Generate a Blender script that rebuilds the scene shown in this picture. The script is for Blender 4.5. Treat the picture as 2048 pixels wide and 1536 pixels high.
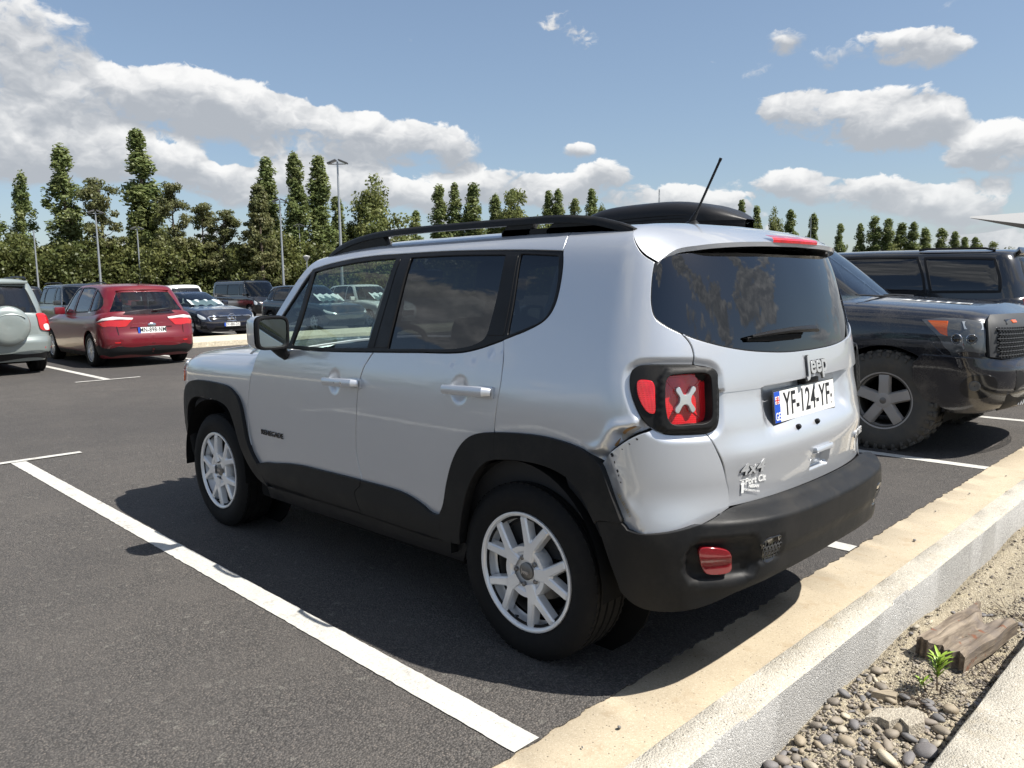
import bpy, bmesh, math, random
import numpy as np
from mathutils import Vector, Matrix, geometry
random.seed(7); rng = np.random.default_rng(11)
for o in list(bpy.data.objects): bpy.data.objects.remove(o)
SC = bpy.context.scene; COL = SC.collection
# ---------------------------------------------------------------- camera
cam = bpy.data.cameras.new('camera'); cam_o = bpy.data.objects.new('camera', cam); COL.objects.link(cam_o)
cam.sensor_width = 36; cam.lens = 36*1573.57/2048; cam.clip_end = 3000; cam.clip_start = .05
CP = (-2.0076, 2.9532, 1.4317); CR = (-.715647, -.698318, -.014183); CU = (.0758896, -.0979264, .9922959); CF = (.6943269, -.7090575, -.1230759)
cam_o.matrix_world = Matrix(((CR[0], CU[0], -CF[0], CP[0]), (CR[1], CU[1], -CF[1], CP[1]), (CR[2], CU[2], -CF[2], CP[2]), (0, 0, 0, 1)))
SC.camera = cam_o
# ---------------------------------------------------------------- colour management
SC.view_settings.view_transform = 'Standard'; SC.view_settings.look = 'None'; SC.view_settings.gamma = 1
SC.view_settings.exposure = 0.66; SC.view_settings.use_curve_mapping = False
SC.cycles.use_denoising = True; SC.cycles.max_bounces = 6; SC.cycles.diffuse_bounces = 2; SC.cycles.glossy_bounces = 4; SC.cycles.adaptive_threshold = .02; SC.cycles.transparent_max_bounces = 24
SC.cycles.caustics_reflective = False; SC.cycles.caustics_refractive = False
# ---------------------------------------------------------------- sun
SUN = Vector((-.775, -.365, 1.215)).normalized()
sd = bpy.data.lights.new('sun', 'SUN'); sd.energy = 5.0; sd.angle = math.radians(.53); sd.color = (1, .955, .88)
so = bpy.data.objects.new('sun', sd); COL.objects.link(so); so.rotation_euler = SUN.to_track_quat('Z', 'Y').to_euler()
so.location = (-10, -5, 20)
# ---------------------------------------------------------------- world: sky with cumulus
W = bpy.data.worlds.new('World'); SC.world = W; W.use_nodes = True
class NT:
    """tiny helper that writes node graphs as expressions"""
    def __init__(s, tree): s.t = tree; s.n = tree.nodes; s.l = tree.links
    def new(s, kind, **kw):
        n = s.n.new(kind)
        for k, v in kw.items(): setattr(n, k, v)
        return n
    def put(s, sock, v):
        if isinstance(v, bpy.types.NodeSocket): s.l.new(v, sock)
        elif isinstance(v, bpy.types.Node): s.l.new(v.outputs[0], sock)
        else: sock.default_value = v
    def m(s, op, a, b=None, c=None, clamp=False):
        n = s.new('ShaderNodeMath', operation=op, use_clamp=clamp); s.put(n.inputs[0], a)
        if b is not None: s.put(n.inputs[1], b)
        if c is not None: s.put(n.inputs[2], c)
        return n.outputs[0]
    def v(s, op, a, b=None, out=0):
        n = s.new('ShaderNodeVectorMath', operation=op); s.put(n.inputs[0], a)
        if b is not None: s.put(n.inputs[3 if op == 'SCALE' else 1], b)
        return n.outputs[out]
    def noise(s, vec, scale, detail=4, rough=.5, dist=0, out=0, lac=2.0):
        n = s.new('ShaderNodeTexNoise'); s.put(n.inputs['Vector'], vec); n.inputs['Scale'].default_value = scale
        n.inputs['Detail'].default_value = detail; n.inputs['Roughness'].default_value = rough; n.inputs['Distortion'].default_value = dist
        n.inputs['Lacunarity'].default_value = lac
        return n.outputs[out]
    def ramp(s, f, stops, interp='LINEAR'):
        n = s.new('ShaderNodeValToRGB'); s.put(n.inputs[0], f); r = n.color_ramp; r.interpolation = interp
        while len(r.elements) < len(stops): r.elements.new(.5)
        for e, (p, c) in zip(r.elements, stops): e.position = p; e.color = c if len(c) == 4 else (*c, 1)
        return n.outputs[0]
    def rng(s, f, a, b, c=0., d=1., smooth=True):
        n = s.new('ShaderNodeMapRange', interpolation_type='SMOOTHSTEP' if smooth else 'LINEAR'); s.put(n.inputs[0], f)
        for i, x in enumerate((a, b, c, d)): s.put(n.inputs[i+1], x)
        return n.outputs[0]
    def mix(s, f, a, b, blend='MIX'):
        n = s.new('ShaderNodeMix', data_type='RGBA', blend_type=blend); s.put(n.inputs[0], f)
        for sock, v in ((n.inputs[6], a), (n.inputs[7], b)):
            if isinstance(v, tuple): v = v if len(v) == 4 else (*v, 1)
            s.put(sock, v)
        return n.outputs[2]
    def bump(s, h, strength=.3, dist=.01, normal=None):
        n = s.new('ShaderNodeBump'); n.inputs['Strength'].default_value = strength; n.inputs['Distance'].default_value = dist
        s.put(n.inputs['Height'], h)
        if normal is not None: s.put(n.inputs['Normal'], normal)
        return n.outputs[0]
def build_sky():
    k = NT(W.node_tree); k.n.clear()
    out = k.new('ShaderNodeOutputWorld'); bg = k.new('ShaderNodeBackground'); k.l.new(bg.outputs[0], out.inputs[0])
    sky = k.new('ShaderNodeTexSky', sky_type='NISHITA'); sky.sun_disc = False
    sky.sun_elevation = math.asin(SUN.z); sky.sun_rotation = math.atan2(SUN.x, SUN.y)
    sky.air_density = 1.0; sky.dust_density = .7; sky.ozone_density = 1.6; sky.altitude = 10
    tc = k.new('ShaderNodeTexCoord'); D = tc.outputs['Generated']
    sx = k.new('ShaderNodeSeparateXYZ'); k.l.new(D, sx.inputs[0])
    az = k.m('MULTIPLY', k.m('ARCTAN2', sx.outputs[1], sx.outputs[0]), 57.2958)
    el = k.m('MULTIPLY', k.m('ARCSINE', sx.outputs[2]), 57.2958)
    # azimuth / elevation plane; clouds get smaller and flatter toward the horizon, as a layer seen in perspective does
    zoom = k.rng(el, 2, 16, 1.75, .85, False)
    cx = k.new('ShaderNodeCombineXYZ'); k.put(cx.inputs[0], az); k.put(cx.inputs[1], k.m('MULTIPLY', el, 1.5)); q = cx.outputs[0]
    warp = k.v('SCALE', k.v('SUBTRACT', k.noise(q, .30, 3, .6, out=1), (.5, .5, .5)), 3.2)
    qw = k.v('ADD', q, warp)
    n1 = k.noise(qw, .17, 7, .60)                               # billows
    n2 = k.noise(k.v('ADD', qw, (0, 1.5, 0)), .17, 4, .58)      # the same a little higher: tells lit tops from shaded bases
    soft = k.noise(q, .06, 2, .5)
    big = k.noise(q, .028, 2, .5)
    dens = 0.0; acc = (0, 0, 0)
    ae = k.new('ShaderNodeCombineXYZ'); k.put(ae.inputs[0], az); k.put(ae.inputs[1], el); ae = ae.outputs[0]
    for (a0, e0, ra, re, wt) in [(-15,15.6,5.5,3.6,.78),(-21,16.3,3,1.4,.30),(-16,12.2,7,3.0,.88),(-22.5,12.2,4.5,2.7,.98),(-27,11.6,5.5,2.8,.98),(-32,10.8,5.5,2.7,.98),(-36.5,10.0,4.5,2.3,.98),(-40.8,9.6,4,2.3,1.02),(-15.5,8.9,7,2.9,1.02),(-21.5,8.2,4.5,2.5,.92),(-26,6.8,3.2,1.8,1.0),(-30.5,8.0,4.5,2.3,.98),(-34.5,6.9,4.5,2.0,.9),(-39.5,6.5,4,1.8,.85),(-44.5,7.1,4,1.9,.95),(-48.5,6.4,3.2,1.8,.9),(-52.5,6.8,3.4,2.1,1.0),(-56.5,5.7,3.6,1.7,.9),(-50.6,9.4,1.5,.8,.8),(-65.8,10.8,4.6,2.2,1.05),(-70.5,10.0,5.6,2.6,1.12),(-69,14.4,3.8,1.7,.82),(-72.5,14.0,3.0,1.5,.85),(-64.5,15.8,2.2,1.4,.55),(-77.8,7.6,4.6,2.6,1.02),(-65.5,6.4,3.6,1.7,.95),(-69.5,5.6,4.2,1.7,.82),(-75,4.6,5.2,1.8,.85),(-60.5,4.9,4,1.5,.75)]:
        n = k.new('ShaderNodeVectorMath', operation='MULTIPLY_ADD'); k.put(n.inputs[0], ae); k.put(n.inputs[1], (1/ra, 1/re, 0)); k.put(n.inputs[2], (-a0/ra, -e0/re, 0)); v = n.outputs[0]
        g = k.m('SUBTRACT', 1., k.v('DOT_PRODUCT', v, v, out=1), clamp=True)
        dens = k.m('MULTIPLY_ADD', g, wt, dens)
        n = k.new('ShaderNodeVectorMath', operation='MULTIPLY_ADD'); k.put(n.inputs[0], v); k.put(n.inputs[1], g); k.put(n.inputs[2], acc); acc = n.outputs[0]
    sa = k.new('ShaderNodeSeparateXYZ'); k.put(sa.inputs[0], acc)
    hgt = k.m('DIVIDE', sa.outputs[1], k.m('ADD', dens, .05))
    dens = k.m('MINIMUM', dens, .84)
    # everywhere outside the part in view the same broken cumulus goes on, driven by a broad noise
    away = k.rng(k.m('ABSOLUTE', k.m('SUBTRACT', az, -45.5)), 33, 44)
    up = k.rng(el, 22, 30)
    other = k.m('MULTIPLY', k.m('MAXIMUM', away, up), k.rng(big, .44, .62, 0, .9))
    low = k.rng(el, 7.0, 1.5, 0, .52)
    cover = k.m('MAXIMUM', k.m('MAXIMUM', dens, other), low)
    d = k.m('ADD', k.m('MULTIPLY_ADD', cover, .80, -.14), k.m('MULTIPLY', k.m('SUBTRACT', n1, .5), 2.0))
    wid = k.rng(k.m('ADD', hgt, k.m('MULTIPLY', k.m('SUBTRACT', soft, .5), 2.0)), -.6, .5, .34, .13)      # ragged soft bases, crisp tops
    alpha = k.rng(d, .17, k.m('ADD', wid, .17))
    thick = k.rng(d, .25, .95)
    lit = k.m('ADD', k.m('MULTIPLY', k.m('SUBTRACT', n1, n2), 2.3), k.m('MULTIPLY', hgt, .75))
    lit = k.rng(k.m('ADD', lit, .30), 0, .9)
    ccol = k.mix(lit, (.53, .56, .605), (1.18, 1.17, 1.15))
    ccol = k.mix(k.m('MULTIPLY', thick, k.m('SUBTRACT', .40, k.m('MULTIPLY', lit, .40))), ccol, (.54, .57, .615))
    haze = k.rng(el, 9, 0, 0, .55)
    ccol = k.mix(haze, ccol, (.66, .71, .77))
    CL = 6.4
    ccol = k.v('SCALE', ccol, CL)
    # pale summer haze over the clear sky
    skyc = k.mix(k.rng(el, 35, 0, .16, .40), sky.outputs[0], (2.4, 3.05, 3.9, 1))
    col = k.mix(k.m('MULTIPLY', alpha, .93), skyc, ccol)
    k.l.new(col, bg.inputs[0]); bg.inputs[1].default_value = .086
build_sky(); W.cycles.sampling_method = "MANUAL"; W.cycles.sample_map_resolution = 512

# ---------------------------------------------------------------- object helpers
def link(name, me, mat=None, parent=None):
    o = bpy.data.objects.new(name, me); COL.objects.link(o)
    if mat is not None:
        for m in (mat if isinstance(mat, (list, tuple)) else [mat]): me.materials.append(m)
    if parent is not None: o.parent = parent
    return o
def thing(name, label, cat, loc=(0, 0, 0), rz=0, group=None):
    o = bpy.data.objects.new(name, None); COL.objects.link(o); o.location = loc; o.rotation_euler = (0, 0, rz); o.empty_display_size = .2
    return tag(o, label, cat, group)
def tag(o, label, cat, group=None):
    o['label'] = label; o['category'] = cat
    if group: o['group'] = group
    return o
def structure(o): o['kind'] = 'structure'; return o
def raw_mesh(name, vs, fs, normals=None, smooth=True):
    me = bpy.data.meshes.new(name); me.from_pydata(np.asarray(vs, float).tolist(), [], [list(map(int, f)) for f in fs]); me.update()
    if smooth: me.polygons.foreach_set('use_smooth', np.ones(len(me.polygons), bool))
    if normals is not None: me.normals_split_custom_set_from_vertices(np.asarray(normals, float).tolist())
    return me
class MB:
    """collects simple shapes into one mesh"""
    def __init__(s): s.v = []; s.f = []; s.sm = []
    def add(s, vs, fs, smooth=False):
        b = len(s.v); s.v += [tuple(map(float, v)) for v in vs]; s.f += [tuple(b+i for i in f) for f in fs]; s.sm += [smooth]*len(fs); return s
    def box(s, a, b, bev=0.0, M=None):
        (x0, y0, z0), (x1, y1, z1) = a, b
        if bev <= 0:
            vs = [(x0,y0,z0),(x1,y0,z0),(x1,y1,z0),(x0,y1,z0),(x0,y0,z1),(x1,y0,z1),(x1,y1,z1),(x0,y1,z1)]
            fs = [(0,3,2,1),(4,5,6,7),(0,1,5,4),(1,2,6,5),(2,3,7,6),(3,0,4,7)]
        else:
            bm = bmesh.new(); bmesh.ops.create_cube(bm, size=1)
            for v in bm.verts: v.co = Vector(((x0+x1)/2+v.co.x*(x1-x0), (y0+y1)/2+v.co.y*(y1-y0), (z0+z1)/2+v.co.z*(z1-z0)))
            bmesh.ops.bevel(bm, geom=bm.edges[:]+bm.verts[:], offset=bev, segments=2, affect='EDGES', profile=.6)
            bm.verts.index_update(); vs = [tuple(v.co) for v in bm.verts]; fs = [tuple(v.index for v in f.verts) for f in bm.faces]; bm.free()
        if M is not None: vs = [tuple(M @ Vector(v)) for v in vs]
        return s.add(vs, fs, bev > 0)
    def tube(s, pts, rad, n=10, cap=True, flat=None):
        """tube along pts, rad a number or list; flat=(sy,sz) squashes the section"""
        pts = [Vector(p) for p in pts]; rad = rad if hasattr(rad, '__len__') else [rad]*len(pts)
        vs = []; up = None
        for i, p in enumerate(pts):
            t = (pts[min(i+1, len(pts)-1)]-pts[max(i-1, 0)]).normalized()
            if up is None: up = Vector((0, 0, 1)) if abs(t.z) < .9 else Vector((1, 0, 0))
            a = t.cross(up).normalized(); b = a.cross(t).normalized(); up = b
            fa, fb = flat or (1, 1)
            for j in range(n):
                w = 2*math.pi*j/n; vs.append(p+a*(rad[i]*fa*math.cos(w))+b*(rad[i]*fb*math.sin(w)))
        fs = [(i*n+j, i*n+(j+1) % n, (i+1)*n+(j+1) % n, (i+1)*n+j) for i in range(len(pts)-1) for j in range(n)]
        fs = [f[::-1] for f in fs]
        if cap: fs += [tuple(range(n)), tuple(range((len(pts)-1)*n, len(pts)*n))[::-1]]
        return s.add(vs, fs, True)
    def lathe(s, prof, n=48, axis='y', c=(0, 0, 0), closed=False):
        """prof: (radius, height) pairs about an axis"""
        vs = []
        for r, h in prof:
            for j in range(n):
                w = 2*math.pi*j/n; a, b = r*math.cos(w), r*math.sin(w)
                p = {'y': (a, h, b), 'z': (a, b, h), 'x': (h, a, b)}[axis]
                vs.append((c[0]+p[0], c[1]+p[1], c[2]+p[2]))
        m = len(prof); fs = []
        for i in range(m if closed else m-1):
            for j in range(n):
                q = (i*n+j, i*n+(j+1) % n, ((i+1) % m)*n+(j+1) % n, ((i+1) % m)*n+j)
                fs.append(q)
        return s.add(vs, fs, True)
    def prism(s, poly, d0, d1, axis='y', bev=0.0):
        """extrude a 2-D polygon; axis y: poly in (x,z), axis x: poly in (y,z), axis z: poly in (x,y)"""
        P3 = {'y': lambda p, d: (p[0], d, p[1]), 'x': lambda p, d: (d, p[0], p[1]), 'z': lambda p, d: (p[0], p[1], d)}[axis]
        n = len(poly)
        vs = [P3(p, d0) for p in poly]+[P3(p, d1) for p in poly]
        fs = [tuple(range(n))[::-1], tuple(range(n, 2*n))]+[(i, (i+1) % n, n+(i+1) % n, n+i) for i in range(n)]
        return s.add(vs, fs, False)
    def grid(s, rows, smooth=True, flip=False):
        """rows: list of equally long rows of points"""
        n = len(rows[0]); vs = [p for r in rows for p in r]; fs = []
        for i in range(len(rows)-1):
            for j in range(n-1):
                q = (i*n+j, i*n+j+1, (i+1)*n+j+1, (i+1)*n+j); fs.append(q[::-1] if flip else q)
        return s.add(vs, fs, smooth)
    def mesh(s, name, fix=False, angle=None):
        me = bpy.data.meshes.new(name); me.from_pydata(s.v, [], s.f); me.update()
        me.polygons.foreach_set('use_smooth', np.array(s.sm, bool))
        if fix:
            bm = bmesh.new(); bm.from_mesh(me); bmesh.ops.remove_doubles(bm, verts=bm.verts, dist=1e-5)
            bmesh.ops.recalc_face_normals(bm, faces=bm.faces); bm.to_mesh(me); bm.free()
        if angle is not None:
            me.polygons.foreach_set('use_smooth', np.ones(len(me.polygons), bool)); me.set_sharp_from_angle(angle=math.radians(angle))
        return me
    def build(s, name, mat, parent=None, fix=True, angle=35): return link(name, s.mesh(name, fix, angle), mat, parent)
# ---------------------------------------------------------------- outlines and panels
def spline(pts, step=.012, closed=False):
    p = np.array(pts, float)
    if len(p) == 2 and not closed:
        n = max(1, int(np.ceil(np.linalg.norm(p[1]-p[0])/step))); t = np.linspace(0, 1, n+1)[:, None]; return p[0]*(1-t)+p[1]*t
    e = np.vstack([p[-1], p, p[0], p[1]]) if closed else np.vstack([2*p[0]-p[1], p, 2*p[-1]-p[-2]])
    out = []; m = len(p) if closed else len(p)-1
    for i in range(m):
        a, b, c, d = e[i], e[i+1], e[i+2], e[i+3]
        # centripetal Catmull-Rom keeps tight corners from overshooting
        t0 = 0; t1 = t0+max(np.linalg.norm(b-a), 1e-6)**.5; t2 = t1+max(np.linalg.norm(c-b), 1e-6)**.5; t3 = t2+max(np.linalg.norm(d-c), 1e-6)**.5
        n = max(1, int(np.ceil(np.linalg.norm(c-b)/step))); t = np.linspace(t1, t2, n, endpoint=False)[:, None]
        A1 = (t1-t)/(t1-t0)*a+(t-t0)/(t1-t0)*b; A2 = (t2-t)/(t2-t1)*b+(t-t1)/(t2-t1)*c; A3 = (t3-t)/(t3-t2)*c+(t-t2)/(t3-t2)*d
        B1 = (t2-t)/(t2-t0)*A1+(t-t0)/(t2-t0)*A2; B2 = (t3-t)/(t3-t1)*A2+(t-t1)/(t3-t1)*A3
        out.append((t2-t)/(t2-t1)*B1+(t-t1)/(t2-t1)*B2)
    o = np.vstack(out)
    return o if closed else np.vstack([o, p[-1:]])
def loop(*segs, step=.012):
    """closed outline from runs of points; every run is smooth inside and meets the next at a corner"""
    out = []
    for sg in segs:
        q = spline(sg, step); out.append(q)
    pts = [out[0][0]]
    for q in out:
        for x in q:
            if np.linalg.norm(x-pts[-1]) > step*.25: pts.append(x)
    if np.linalg.norm(pts[0]-pts[-1]) < step*.25: pts.pop()
    return np.array(pts)
def area2(p): x, y = p[:, 0], p[:, 1]; return .5*np.sum(x*np.roll(y, -1)-np.roll(x, -1)*y)
def inset(p, d):
    """shrink a closed outline by d"""
    s = 1 if area2(p) > 0 else -1
    t = np.roll(p, -1, 0)-np.roll(p, 1, 0); t /= np.maximum(np.linalg.norm(t, axis=1, keepdims=True), 1e-9)
    return p+np.stack([-t[:, 1], t[:, 0]], 1)*d*s
def inside(q, poly):
    x, y = q[:, 0][:, None], q[:, 1][:, None]; a = poly; b = np.roll(poly, -1, 0)
    c = ((a[:, 1] > y) != (b[:, 1] > y)) & (x < (b[:, 0]-a[:, 0])*(y-a[:, 1])/(b[:, 1]-a[:, 1]+1e-15)+a[:, 0])
    return c.sum(1) % 2 == 1
def near(q, poly, closed=True):
    a = poly; b = np.roll(poly, -1, 0)
    if not closed: a, b = a[:-1], b[:-1]
    ab = b-a; L = np.maximum((ab**2).sum(1), 1e-12); out = np.full(len(q), 1e9)
    for i in range(0, len(q), 4000):
        d = q[i:i+4000, None]-a[None]; t = np.clip((d*ab).sum(2)/L, 0, 1)
        out[i:i+4000] = np.sqrt((((d-t[..., None]*ab))**2).sum(2)).min(1)
    return out
def tri2d(outline, holes=(), grid=.03, cons=(), extra=None):
    loops = [outline]+list(holes)
    lo, hi = outline.min(0), outline.max(0)
    gx = np.arange(lo[0], hi[0]+grid, grid); gy = np.arange(lo[1], hi[1]+grid, grid*.87)
    G = np.array([(x+(grid/2 if j % 2 else 0), y) for j, y in enumerate(gy) for x in gx])
    if extra is not None: G = np.vstack([G, extra])
    k = inside(G, outline)
    for h in holes: k &= ~inside(G, h)
    G = G[k]
    if len(G):
        d = np.min([near(G, l) for l in loops]+[near(G, np.array(c), False) for c in cons], axis=0)
        G = G[d > grid*.35 if extra is None else d > .004]
    vs = []; es = []
    for l in loops:
        b = len(vs); vs += [tuple(p) for p in l]; es += [(b+i, b+(i+1) % len(l)) for i in range(len(l))]
    for c in cons:
        b = len(vs); vs += [tuple(p) for p in c]; es += [(b+i, b+i+1) for i in range(len(c)-1)]
    vs += [tuple(p) for p in G]
    r = geometry.delaunay_2d_cdt([Vector(v) for v in vs], es, [], 0, 1e-6, True)
    V = np.array([tuple(v) for v in r[0]]); F = [tuple(f) for f in r[2]]
    F3 = np.array(F); C = V[F3].mean(1)
    k = inside(C, outline)
    for h in holes: k &= ~inside(C, h)
    return V, F3[k]
def panel(name, mat, parent, surf, outline, holes=(), off=0.0, grid=.03, gap=.0046, lip=.014, rnd=.0025, mirror=False, cons=(), extra=None, both=False, hole_lip=None):
    """a pressed panel on a body surface: smooth skin with analytic normals, rounded edge and a folded-in lip"""
    o = outline if area2(outline) > 0 else outline[::-1]
    o = inset(o, gap) if gap else o
    hs = [(h if area2(h) < 0 else h[::-1]) for h in holes]
    hs = [inset(h, -gap) if gap else h for h in hs]
    V, F = tri2d(o, hs, grid, cons, extra)
    P, N = surf.eval(V[:, 0], V[:, 1], off)
    # winding so that faces agree with the normals
    fn = np.cross(P[F[:, 1]]-P[F[:, 0]], P[F[:, 2]]-P[F[:, 0]])
    fl = (fn*N[F[:, 0]]).sum(1) < 0
    F = np.where(fl[:, None], F[:, ::-1], F)
    vs = [P]; ns = [N]; fs = [F]; base = len(P)
    if lip:
        for lp in [o]+hs:
            p, n = surf.eval(lp[:, 0], lp[:, 1], off)
            t = np.roll(p, -1, 0)-np.roll(p, 1, 0); t /= np.maximum(np.linalg.norm(t, axis=1, keepdims=True), 1e-9)
            side = np.cross(t, n)
            # outward = away from the skin: the loop runs counter-clockwise in (u,v)
            q_in, _ = surf.eval(*(inset(lp, .004) if True else lp).T, off)
            s = np.sign(((q_in-p)*side).sum(1)); s = np.where(s == 0, 1, s); outw = -side*s[:, None]*(1 if lp is o else -1)
            # for holes inset() shrinks the hole, i.e. leaves the skin
            m = len(p)
            r1, n1 = p+outw*rnd*.6-n*rnd*.5, (n*.75+outw*.65)
            r2, n2 = p+outw*rnd-n*rnd*1.6, (n*.15+outw)
            r3, n3 = p+outw*rnd-n*lip, outw
            ring = [(p, n), (r1, n1), (r2, n2), (r3, n3)]
            for q, nn in ring: vs.append(q); ns.append(nn/np.maximum(np.linalg.norm(nn, axis=1, keepdims=True), 1e-9))
            idx = np.arange(m); nx = np.roll(idx, -1); quads = []
            for k in range(3):
                a, b = base+k*m, base+(k+1)*m
                quads.append(np.stack([a+idx, b+idx, b+nx, a+nx], 1))
            fs.append(np.vstack(quads)); base += 4*m
    V3 = np.vstack(vs); N3 = np.vstack(ns); FF = [tuple(f) for g in fs for f in g]
    out = []
    for mir in ((False, True) if both else (mirror,)):
        if mir:
            v, n = V3*[1, -1, 1], N3*[1, -1, 1]; f = [t[::-1] for t in FF]
        else: v, n, f = V3, N3, FF
        me = raw_mesh(name, v, fix_winding(v, n, f), n)
        out.append(link(name, me, mat, parent))
    return out if both else out[0]
def fix_winding(v, n, f):
    v = np.asarray(v); n = np.asarray(n); out = []
    for k in (3, 4):
        g = np.array([t for t in f if len(t) == k])
        if not len(g): continue
        a = np.cross(v[g[:, 1]]-v[g[:, 0]], v[g[:, 2]]-v[g[:, 0]])
        bad = (a*n[g].sum(1)).sum(1) < 0
        g[bad] = g[bad][:, ::-1]; out += g.tolist()
    return out
def surf_frame(surf, u, v, off=0.0, mirror=False):
    p, n = surf.eval(np.array([u]), np.array([v]), off); p2, _ = surf.eval(np.array([u]), np.array([v+.01]), off)
    p, n, up = Vector(p[0]), Vector(n[0]), Vector(p2[0]-p[0])
    up = (up-n*up.dot(n)).normalized()
    if mirror: p.y *= -1; n.y *= -1; up.y *= -1
    right = up.cross(n).normalized()
    return Matrix(((right.x, up.x, n.x, p.x), (right.y, up.y, n.y, p.y), (right.z, up.z, n.z, p.z), (0, 0, 0, 1)))
def text_mesh(body, size=1.0, depth=.01, bold=0.0, sx=1.0, shear=0.0, bevel=0.0, spacing=1.0, align='CENTER'):
    c = bpy.data.curves.new('txt', 'FONT'); c.body = body; c.size = size; c.extrude = depth; c.offset = bold; c.shear = shear
    c.align_x = align; c.align_y = 'CENTER'; c.space_character = spacing; c.bevel_depth = bevel; c.resolution_u = 3
    o = bpy.data.objects.new('txt', c); COL.objects.link(o)
    dg = bpy.context.evaluated_depsgraph_get(); me = bpy.data.meshes.new_from_object(o.evaluated_get(dg))
    bpy.data.objects.remove(o); bpy.data.curves.remove(c)
    me.materials.clear()
    if sx != 1.0: me.transform(Matrix.Diagonal((sx, 1, 1, 1)))
    return me
def copy_tree(o, parent=None):
    c = o.copy(); COL.objects.link(c)
    c.parent = parent
    for ch in list(o.children): copy_tree(ch, c)
    return c

# ---------------------------------------------------------------- materials
def mat(name, col=(.5, .5, .5), rough=.5, metal=0.0, **kw):
    m = bpy.data.materials.new(name); m.use_nodes = True; b = m.node_tree.nodes['Principled BSDF']
    b.inputs['Base Color'].default_value = (*col, 1); b.inputs['Roughness'].default_value = rough; b.inputs['Metallic'].default_value = metal
    for k, v in kw.items():
        b.inputs[{'coat': 'Coat Weight', 'coat_r': 'Coat Roughness', 'spec': 'Specular IOR Level', 'em': 'Emission Strength', 'emc': 'Emission Color', 'trans': 'Transmission Weight', 'ior': 'IOR', 'sss': 'Subsurface Weight', 'coat_ior': 'Coat IOR'}[k]].default_value = v
    return m
def nodes(m): return NT(m.node_tree), m.node_tree.nodes['Principled BSDF']
def paint(name, col, metal=.55, rough=.38, flake=.02, dirt=0.0, dirtcol=(.30, .27, .22), coat=1.0):
    """metallic car paint: flake layer under clear coat, slight orange peel, optional road dust that gathers low and in speckles"""
    m = mat(name, col, rough, metal, coat=coat, coat_r=.02, coat_ior=1.62); k, b = nodes(m)
    tc = k.new('ShaderNodeTexCoord'); O = tc.outputs['Object']
    fl = k.noise(O, 900, 2, .5)
    c = k.mix(k.rng(fl, .3, .7, 0, flake*6), (*[x*.85 for x in col],), (*[min(1, x*1.12) for x in col],))
    k.put(b.inputs['Coat Normal'], k.bump(k.noise(O, 60, 2, .5), .012, .01))
    if dirt > 0:
        sp = k.noise(O, 220, 3, .6); bl = k.noise(O, 4, 5, .6)
        sz = k.new('ShaderNodeSeparateXYZ'); k.l.new(O, sz.inputs[0])
        low = k.rng(sz.outputs[2], .95, .25, 0, 1)
        f = k.m('MULTIPLY', k.rng(k.m('ADD', k.m('MULTIPLY', sp, .6), k.m('MULTIPLY', bl, .7)), .62, .95), dirt)
        f = k.m('ADD', f, k.m('MULTIPLY', k.m('MULTIPLY', low, k.rng(bl, .35, .7)), dirt*.6), clamp=True)
        c = k.mix(f, c, dirtcol)
        k.put(b.inputs['Roughness'], k.m('ADD', rough, k.m('MULTIPLY', f, .4)))
        k.put(b.inputs['Coat Weight'], k.m('SUBTRACT', coat, k.m('MULTIPLY', f, .9), clamp=True)); k.put(b.inputs['Metallic'], k.m('SUBTRACT', metal, k.m('MULTIPLY', f, metal)))
    k.put(b.inputs['Base Color'], c)
    return m
def glass(name, tint=(.05, .055, .06), ior=1.5, rough=0.0, wave=0.0):
    """thin tinted window: mirror reflection by Fresnel, the rest passes through coloured"""
    m = bpy.data.materials.new(name); m.use_nodes = True; k = NT(m.node_tree); k.n.clear()
    out = k.new('ShaderNodeOutputMaterial'); mx = k.new('ShaderNodeMixShader'); pass
    tr = k.new('ShaderNodeBsdfTransparent'); tr.inputs[0].default_value = (*tint, 1)
    gl = k.new('ShaderNodeBsdfGlossy'); gl.inputs['Roughness'].default_value = rough; gl.inputs[0].default_value = (.95, .97, 1, 1)
    if wave:
        tc = k.new('ShaderNodeTexCoord'); b = k.bump(k.noise(tc.outputs['Object'], 5, 2, .5), wave, .02)
        k.l.new(b, gl.inputs['Normal'])
    g = k.new('ShaderNodeNewGeometry')     # a pane is thin: both of its faces reflect by the same Schlick curve
    c = k.m('ABSOLUTE', k.v('DOT_PRODUCT', g.outputs['Normal'], g.outputs['Incoming'], out=1), clamp=True)
    f0 = ((ior-1)/(ior+1))**2*1.7
    fac = k.m('MULTIPLY_ADD', k.m('POWER', k.m('SUBTRACT', 1., c), 5.0), 1-f0, f0, clamp=True)
    k.l.new(fac, mx.inputs[0]); k.l.new(tr.outputs[0], mx.inputs[1]); k.l.new(gl.outputs[0], mx.inputs[2]); k.l.new(mx.outputs[0], out.inputs[0])
    return m
def plastic(name, col=(.022, .023, .025), rough=.5, grain=.25, dirt=.0):
    m = mat(name, col, rough, spec=.26); k, b = nodes(m)
    tc = k.new('ShaderNodeTexCoord'); O = tc.outputs['Object']
    k.put(b.inputs['Normal'], k.bump(k.noise(O, 420, 3, .6), grain, .0015))
    n = k.noise(O, 7, 5, .6)
    k.put(b.inputs['Roughness'], k.rng(n, .3, .7, rough-.06, rough+.10))
    if dirt:
        k.put(b.inputs['Base Color'], k.mix(k.rng(k.m('ADD', n, k.m('MULTIPLY', k.noise(O, 60, 4, .7), .3)), .55, .85, 0, dirt), (*col,), (.12, .105, .085)))
    return m
M_silver = paint('silver_metallic_paint', (.685, .71, .75), .60, .35)
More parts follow.
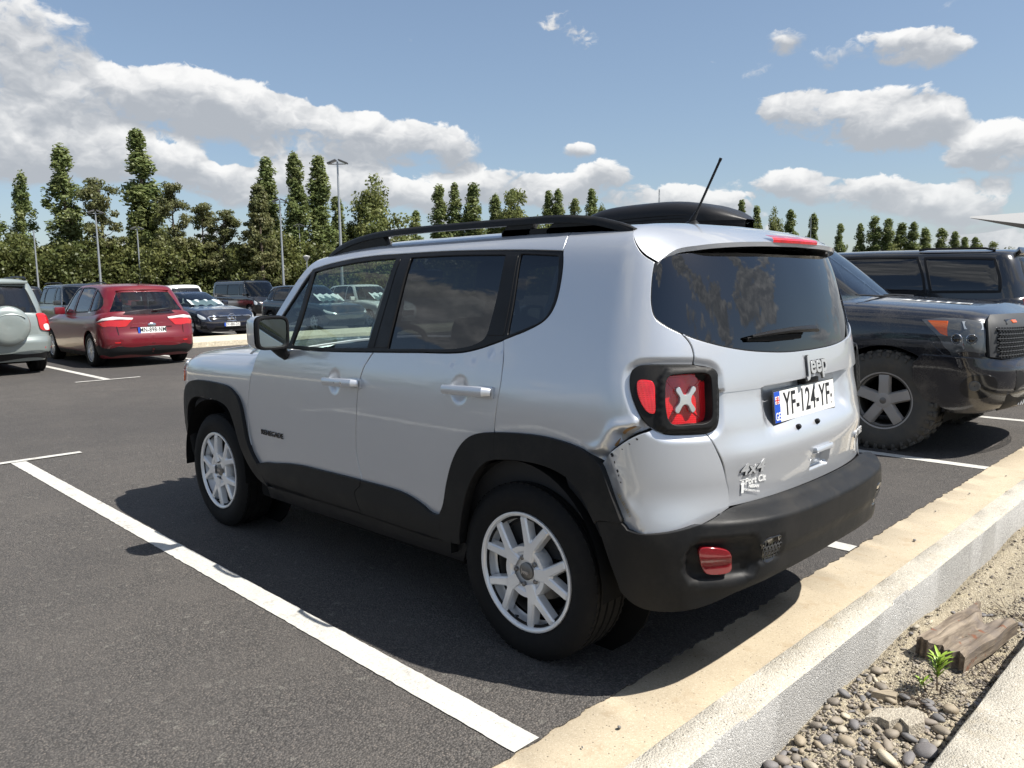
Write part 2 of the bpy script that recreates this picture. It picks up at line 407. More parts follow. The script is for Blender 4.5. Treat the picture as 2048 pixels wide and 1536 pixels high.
M_clad = plastic('black_grained_cladding', (.008, .0083, .009), .50, .3, .08)
M_trim = plastic('satin_black_trim', (.010, .010, .011), .42, .12)
M_gloss = mat('gloss_black_plastic', (.008, .008, .009), .12, coat=.6)
M_rubber = plastic('tyre_rubber', (.0045, .0045, .005), .75, .2, .06)
M_alloy = mat('silver_alloy', (.80, .80, .80), .34, .40, coat=.6, coat_r=.10)
M_chrome = mat('chrome', (.75, .76, .78), .10, 1.0)
M_dark = mat('dark_underbody', (.006, .006, .006), .95, spec=.2)
M_disc = mat('worn_brake_steel', (.22, .21, .20), .42, .9)
M_seam = mat('black_seam', (.004, .004, .004), .9)
M_tint = glass('privacy_glass', (.055, .06, .065), 1.55)
M_tint2 = glass('rear_privacy_glass', (.03, .033, .036), 1.62, 0, .012)
M_clear = glass('green_tinted_glass', (.60, .69, .66), 1.5)
M_seat = mat('black_seat_cloth', (.02, .02, .022), .85)
M_int = mat('dark_interior', (.018, .018, .02), .7)
M_intg = mat('grey_interior_lining', (.20, .20, .20), .8)
M_mirror = mat('mirror_glass', (.82, .92, .88), .01, 1.0)
def redlens(name, col=(.60, .008, .014)):
    m = mat(name, col, .08, coat=1.0, coat_r=.02, spec=.6); k, b = nodes(m)
    tc = k.new('ShaderNodeTexCoord'); O = tc.outputs['Object']
    w = k.new('ShaderNodeTexWave', wave_type='BANDS', bands_direction='Z'); k.l.new(O, w.inputs[0]); w.inputs['Scale'].default_value = 45
    w2 = k.new('ShaderNodeTexWave', wave_type='BANDS', bands_direction='Y'); k.l.new(O, w2.inputs[0]); w2.inputs['Scale'].default_value = 45
    h = k.m('MULTIPLY', w.outputs['Fac'], w2.outputs['Fac'])
    k.put(b.inputs['Normal'], k.bump(h, .15, .003))
    k.put(b.inputs['Base Color'], k.mix(k.noise(O, 25, 2, .5), (*[c*.6 for c in col],), (*[min(1, c*1.7) for c in col],)))
    return m
M_red = redlens('red_lens')
M_reflect = mat('dark_red_reflector', (.22, .006, .012), .14, coat=1.0)
M_satin = mat('satin_silver_badge', (.62, .63, .64), .28, .6)
M_hex = mat('grey_mesh_plastic', (.045, .046, .048), .5)
M_lensclear = mat('clear_lamp_plastic', (.50, .52, .53), .08, .45, coat=1.0)
M_white = mat('white_plastic', (.8, .8, .78), .4)
M_plate = mat('plate_white', (.80, .80, .78), .35, coat=.3)
M_blue = mat('plate_blue', (.01, .07, .45), .4)
M_ink = mat('plate_black_ink', (.01, .01, .012), .4)
M_flagred = mat('flag_red', (.6, .02, .02), .5)
M_amber = mat('amber_lens', (.75, .12, .01), .1, coat=1.0)

M_barrel = mat('painted_shade_barrel', (.05, .048, .045), .6, .3)  # barrel coloured dark: shade inside the spoke gaps put into the colour

# ---------------------------------------------------------------- parametric body surfaces
import numpy as np
def smooth_table(pts, n=900, sig=18):
    p = np.array(pts, float)
    d = np.r_[0, np.cumsum(np.hypot(*np.diff(p, axis=0).T))]
    t = np.linspace(0, d[-1], n)
    k = np.exp(-.5*(np.arange(-60, 61)/sig)**2); k /= k.sum()
    out = []
    for c in range(2):
        v = np.interp(t, d, p[:, c])
        e = np.r_[2*v[0]-v[60:0:-1], v, 2*v[-1]-v[-2:-62:-1]]
        out.append(np.convolve(e, k, 'valid'))
    q = np.stack(out, 1)
    d = np.r_[0, np.cumsum(np.hypot(*np.diff(q, axis=0).T))]
    return d, q
class Body:
    """u runs along the car (u = x on the flank) and wraps round the corners; v runs up the flank and over the roof."""
    def __init__(s, prof, tail, nose=None, xc=-.35, xf=2.35, n_r=2.45, n_f=4.0, g=None, kz=None, sig=18, nb=None):
        d, q = smooth_table(prof, sig=sig)
        s.vt = d + prof[0][0]; s.zt = q[:, 0]; s.wt = q[:, 1]
        s.tail = np.array(tail, float); s.nose = None if nose is None else np.array(nose, float)
        s.xc, s.xf, s.nr, s.nf, s.g, s.kz, s.nb = xc, xf, n_r, n_f, g, kz, nb
        s.L = s._arc(.40, .87, n_r)[0]; s.LF = s._arc(.95, .87, n_f)[0]
    @staticmethod
    def _pts(n, m=1600):
        th = np.linspace(0, np.pi/2, m)**1.0
        th = (np.sin((th/(np.pi/2)-.5)*np.pi)+1)/2*np.pi/2
        X = np.sin(th)**(2/n); Y = np.cos(th)**(2/n)
        Y[-1] = 0
        return X, Y
    def _arc(s, a, b, n):
        X, Y = s._pts(n)
        d = np.r_[0, np.cumsum(np.hypot(np.diff(X*a), np.diff(Y*b)))]
        return d[-1], d/d[-1], X, Y
    def vz(s, z): return np.interp(z, s.zt, s.vt)
    @staticmethod
    def _lin(tab, z):
        xs = np.linspace(tab[0, 0], tab[-1, 0], 400)
        if not hasattr(Body, '_cache'): Body._cache = {}
        key = tab.tobytes()
        if key not in Body._cache:
            v = np.interp(xs, tab[:, 0], tab[:, 1]); k = np.exp(-.5*(np.arange(-24, 25)/8)**2); k /= k.sum()
            e = np.r_[2*v[0]-v[24:0:-1], v, 2*v[-1]-v[-2:-26:-1]]
            Body._cache[key] = np.convolve(e, k, 'valid')
        return np.interp(z, xs, Body._cache[key])
    def raw(s, u, v):
        u = np.asarray(u, float); v = np.asarray(v, float)
        z = np.interp(v, s.vt, s.zt); w = np.interp(v, s.vt, s.wt)
        sg = np.ones_like(u)
        uc = u.copy()
        far = uc < s.xc-s.L
        uc = np.where(far, 2*(s.xc-s.L)-uc, uc); sg = np.where(far, -1, sg)
        x = uc.copy(); y = w.copy()
        gx = np.clip(uc, s.xc, 9)
        if s.g is not None: y = y*s.g(gx)
        if not hasattr(s, '_ra'): s._ra = s._arc(.40, .87, s.nr); s._fa = s._arc(.95, .87, s.nf)
        m = uc < s.xc
        if m.any():
            f = (s.xc-uc[m])/s.L
            X = np.interp(f, s._ra[1], s._ra[2]); Y = np.interp(f, s._ra[1], s._ra[3])
            if s.nb is not None:          # squarer corner low down
                k = np.clip((s.nb[1]-z[m])/s.nb[2], 0, 1); k = k*k*(3-2*k)
                e = s.nr+k*(s.nb[0]-s.nr)
                ang = np.arctan2(X**(s.nr/2), np.maximum(Y, 0)**(s.nr/2))
                X = np.sin(ang)**(2/e); Y = np.maximum(np.cos(ang), 0)**(2/e)
            xr = s._lin(s.tail, z[m])
            x[m] = s.xc-(s.xc-xr)*X; y[m] = y[m]*Y
        m = uc > s.xf
        if s.nose is not None and m.any():
            f = np.clip((uc[m]-s.xf)/s.LF, 0, 1)
            X = np.interp(f, s._fa[1], s._fa[2]); Y = np.interp(f, s._fa[1], s._fa[3])
            xn = s._lin(s.nose, z[m])
            x[m] = s.xf+(xn-s.xf)*X; y[m] = y[m]*Y
        if s.kz is not None: z = s.kz(x, z)
        return np.stack([x, y*sg, z], -1)
    def eval(s, u, v, off=None, e=.0016):
        u = np.asarray(u, float); v = np.asarray(v, float)
        def base(a, b):
            p = s.raw(a, b)
            return p
        def nrm(a, b, fn):
            du = fn(a+e, b)-fn(a-e, b); dv = fn(a, b+e)-fn(a, b-e)
            n = np.cross(dv, du)
            return n/np.maximum(np.linalg.norm(n, axis=-1, keepdims=True), 1e-9)
        p = base(u, v)
        if off is None: return p, nrm(u, v, base)
        def full(a, b):
            q = base(a, b); n = nrm(a, b, base)
            o = off(a, b) if callable(off) else off
            return q+n*np.asarray(o)[..., None]
        if not callable(off):
            n = nrm(u, v, base); return p+n*off, n
        return full(u, v), nrm(u, v, full)
def sstep(a, b, x):
    t = np.clip((x-a)/(b-a), 0, 1); return t*t*(3-2*t)
JPROF = [(.15,.77),(.25,.83),(.4,.862),(.55,.874),(.7,.880),(.85,.884),(.97,.884),(1.06,.876),(1.13,.860),(1.2,.842),(1.35,.800),
         (1.48,.762),(1.56,.735),(1.605,.708),(1.635,.668),(1.650,.62),(1.662,.5),(1.672,.3),(1.676,0)]
JTAIL = [(.15,-.68),(.3,-.735),(.6,-.758),(.78,-.770),(.9,-.758),(1.0,-.748),(1.1,-.742),(1.235,-.722),(1.4,-.678),(1.5,-.645),(1.6,-.60),(1.7,-.54)]
JNOSE = [(.15,3.2),(.4,3.33),(.6,3.37),(.8,3.37),(.95,3.34),(1.02,3.30),(1.1,3.2)]
JFPROF = [(.15,.77),(.25,.83),(.4,.862),(.55,.874),(.7,.880),(.85,.884),(.96,.884),(1.005,.874),(1.035,.850),(1.06,.805),(1.078,.72),(1.095,.5),(1.11,.25),(1.115,0)]
_g = lambda x: 1-.012*np.clip((x-1.7)/1.3, 0, 2)**2-.010*np.clip((.5-x)/.85, 0, 2)**2
_kz = lambda x, z: z-np.clip(z-1.1, 0, 9)/.55*(.055*np.clip((x-1.0)/.7, 0, 3)**2+.012*np.clip((.2-x)/.6, 0, 2)**2)
_kf = lambda x, z: z+np.clip(z-.85, 0, 9)/.2*(.018*np.clip((2.4-x)/.5, 0, 1)-.045*np.clip((x-2.4)/.8, 0, 2)**1.4)
JB = Body(JPROF, JTAIL, JNOSE, g=_g, kz=_kz, nb=(3.0, .75, .2))
JF = Body(JFPROF, JTAIL, JNOSE, g=_g, kz=_kf)
UC = JB.xc-JB.L          # u of the car's centre line at the tail
def ufold(u): return np.where(u < UC, 2*UC-u, u)
def rrect(u, v, cu, cv, hu, hv, r, soft):
    """1 inside a rounded rectangle, falling to 0 over 'soft' outside"""
    dx = np.maximum(np.abs(u-cu)-(hu-r), 0); dy = np.maximum(np.abs(v-cv)-(hv-r), 0)
    return 1-sstep(0, soft, np.hypot(dx, dy)-r)
def off_bumper(u, v, pocket=True):
    f = ufold(u)
    k = sstep(-.44, -1.0, f)
    pv = sstep(.705, .655, v)*(1-.55*sstep(.47, .33, v))
    o = .014+.085*k*pv
    o = o-.012*sstep(.56, .52, v)*sstep(.36, .42, v)*sstep(-.62, -.75, f)
    if pocket:
        o = o-.032*rrect(f, v, -.80, .535, .125, .052, .045, .030)
        o = o-.008*rrect(f, v, -1.0, .550, .052, .036, .02, .010)
    return o

# ---------------------------------------------------------------- wheels (local: axis y, outer face toward +y, centre at origin)
def tyre_mesh(R, rim, w, grooves=4, block=0.0, nseg=72):
    """tyre section with bulged side walls, shoulder, tread with circumferential grooves; block > 0 cuts shoulder lugs"""
    h = w/2; b = MB(); sw = R-rim
    side = [(rim-.012, h*.80), (rim+.004, h*.86), (rim+.018, h*.90), (rim+sw*.30, h*1.0), (rim+sw*.55, h*1.03), (rim+sw*.78, h*.98), (R-.016, h*.90), (R-.006, h*.83)]
    tread = []
    gw = .006
    xs = np.linspace(-h*.62, h*.62, grooves) if grooves else []
    cur = h*.78; tread.append((R-.001, cur))
    for g in xs[::-1]:
        tread += [(R+.001, g+gw), (R-.007, g+gw*.8), (R-.007, g-gw*.8), (R+.001, g-gw)]
    tread.append((R-.001, -h*.78))
    prof = side+tread+[(r, -y) for r, y in side[::-1]]
    b.lathe(prof, nseg, 'y')
    if block:
        n = 34
        for i in range(n):
            for s in (1, -1):
                a = 2*math.pi*(i+(.5 if s < 0 else 0))/n
                Mx = Matrix.Rotation(-a, 4, 'Y')
                b.box((R-.014, min(s*h*.62, s*h*.99), -.020*R/.4), (R+block*.5, max(s*h*.62, s*h*.99), .020*R/.4), .004, Mx)
                b.box((R-.05, min(s*h*.93, s*h*1.06), -.013), (R-.016, max(s*h*.93, s*h*1.06), .013), .004, Mx)
            a = 2*math.pi*(i+.25)/n; Mx = Matrix.Rotation(-a, 4, 'Y')
            b.box((R-.01, -h*.42, -.014), (R+block*.5, h*.0, .012), 0, Mx); b.box((R-.01, h*.06, -.006), (R+block*.5, h*.46, .020), 0, Mx)
    else:     # fine shoulder sipes
        n = 64
        for i in range(n):
            for s in (1, -1):
                a = 2*math.pi*(i+.3*s)/n; Mx = Matrix.Rotation(-a, 4, 'Y')
                b.box((R-.013, min(s*h*.66, s*h*.80), -.0095*R/.345), (R+.0012, max(s*h*.66, s*h*.80), .0095*R/.345), 0, Mx)
    return b.mesh('tyre', True, 40)
def rim_mesh(rim, w, face):
    """barrel and outer flange; face = y of the flange"""
    b = MB(); h = w/2
    prof = [(rim+.003, face-.004), (rim+.002, face+.003), (rim-.004, face+.005), (rim-.012, face+.001), (rim-.016, face-.012), (rim-.020, face-.045),
            (rim-.030, face-.056)]
    b.lathe(prof, 72, 'y')
    return b.mesh('rim', False, 50)
def arm(b, a0, r0, a1, r1, w0, w1, y0, y1, depth, ch=.006):
    """spoke between polar points: chamfered bar with sloping sides"""
    p0 = Vector((math.cos(a0)*r0, y0, math.sin(a0)*r0)); p1 = Vector((math.cos(a1)*r1, y1, math.sin(a1)*r1))
    d = (p1-p0); d.y = 0; d.normalize(); s = Vector((-d.z, 0, d.x)); rows = []
    for t, w in ((0, w0), (.5, (w0+w1)/2*.96), (.86, w1), (1, w1*1.25)):
        c = p0.lerp(p1, t); drop = .012 if t == 1 else 0
        rows.append([c+s*(-w*.62)+Vector((0, -depth, 0)), c+s*(-w*.5)+Vector((0, -ch-drop, 0)), c+s*(-w*.5+ch)+Vector((0, -drop, 0)), c+s*(w*.5-ch)+Vector((0, -drop, 0)),
                     c+s*(w*.5)+Vector((0, -ch-drop, 0)), c+s*(w*.62)+Vector((0, -depth, 0))])
    b.grid(rows, False)
def y_spokes(rim, face, phase):
    b = MB()
    for i in range(5):
        a = phase+2*math.pi*i/5
        for s in (-1, 1):
            arm(b, a+s*math.radians(6), .055, a+s*math.radians(6), .132, .042, .038, face-.004, face-.001, .034)
            arm(b, a+s*math.radians(6.5), .112, a+s*math.radians(17.0), rim-.006, .038, .033, face-.001, face-.003, .036)
        arm(b, a, .05, a, .138, .045, .026, face-.003, face-.001, .040)
    prof = [(.034, face-.020), (.046, face-.020), (.072, face-.016), (.081, face-.006), (.100, face-.004), (.106, face-.03), (.106, face-.06)]
    b.lathe(prof, 40, 'y')
    return b.mesh('spokes', True, 30)
def plain_spokes(rim, face, n, phase, w0=.05, w1=.035, split=0.0):
    b = MB()
    for i in range(n):
        a = phase+2*math.pi*i/n
        if split:
            for s in (-1, 1): arm(b, a+s*split*.4, .06, a+s*split, rim-.006, w0, w1, face-.006, face-.002, .035, .004)
        else: arm(b, a, .045, a, rim-.006, w0, w1, face-.008, face-.002, .040, .005)
    b.lathe([(.028, face-.006), (.060, face-.005), (.074, face-.012), (.078, face-.05)], 32, 'y')
    return b.mesh('spokes', True, 30)
def build_wheel(parent, name, loc, rz, R, rim, w, face, spokes, m_rim, m_tyre, cap_mat, tyre, rimm, lugs=5, lug_r=.055, cap_r=.034, phase=0.3, disc=True, cap_text=None):
    e = bpy.data.objects.new(name, None); COL.objects.link(e); e.parent = parent; e.location = loc; e.rotation_euler = (0, 0, rz); e.empty_display_size = .1
    link('tyre', tyre, m_tyre, e) if not tyre.materials else link('tyre', tyre, None, e)
    link('rim', rimm, m_rim, e) if not rimm.materials else link('rim', rimm, None, e)
    link('spokes', spokes, m_rim, e) if not spokes.materials else link('spokes', spokes, None, e)
    bl_ = MB(); bl_.lathe([(rim-.028, face-.055), (rim-.036, face-.07), (rim-.040, face-.13), (rim-.030, -w*.375), (rim-.004, -w*.40)], 48, 'y'); bl_.build('barrel', M_barrel, e, fix=False, angle=180)
    c = MB(); c.lathe([(0.0001, face-.006), (cap_r*.8, face-.007), (cap_r, face-.011), (cap_r, face-.03)], 32, 'y')
    if cap_text: pass
    c.build('hub_cap', cap_mat, e)
    for i in range(lugs):
        a = phase+2*math.pi*i/lugs; l = MB()
        l.lathe([(.0001, face-.006), (.006, face-.006), (.0095, face-.010), (.0095, face-.03)], 8, 'y', (math.cos(a)*lug_r, 0, math.sin(a)*lug_r)); l.build('lug_nut', M_disc, e)
    if disc:
        d = MB(); d.lathe([(.05, face-.11), (.135, face-.11), (.140, face-.115), (.140, face-.135), (.05, face-.135)], 48, 'y'); d.build('brake_disc', M_disc, e)
        sh_ = MB(); sh_.lathe([(.001, face-.150), (.205, face-.150), (.205, face-.160)], 32, 'y'); sh_.build('shade_backing_disc', M_dark, e)  # black disc added behind the spokes so the gaps look shaded
        cl = MB(); cl.box((-.15, face-.15, -.05), (-.09, face-.085, .06), .01); cl.build('brake_caliper', M_dark, e)
    return e
# ---------------------------------------------------------------- silver SUV
JEEP = thing('parked_car', 'dented silver boxy SUV with black cladding and roof rails, parked in the foreground', 'car')
def jp(name, m, outline, **kw): return panel(name, m, JEEP, kw.pop('surf', JB), outline, **kw)
# outlines in (u, v) of the body surface
DLO_TOP = [(1.610,1.613),(1.50,1.622),(1.357,1.627),(1.10,1.632),(.869,1.633),(.548,1.632),(.138,1.617),(-.096,1.604)]
DLO_RR = [(-.096,1.604),(-.113,1.55),(-.120,1.49),(-.119,1.43),(-.112,1.390),(-.098,1.360),(-.070,1.331),(.005,1.294),(.060,1.274),(.113,1.255)]
DLO_BOT = [(.113,1.255),(.18,1.233),(.245,1.214),(.320,1.198),(.40,1.190),(.60,1.182),(.924,1.168)]
DLO_BF = [(.924,1.168),(1.2,1.157),(1.40,1.152),(1.645,1.152),(1.925,1.158)]
DLO_F = [(1.925,1.158),(1.793,1.364),(1.698,1.496),(1.610,1.613)]
dlo = loop(DLO_TOP, DLO_RR+DLO_BOT[1:]+DLO_BF[1:], DLO_F)
g_front = loop([(1.575,1.590),(1.45,1.595),(1.338,1.598),(1.1,1.604),(.905,1.606)], [(.905,1.606),(.919,1.493),(.952,1.317),(.978,1.187)], [(.978,1.187),(1.3,1.175),(1.632,1.176)], [(1.632,1.176),(1.598,1.30),(1.580,1.45),(1.575,1.590)])
g_tri = loop([(1.612,1.580),(1.622,1.45),(1.642,1.30),(1.668,1.180)], [(1.668,1.180),(1.895,1.182)], [(1.895,1.182),(1.780,1.358),(1.612,1.580)])
g_rear = loop([(.790,1.607),(.50,1.606),(.198,1.595)], [(.198,1.595),(.193,1.48),(.198,1.38),(.210,1.29),(.225,1.258),(.26,1.238),(.30,1.225),(.36,1.214),(.42,1.208),(.60,1.200),(.822,1.190)], [(.822,1.190),(.807,1.382),(.790,1.607)])
g_quart = loop([(.112,1.596),(-.080,1.582)], [(-.080,1.582),(-.098,1.50),(-.101,1.44),(-.096,1.40),(-.084,1.367),(-.060,1.338),(.008,1.308),(.098,1.276)], [(.098,1.276),(.098,1.40),(.112,1.596)])
# doors
FD_F = [(2.04,.42),(2.058,.507),(2.088,.60),(2.099,.667),(2.094,.76),(2.072,.864),(2.018,1.011),(1.965,1.12),(1.945,1.153)]
B_SH = [(.924,1.168),(.945,1.145),(.972,1.105),(1.000,1.04),(1.018,.973),(1.040,.834),(1.052,.72),(1.052,.688),(1.040,.62),(1.021,.557),(1.030,.53),(1.068,.502),(1.062,.45),(1.048,.40)]
RD_R = [(.113,1.255),(.100,1.20),(.094,1.15),(.093,1.07),(.104,1.00),(.115,.945),(.119,.90),(.121,.86)]
def off_cup(cu, cv, hu, hv):
    def f(u, v):
        r = np.hypot((u-cu)/hu, (v-cv)/hv)
        return -.014*(1-sstep(.25, 1.0, r))
    return f
def fine(cu, cv, hu, hv, st=.008):
    x, y = np.meshgrid(np.arange(cu-hu, cu+hu, st), np.arange(cv-hv, cv+hv, st)); return np.stack([x.ravel(), y.ravel()], 1)
def ding(u, v):      # shallow pressings and parking-lot waves on the doors
    return -.004*np.exp(-((u-.20)/.13)**2-((v-.80)/.035)**2)
cupF = off_cup(1.208, 1.012, .060, .068); cupR = off_cup(.320, 1.045, .060, .066)
def shoulder(u, v):
    # crease under the window line, rising toward the tail
    lv = 1.108+.10*sstep(.62, .05, u)**1.6
    return -.0035*sstep(lv-.004, lv+.012, v)
for mir in (False, True):
    jp('front_door', M_silver, loop(FD_F, [(1.945,1.153),(1.645,1.152),(1.40,1.152),(1.2,1.157),(.924,1.168)], B_SH, [(1.048,.40),(2.04,.42)]),
       off=lambda u, v: cupF(u, v)+shoulder(u, v), extra=fine(1.208,1.012,.07,.08), mirror=mir, grid=.035)
    jp('rear_door', M_silver, loop(B_SH[::-1], DLO_BOT[::-1], RD_R, [(.121,.86),(.25,.84),(.33,.74),(.39,.60),(.42,.44)], [(.42,.44),(1.048,.40)]),
       off=lambda u, v: cupR(u, v)+shoulder(u, v)+ding(u, v), extra=fine(.32,1.045,.07,.08), mirror=mir, grid=.035)
    jp('window_trim', M_trim, dlo, holes=[g_front, g_tri, g_rear, g_quart], off=-.003, grid=.05, mirror=mir, lip=.012)
    jp('window_pane', M_clear, g_front, off=-.010, lip=0, gap=-.004, grid=.06, mirror=mir)['label'] = 'lightly tinted front door window'
    jp('window_pane', M_clear, g_tri, off=-.010, lip=0, gap=-.004, grid=.06, mirror=mir)
    jp('window_pane', M_tint, g_rear, off=-.010, lip=0, gap=-.004, grid=.05, mirror=mir)['label'] = 'dark privacy glass of the rear door'
    jp('window_pane', M_tint, g_quart, off=-.010, lip=0, gap=-.004, grid=.05, mirror=mir)
    # black pillar covers standing a little proud of the trim, with the door gap between them
    jp('pillar_cover', M_trim, loop([(.900,1.604),(.868,1.604)], [(.868,1.604),(.885,1.45),(.905,1.32),(.926,1.190)], [(.926,1.190),(.974,1.189)], [(.974,1.189),(.948,1.317),(.915,1.493),(.900,1.604)]), off=.0, gap=.001, grid=.05, mirror=mir, lip=.008)
    jp('pillar_cover', M_trim, loop([(.858,1.604),(.795,1.604)], [(.795,1.604),(.811,1.382),(.826,1.192)], [(.826,1.192),(.915,1.190)], [(.915,1.190),(.895,1.32),(.875,1.45),(.858,1.604)]), off=.0, gap=.001, grid=.05, mirror=mir, lip=.008)
    jp('pillar_cover', M_trim, loop([(.192,1.590),(.125,1.592)], [(.125,1.592),(.116,1.42),(.118,1.272)], [(.118,1.272),(.206,1.27)], [(.206,1.27),(.193,1.38),(.188,1.48),(.192,1.590)]), off=.0, gap=.001, grid=.05, mirror=mir, lip=.008)
VM = JB.vt[-1]
# roof with the windscreen pillars, quarter panel
SEAM = [(-.096,1.604),(-.093,1.636),(-.083,1.675),(-.074,1.718)]
for mir in (False, True):
    jp('roof', M_silver, loop([(2.06,1.10),(1.965,1.20),(1.85,1.385),(1.76,1.52),(1.70,1.605),(1.665,1.68),(1.64,1.75),(1.62,1.95),(1.61,VM-.002)], [(1.61,VM-.002),(-.335,VM-.002)], [(-.335,VM-.002),(-.335,1.9),(-.345,1.718)],
        [(-.345,1.718),(-.074,1.718)], SEAM[::-1], DLO_TOP[::-1], DLO_F[::-1], [(1.925,1.158),(1.955,1.150),(2.06,1.10)]), grid=.05, mirror=mir, gap=.0028)
LAMP = [(-.703,1.188),(-.62,1.191),(-.538,1.191),(-.506,1.186),(-.488,1.172),(-.483,1.151),(-.486,1.12),(-.496,1.087),(-.518,1.039),(-.547,.996),(-.581,.972),(-.609,.961),(-.68,.956),(-.76,.954)]
LAMPR = [(-.76,.954),(-.785,.961),(-.797,.969),(-.807,.993),(-.810,1.042),(-.808,1.09),(-.803,1.117),(-.797,1.145),(-.785,1.164),(-.762,1.177),(-.735,1.182),(-.703,1.188)]
lamp_loop = loop(LAMP, LAMPR)
DENT = [(-.378,.842),(-.422,.892),(-.494,.946),(-.567,.978)]
GL_L = [(-.543,1.556),(-.536,1.519),(-.533,1.45),(-.537,1.402),(-.553,1.359),(-.592,1.330),(-.654,1.301)]
TG1 = [(-.654,1.301),(-.680,1.275),(-.694,1.253),(-.703,1.222),(-.706,1.191)]
TG2 = [(-.760,.954),(-.785,.908),(-.811,.849),(-.830,.78),(-.843,.739),(-.852,.690)]
SPL = [(-.345,1.718),(-.380,1.700),(-.396,1.674),(-.420,1.646),(-.450,1.615),(-.484,1.586),(-.543,1.556)]
def lamp_sink(u, v):
    f = ufold(u); d = np.where(inside(np.stack([np.ravel(f), np.ravel(v)], 1), lamp_loop).reshape(np.shape(f)), 0, near(np.stack([np.ravel(f), np.ravel(v)], 1), lamp_loop).reshape(np.shape(f)))
    return -.011*(1-sstep(0., .032, d))
def off_quarter(u, v):
    o = lamp_sink(u, v)
    # soft haunch over the wheel and the crumpled corner under the lamp
    o = o+.006*np.exp(-((u+.12)/.30)**2-((v-1.02)/.10)**2)
    l = (v-.842)*.0
    dl = ((u+.378)*(.978-.842)-(v-.842)*(-.567+.378))/np.hypot(.136, .189)     # signed distance to the torn edge
    al = np.clip(((u+.378)*(-.189)+(v-.842)*.136)/(.189**2+.136**2), -.2, 1.2)
    al_w = sstep(-.12, .12, al)*sstep(1.12, .80, al)
    d2 = np.abs(dl)+.012*np.sin(al*9)
    fold = np.clip(1-d2/.058, 0, 1)                                                  # flap of metal folded in along the tear
    o = o-.036*fold**.9*al_w+.008*np.exp(-((d2-.064)/.018)**2)*al_w
    o = o-.010*np.exp(-((al-.55)/.10)**2-((d2-.03)/.02)**2)
    o = o-.012*np.exp(-((u+.395)/.022)**2-((v-.868)/.020)**2)
    return o
lamp_cc = lamp_loop if area2(lamp_loop) > 0 else lamp_loop[::-1]
rings = np.vstack([inset(lamp_cc, -d) for d in (.007, .013, .019, .025, .031, .038)])
exq = np.vstack([fine(-.48,.93,.14,.12,.010), rings])
for mir in (False, True):
    jp('quarter_panel', M_silver, loop([(-.074,1.718),(-.345,1.718)], SPL, GL_L, TG1, LAMP, [(-.609,.961),(-.567,.978)] if False else [(-.76,.954),(-.70,.957),(-.609,.963),(-.567,.978)], DENT[::-1],
        [(-.378,.842),(-.31,.865),(-.231,.88),(-.126,.889),(-.004,.885),(.119,.875)], RD_R[:-1][::-1], DLO_RR[::-1], SEAM) if False else
       loop([(-.074,1.718),(-.345,1.718)], SPL, GL_L, TG1, LAMP[:12], [(-.609,.961),(-.567,.978)], DENT[::-1],
        [(-.378,.842),(-.31,.865),(-.231,.88),(-.126,.889),(-.004,.885),(.119,.875)], [(.119,.875)]+RD_R[:-1][::-1], DLO_RR[::-1], SEAM),
       off=off_quarter if not mir else (lambda u, v: lamp_sink(u, v)), grid=.04, extra=exq, mirror=mir)
def off_corner(u, v):
    o = lamp_sink(u, v)+.004
    # pushed-out corner cover: facet toward the wheel
    cl = -.422-(.892-v)/(.892-.622)*.085
    o = o-.013*sstep(-.003, .030, u-cl)+.002*np.exp(-((u-cl+.006)/.010)**2)
    return o
CORN = loop(DENT, [(-.567,.978),(-.609,.961),(-.68,.956),(-.76,.954)], TG2, [(-.852,.690),(-.81,.672),(-.739,.649),(-.653,.634),(-.574,.622),(-.5,.616),(-.458,.625)], [(-.458,.625),(-.440,.651),(-.420,.719),(-.392,.795),(-.378,.842)])
for mir in (False, True):
    jp('corner_cover', M_silver, CORN, off=off_corner if not mir else (lambda u, v: lamp_sink(u, v)), grid=.03, mirror=mir, lip=.02, extra=rings, cons=[[(-.424,.885),(-.445,.815),(-.468,.745),(-.490,.675),(-.503,.632)]])['label'] = 'silver bumper corner with scuffed edge'
# scuffs of the damage: rusty scrape on the folded flap, paint chips along the corner cover, tan scratches
M_rust = mat('rusty_scrape', (.30, .17, .07), .7); M_chip = mat('bare_black_plastic', (.012, .011, .014), .7); M_scratch = mat('tan_scratch', (.50, .40, .22), .7); M_prim = mat('grey_primer', (.36, .35, .33), .6, .2)
def scuff(m, pts, off): panel('scuff_mark', m, JEEP, JB, spline(pts, .006, True), off=off, grid=.008, lip=0, gap=0)
oq = lambda u, v: off_quarter(u, v)+.0012
oc = lambda u, v: off_corner(u, v)+.0012
scuff(M_prim, [(-.455,.945),(-.47,.966),(-.51,.985),(-.53,.982),(-.51,.968),(-.485,.950),(-.46,.932)], oq)
scuff(M_rust, [(-.462,.958),(-.475,.972),(-.50,.984),(-.515,.986),(-.505,.979),(-.482,.966),(-.468,.954)], lambda u, v: off_quarter(u, v)+.002)
scuff(M_rust, [(-.430,.912),(-.438,.925),(-.452,.940),(-.448,.928),(-.438,.912)], oq)
for (u_, v_, s_, l_) in ((-.431,.886,.006,.014), (-.440,.862,.0025,.010), (-.449,.833,.004,.012), (-.452,.818,.002,.008), (-.459,.795,.0025,.006), (-.466,.908,.003,.004), (-.490,.927,.004,.005), (-.514,.944,.005,.008)):
    scuff(M_chip, [(u_-s_, v_-l_*.35), (u_-s_*.9, v_+l_*.1), (u_-s_*.1, v_+l_*.5), (u_+s_*.8, v_+l_*.15), (u_+s_*.35, v_-l_*.1), (u_+s_*.1, v_-l_*.5)], oc)
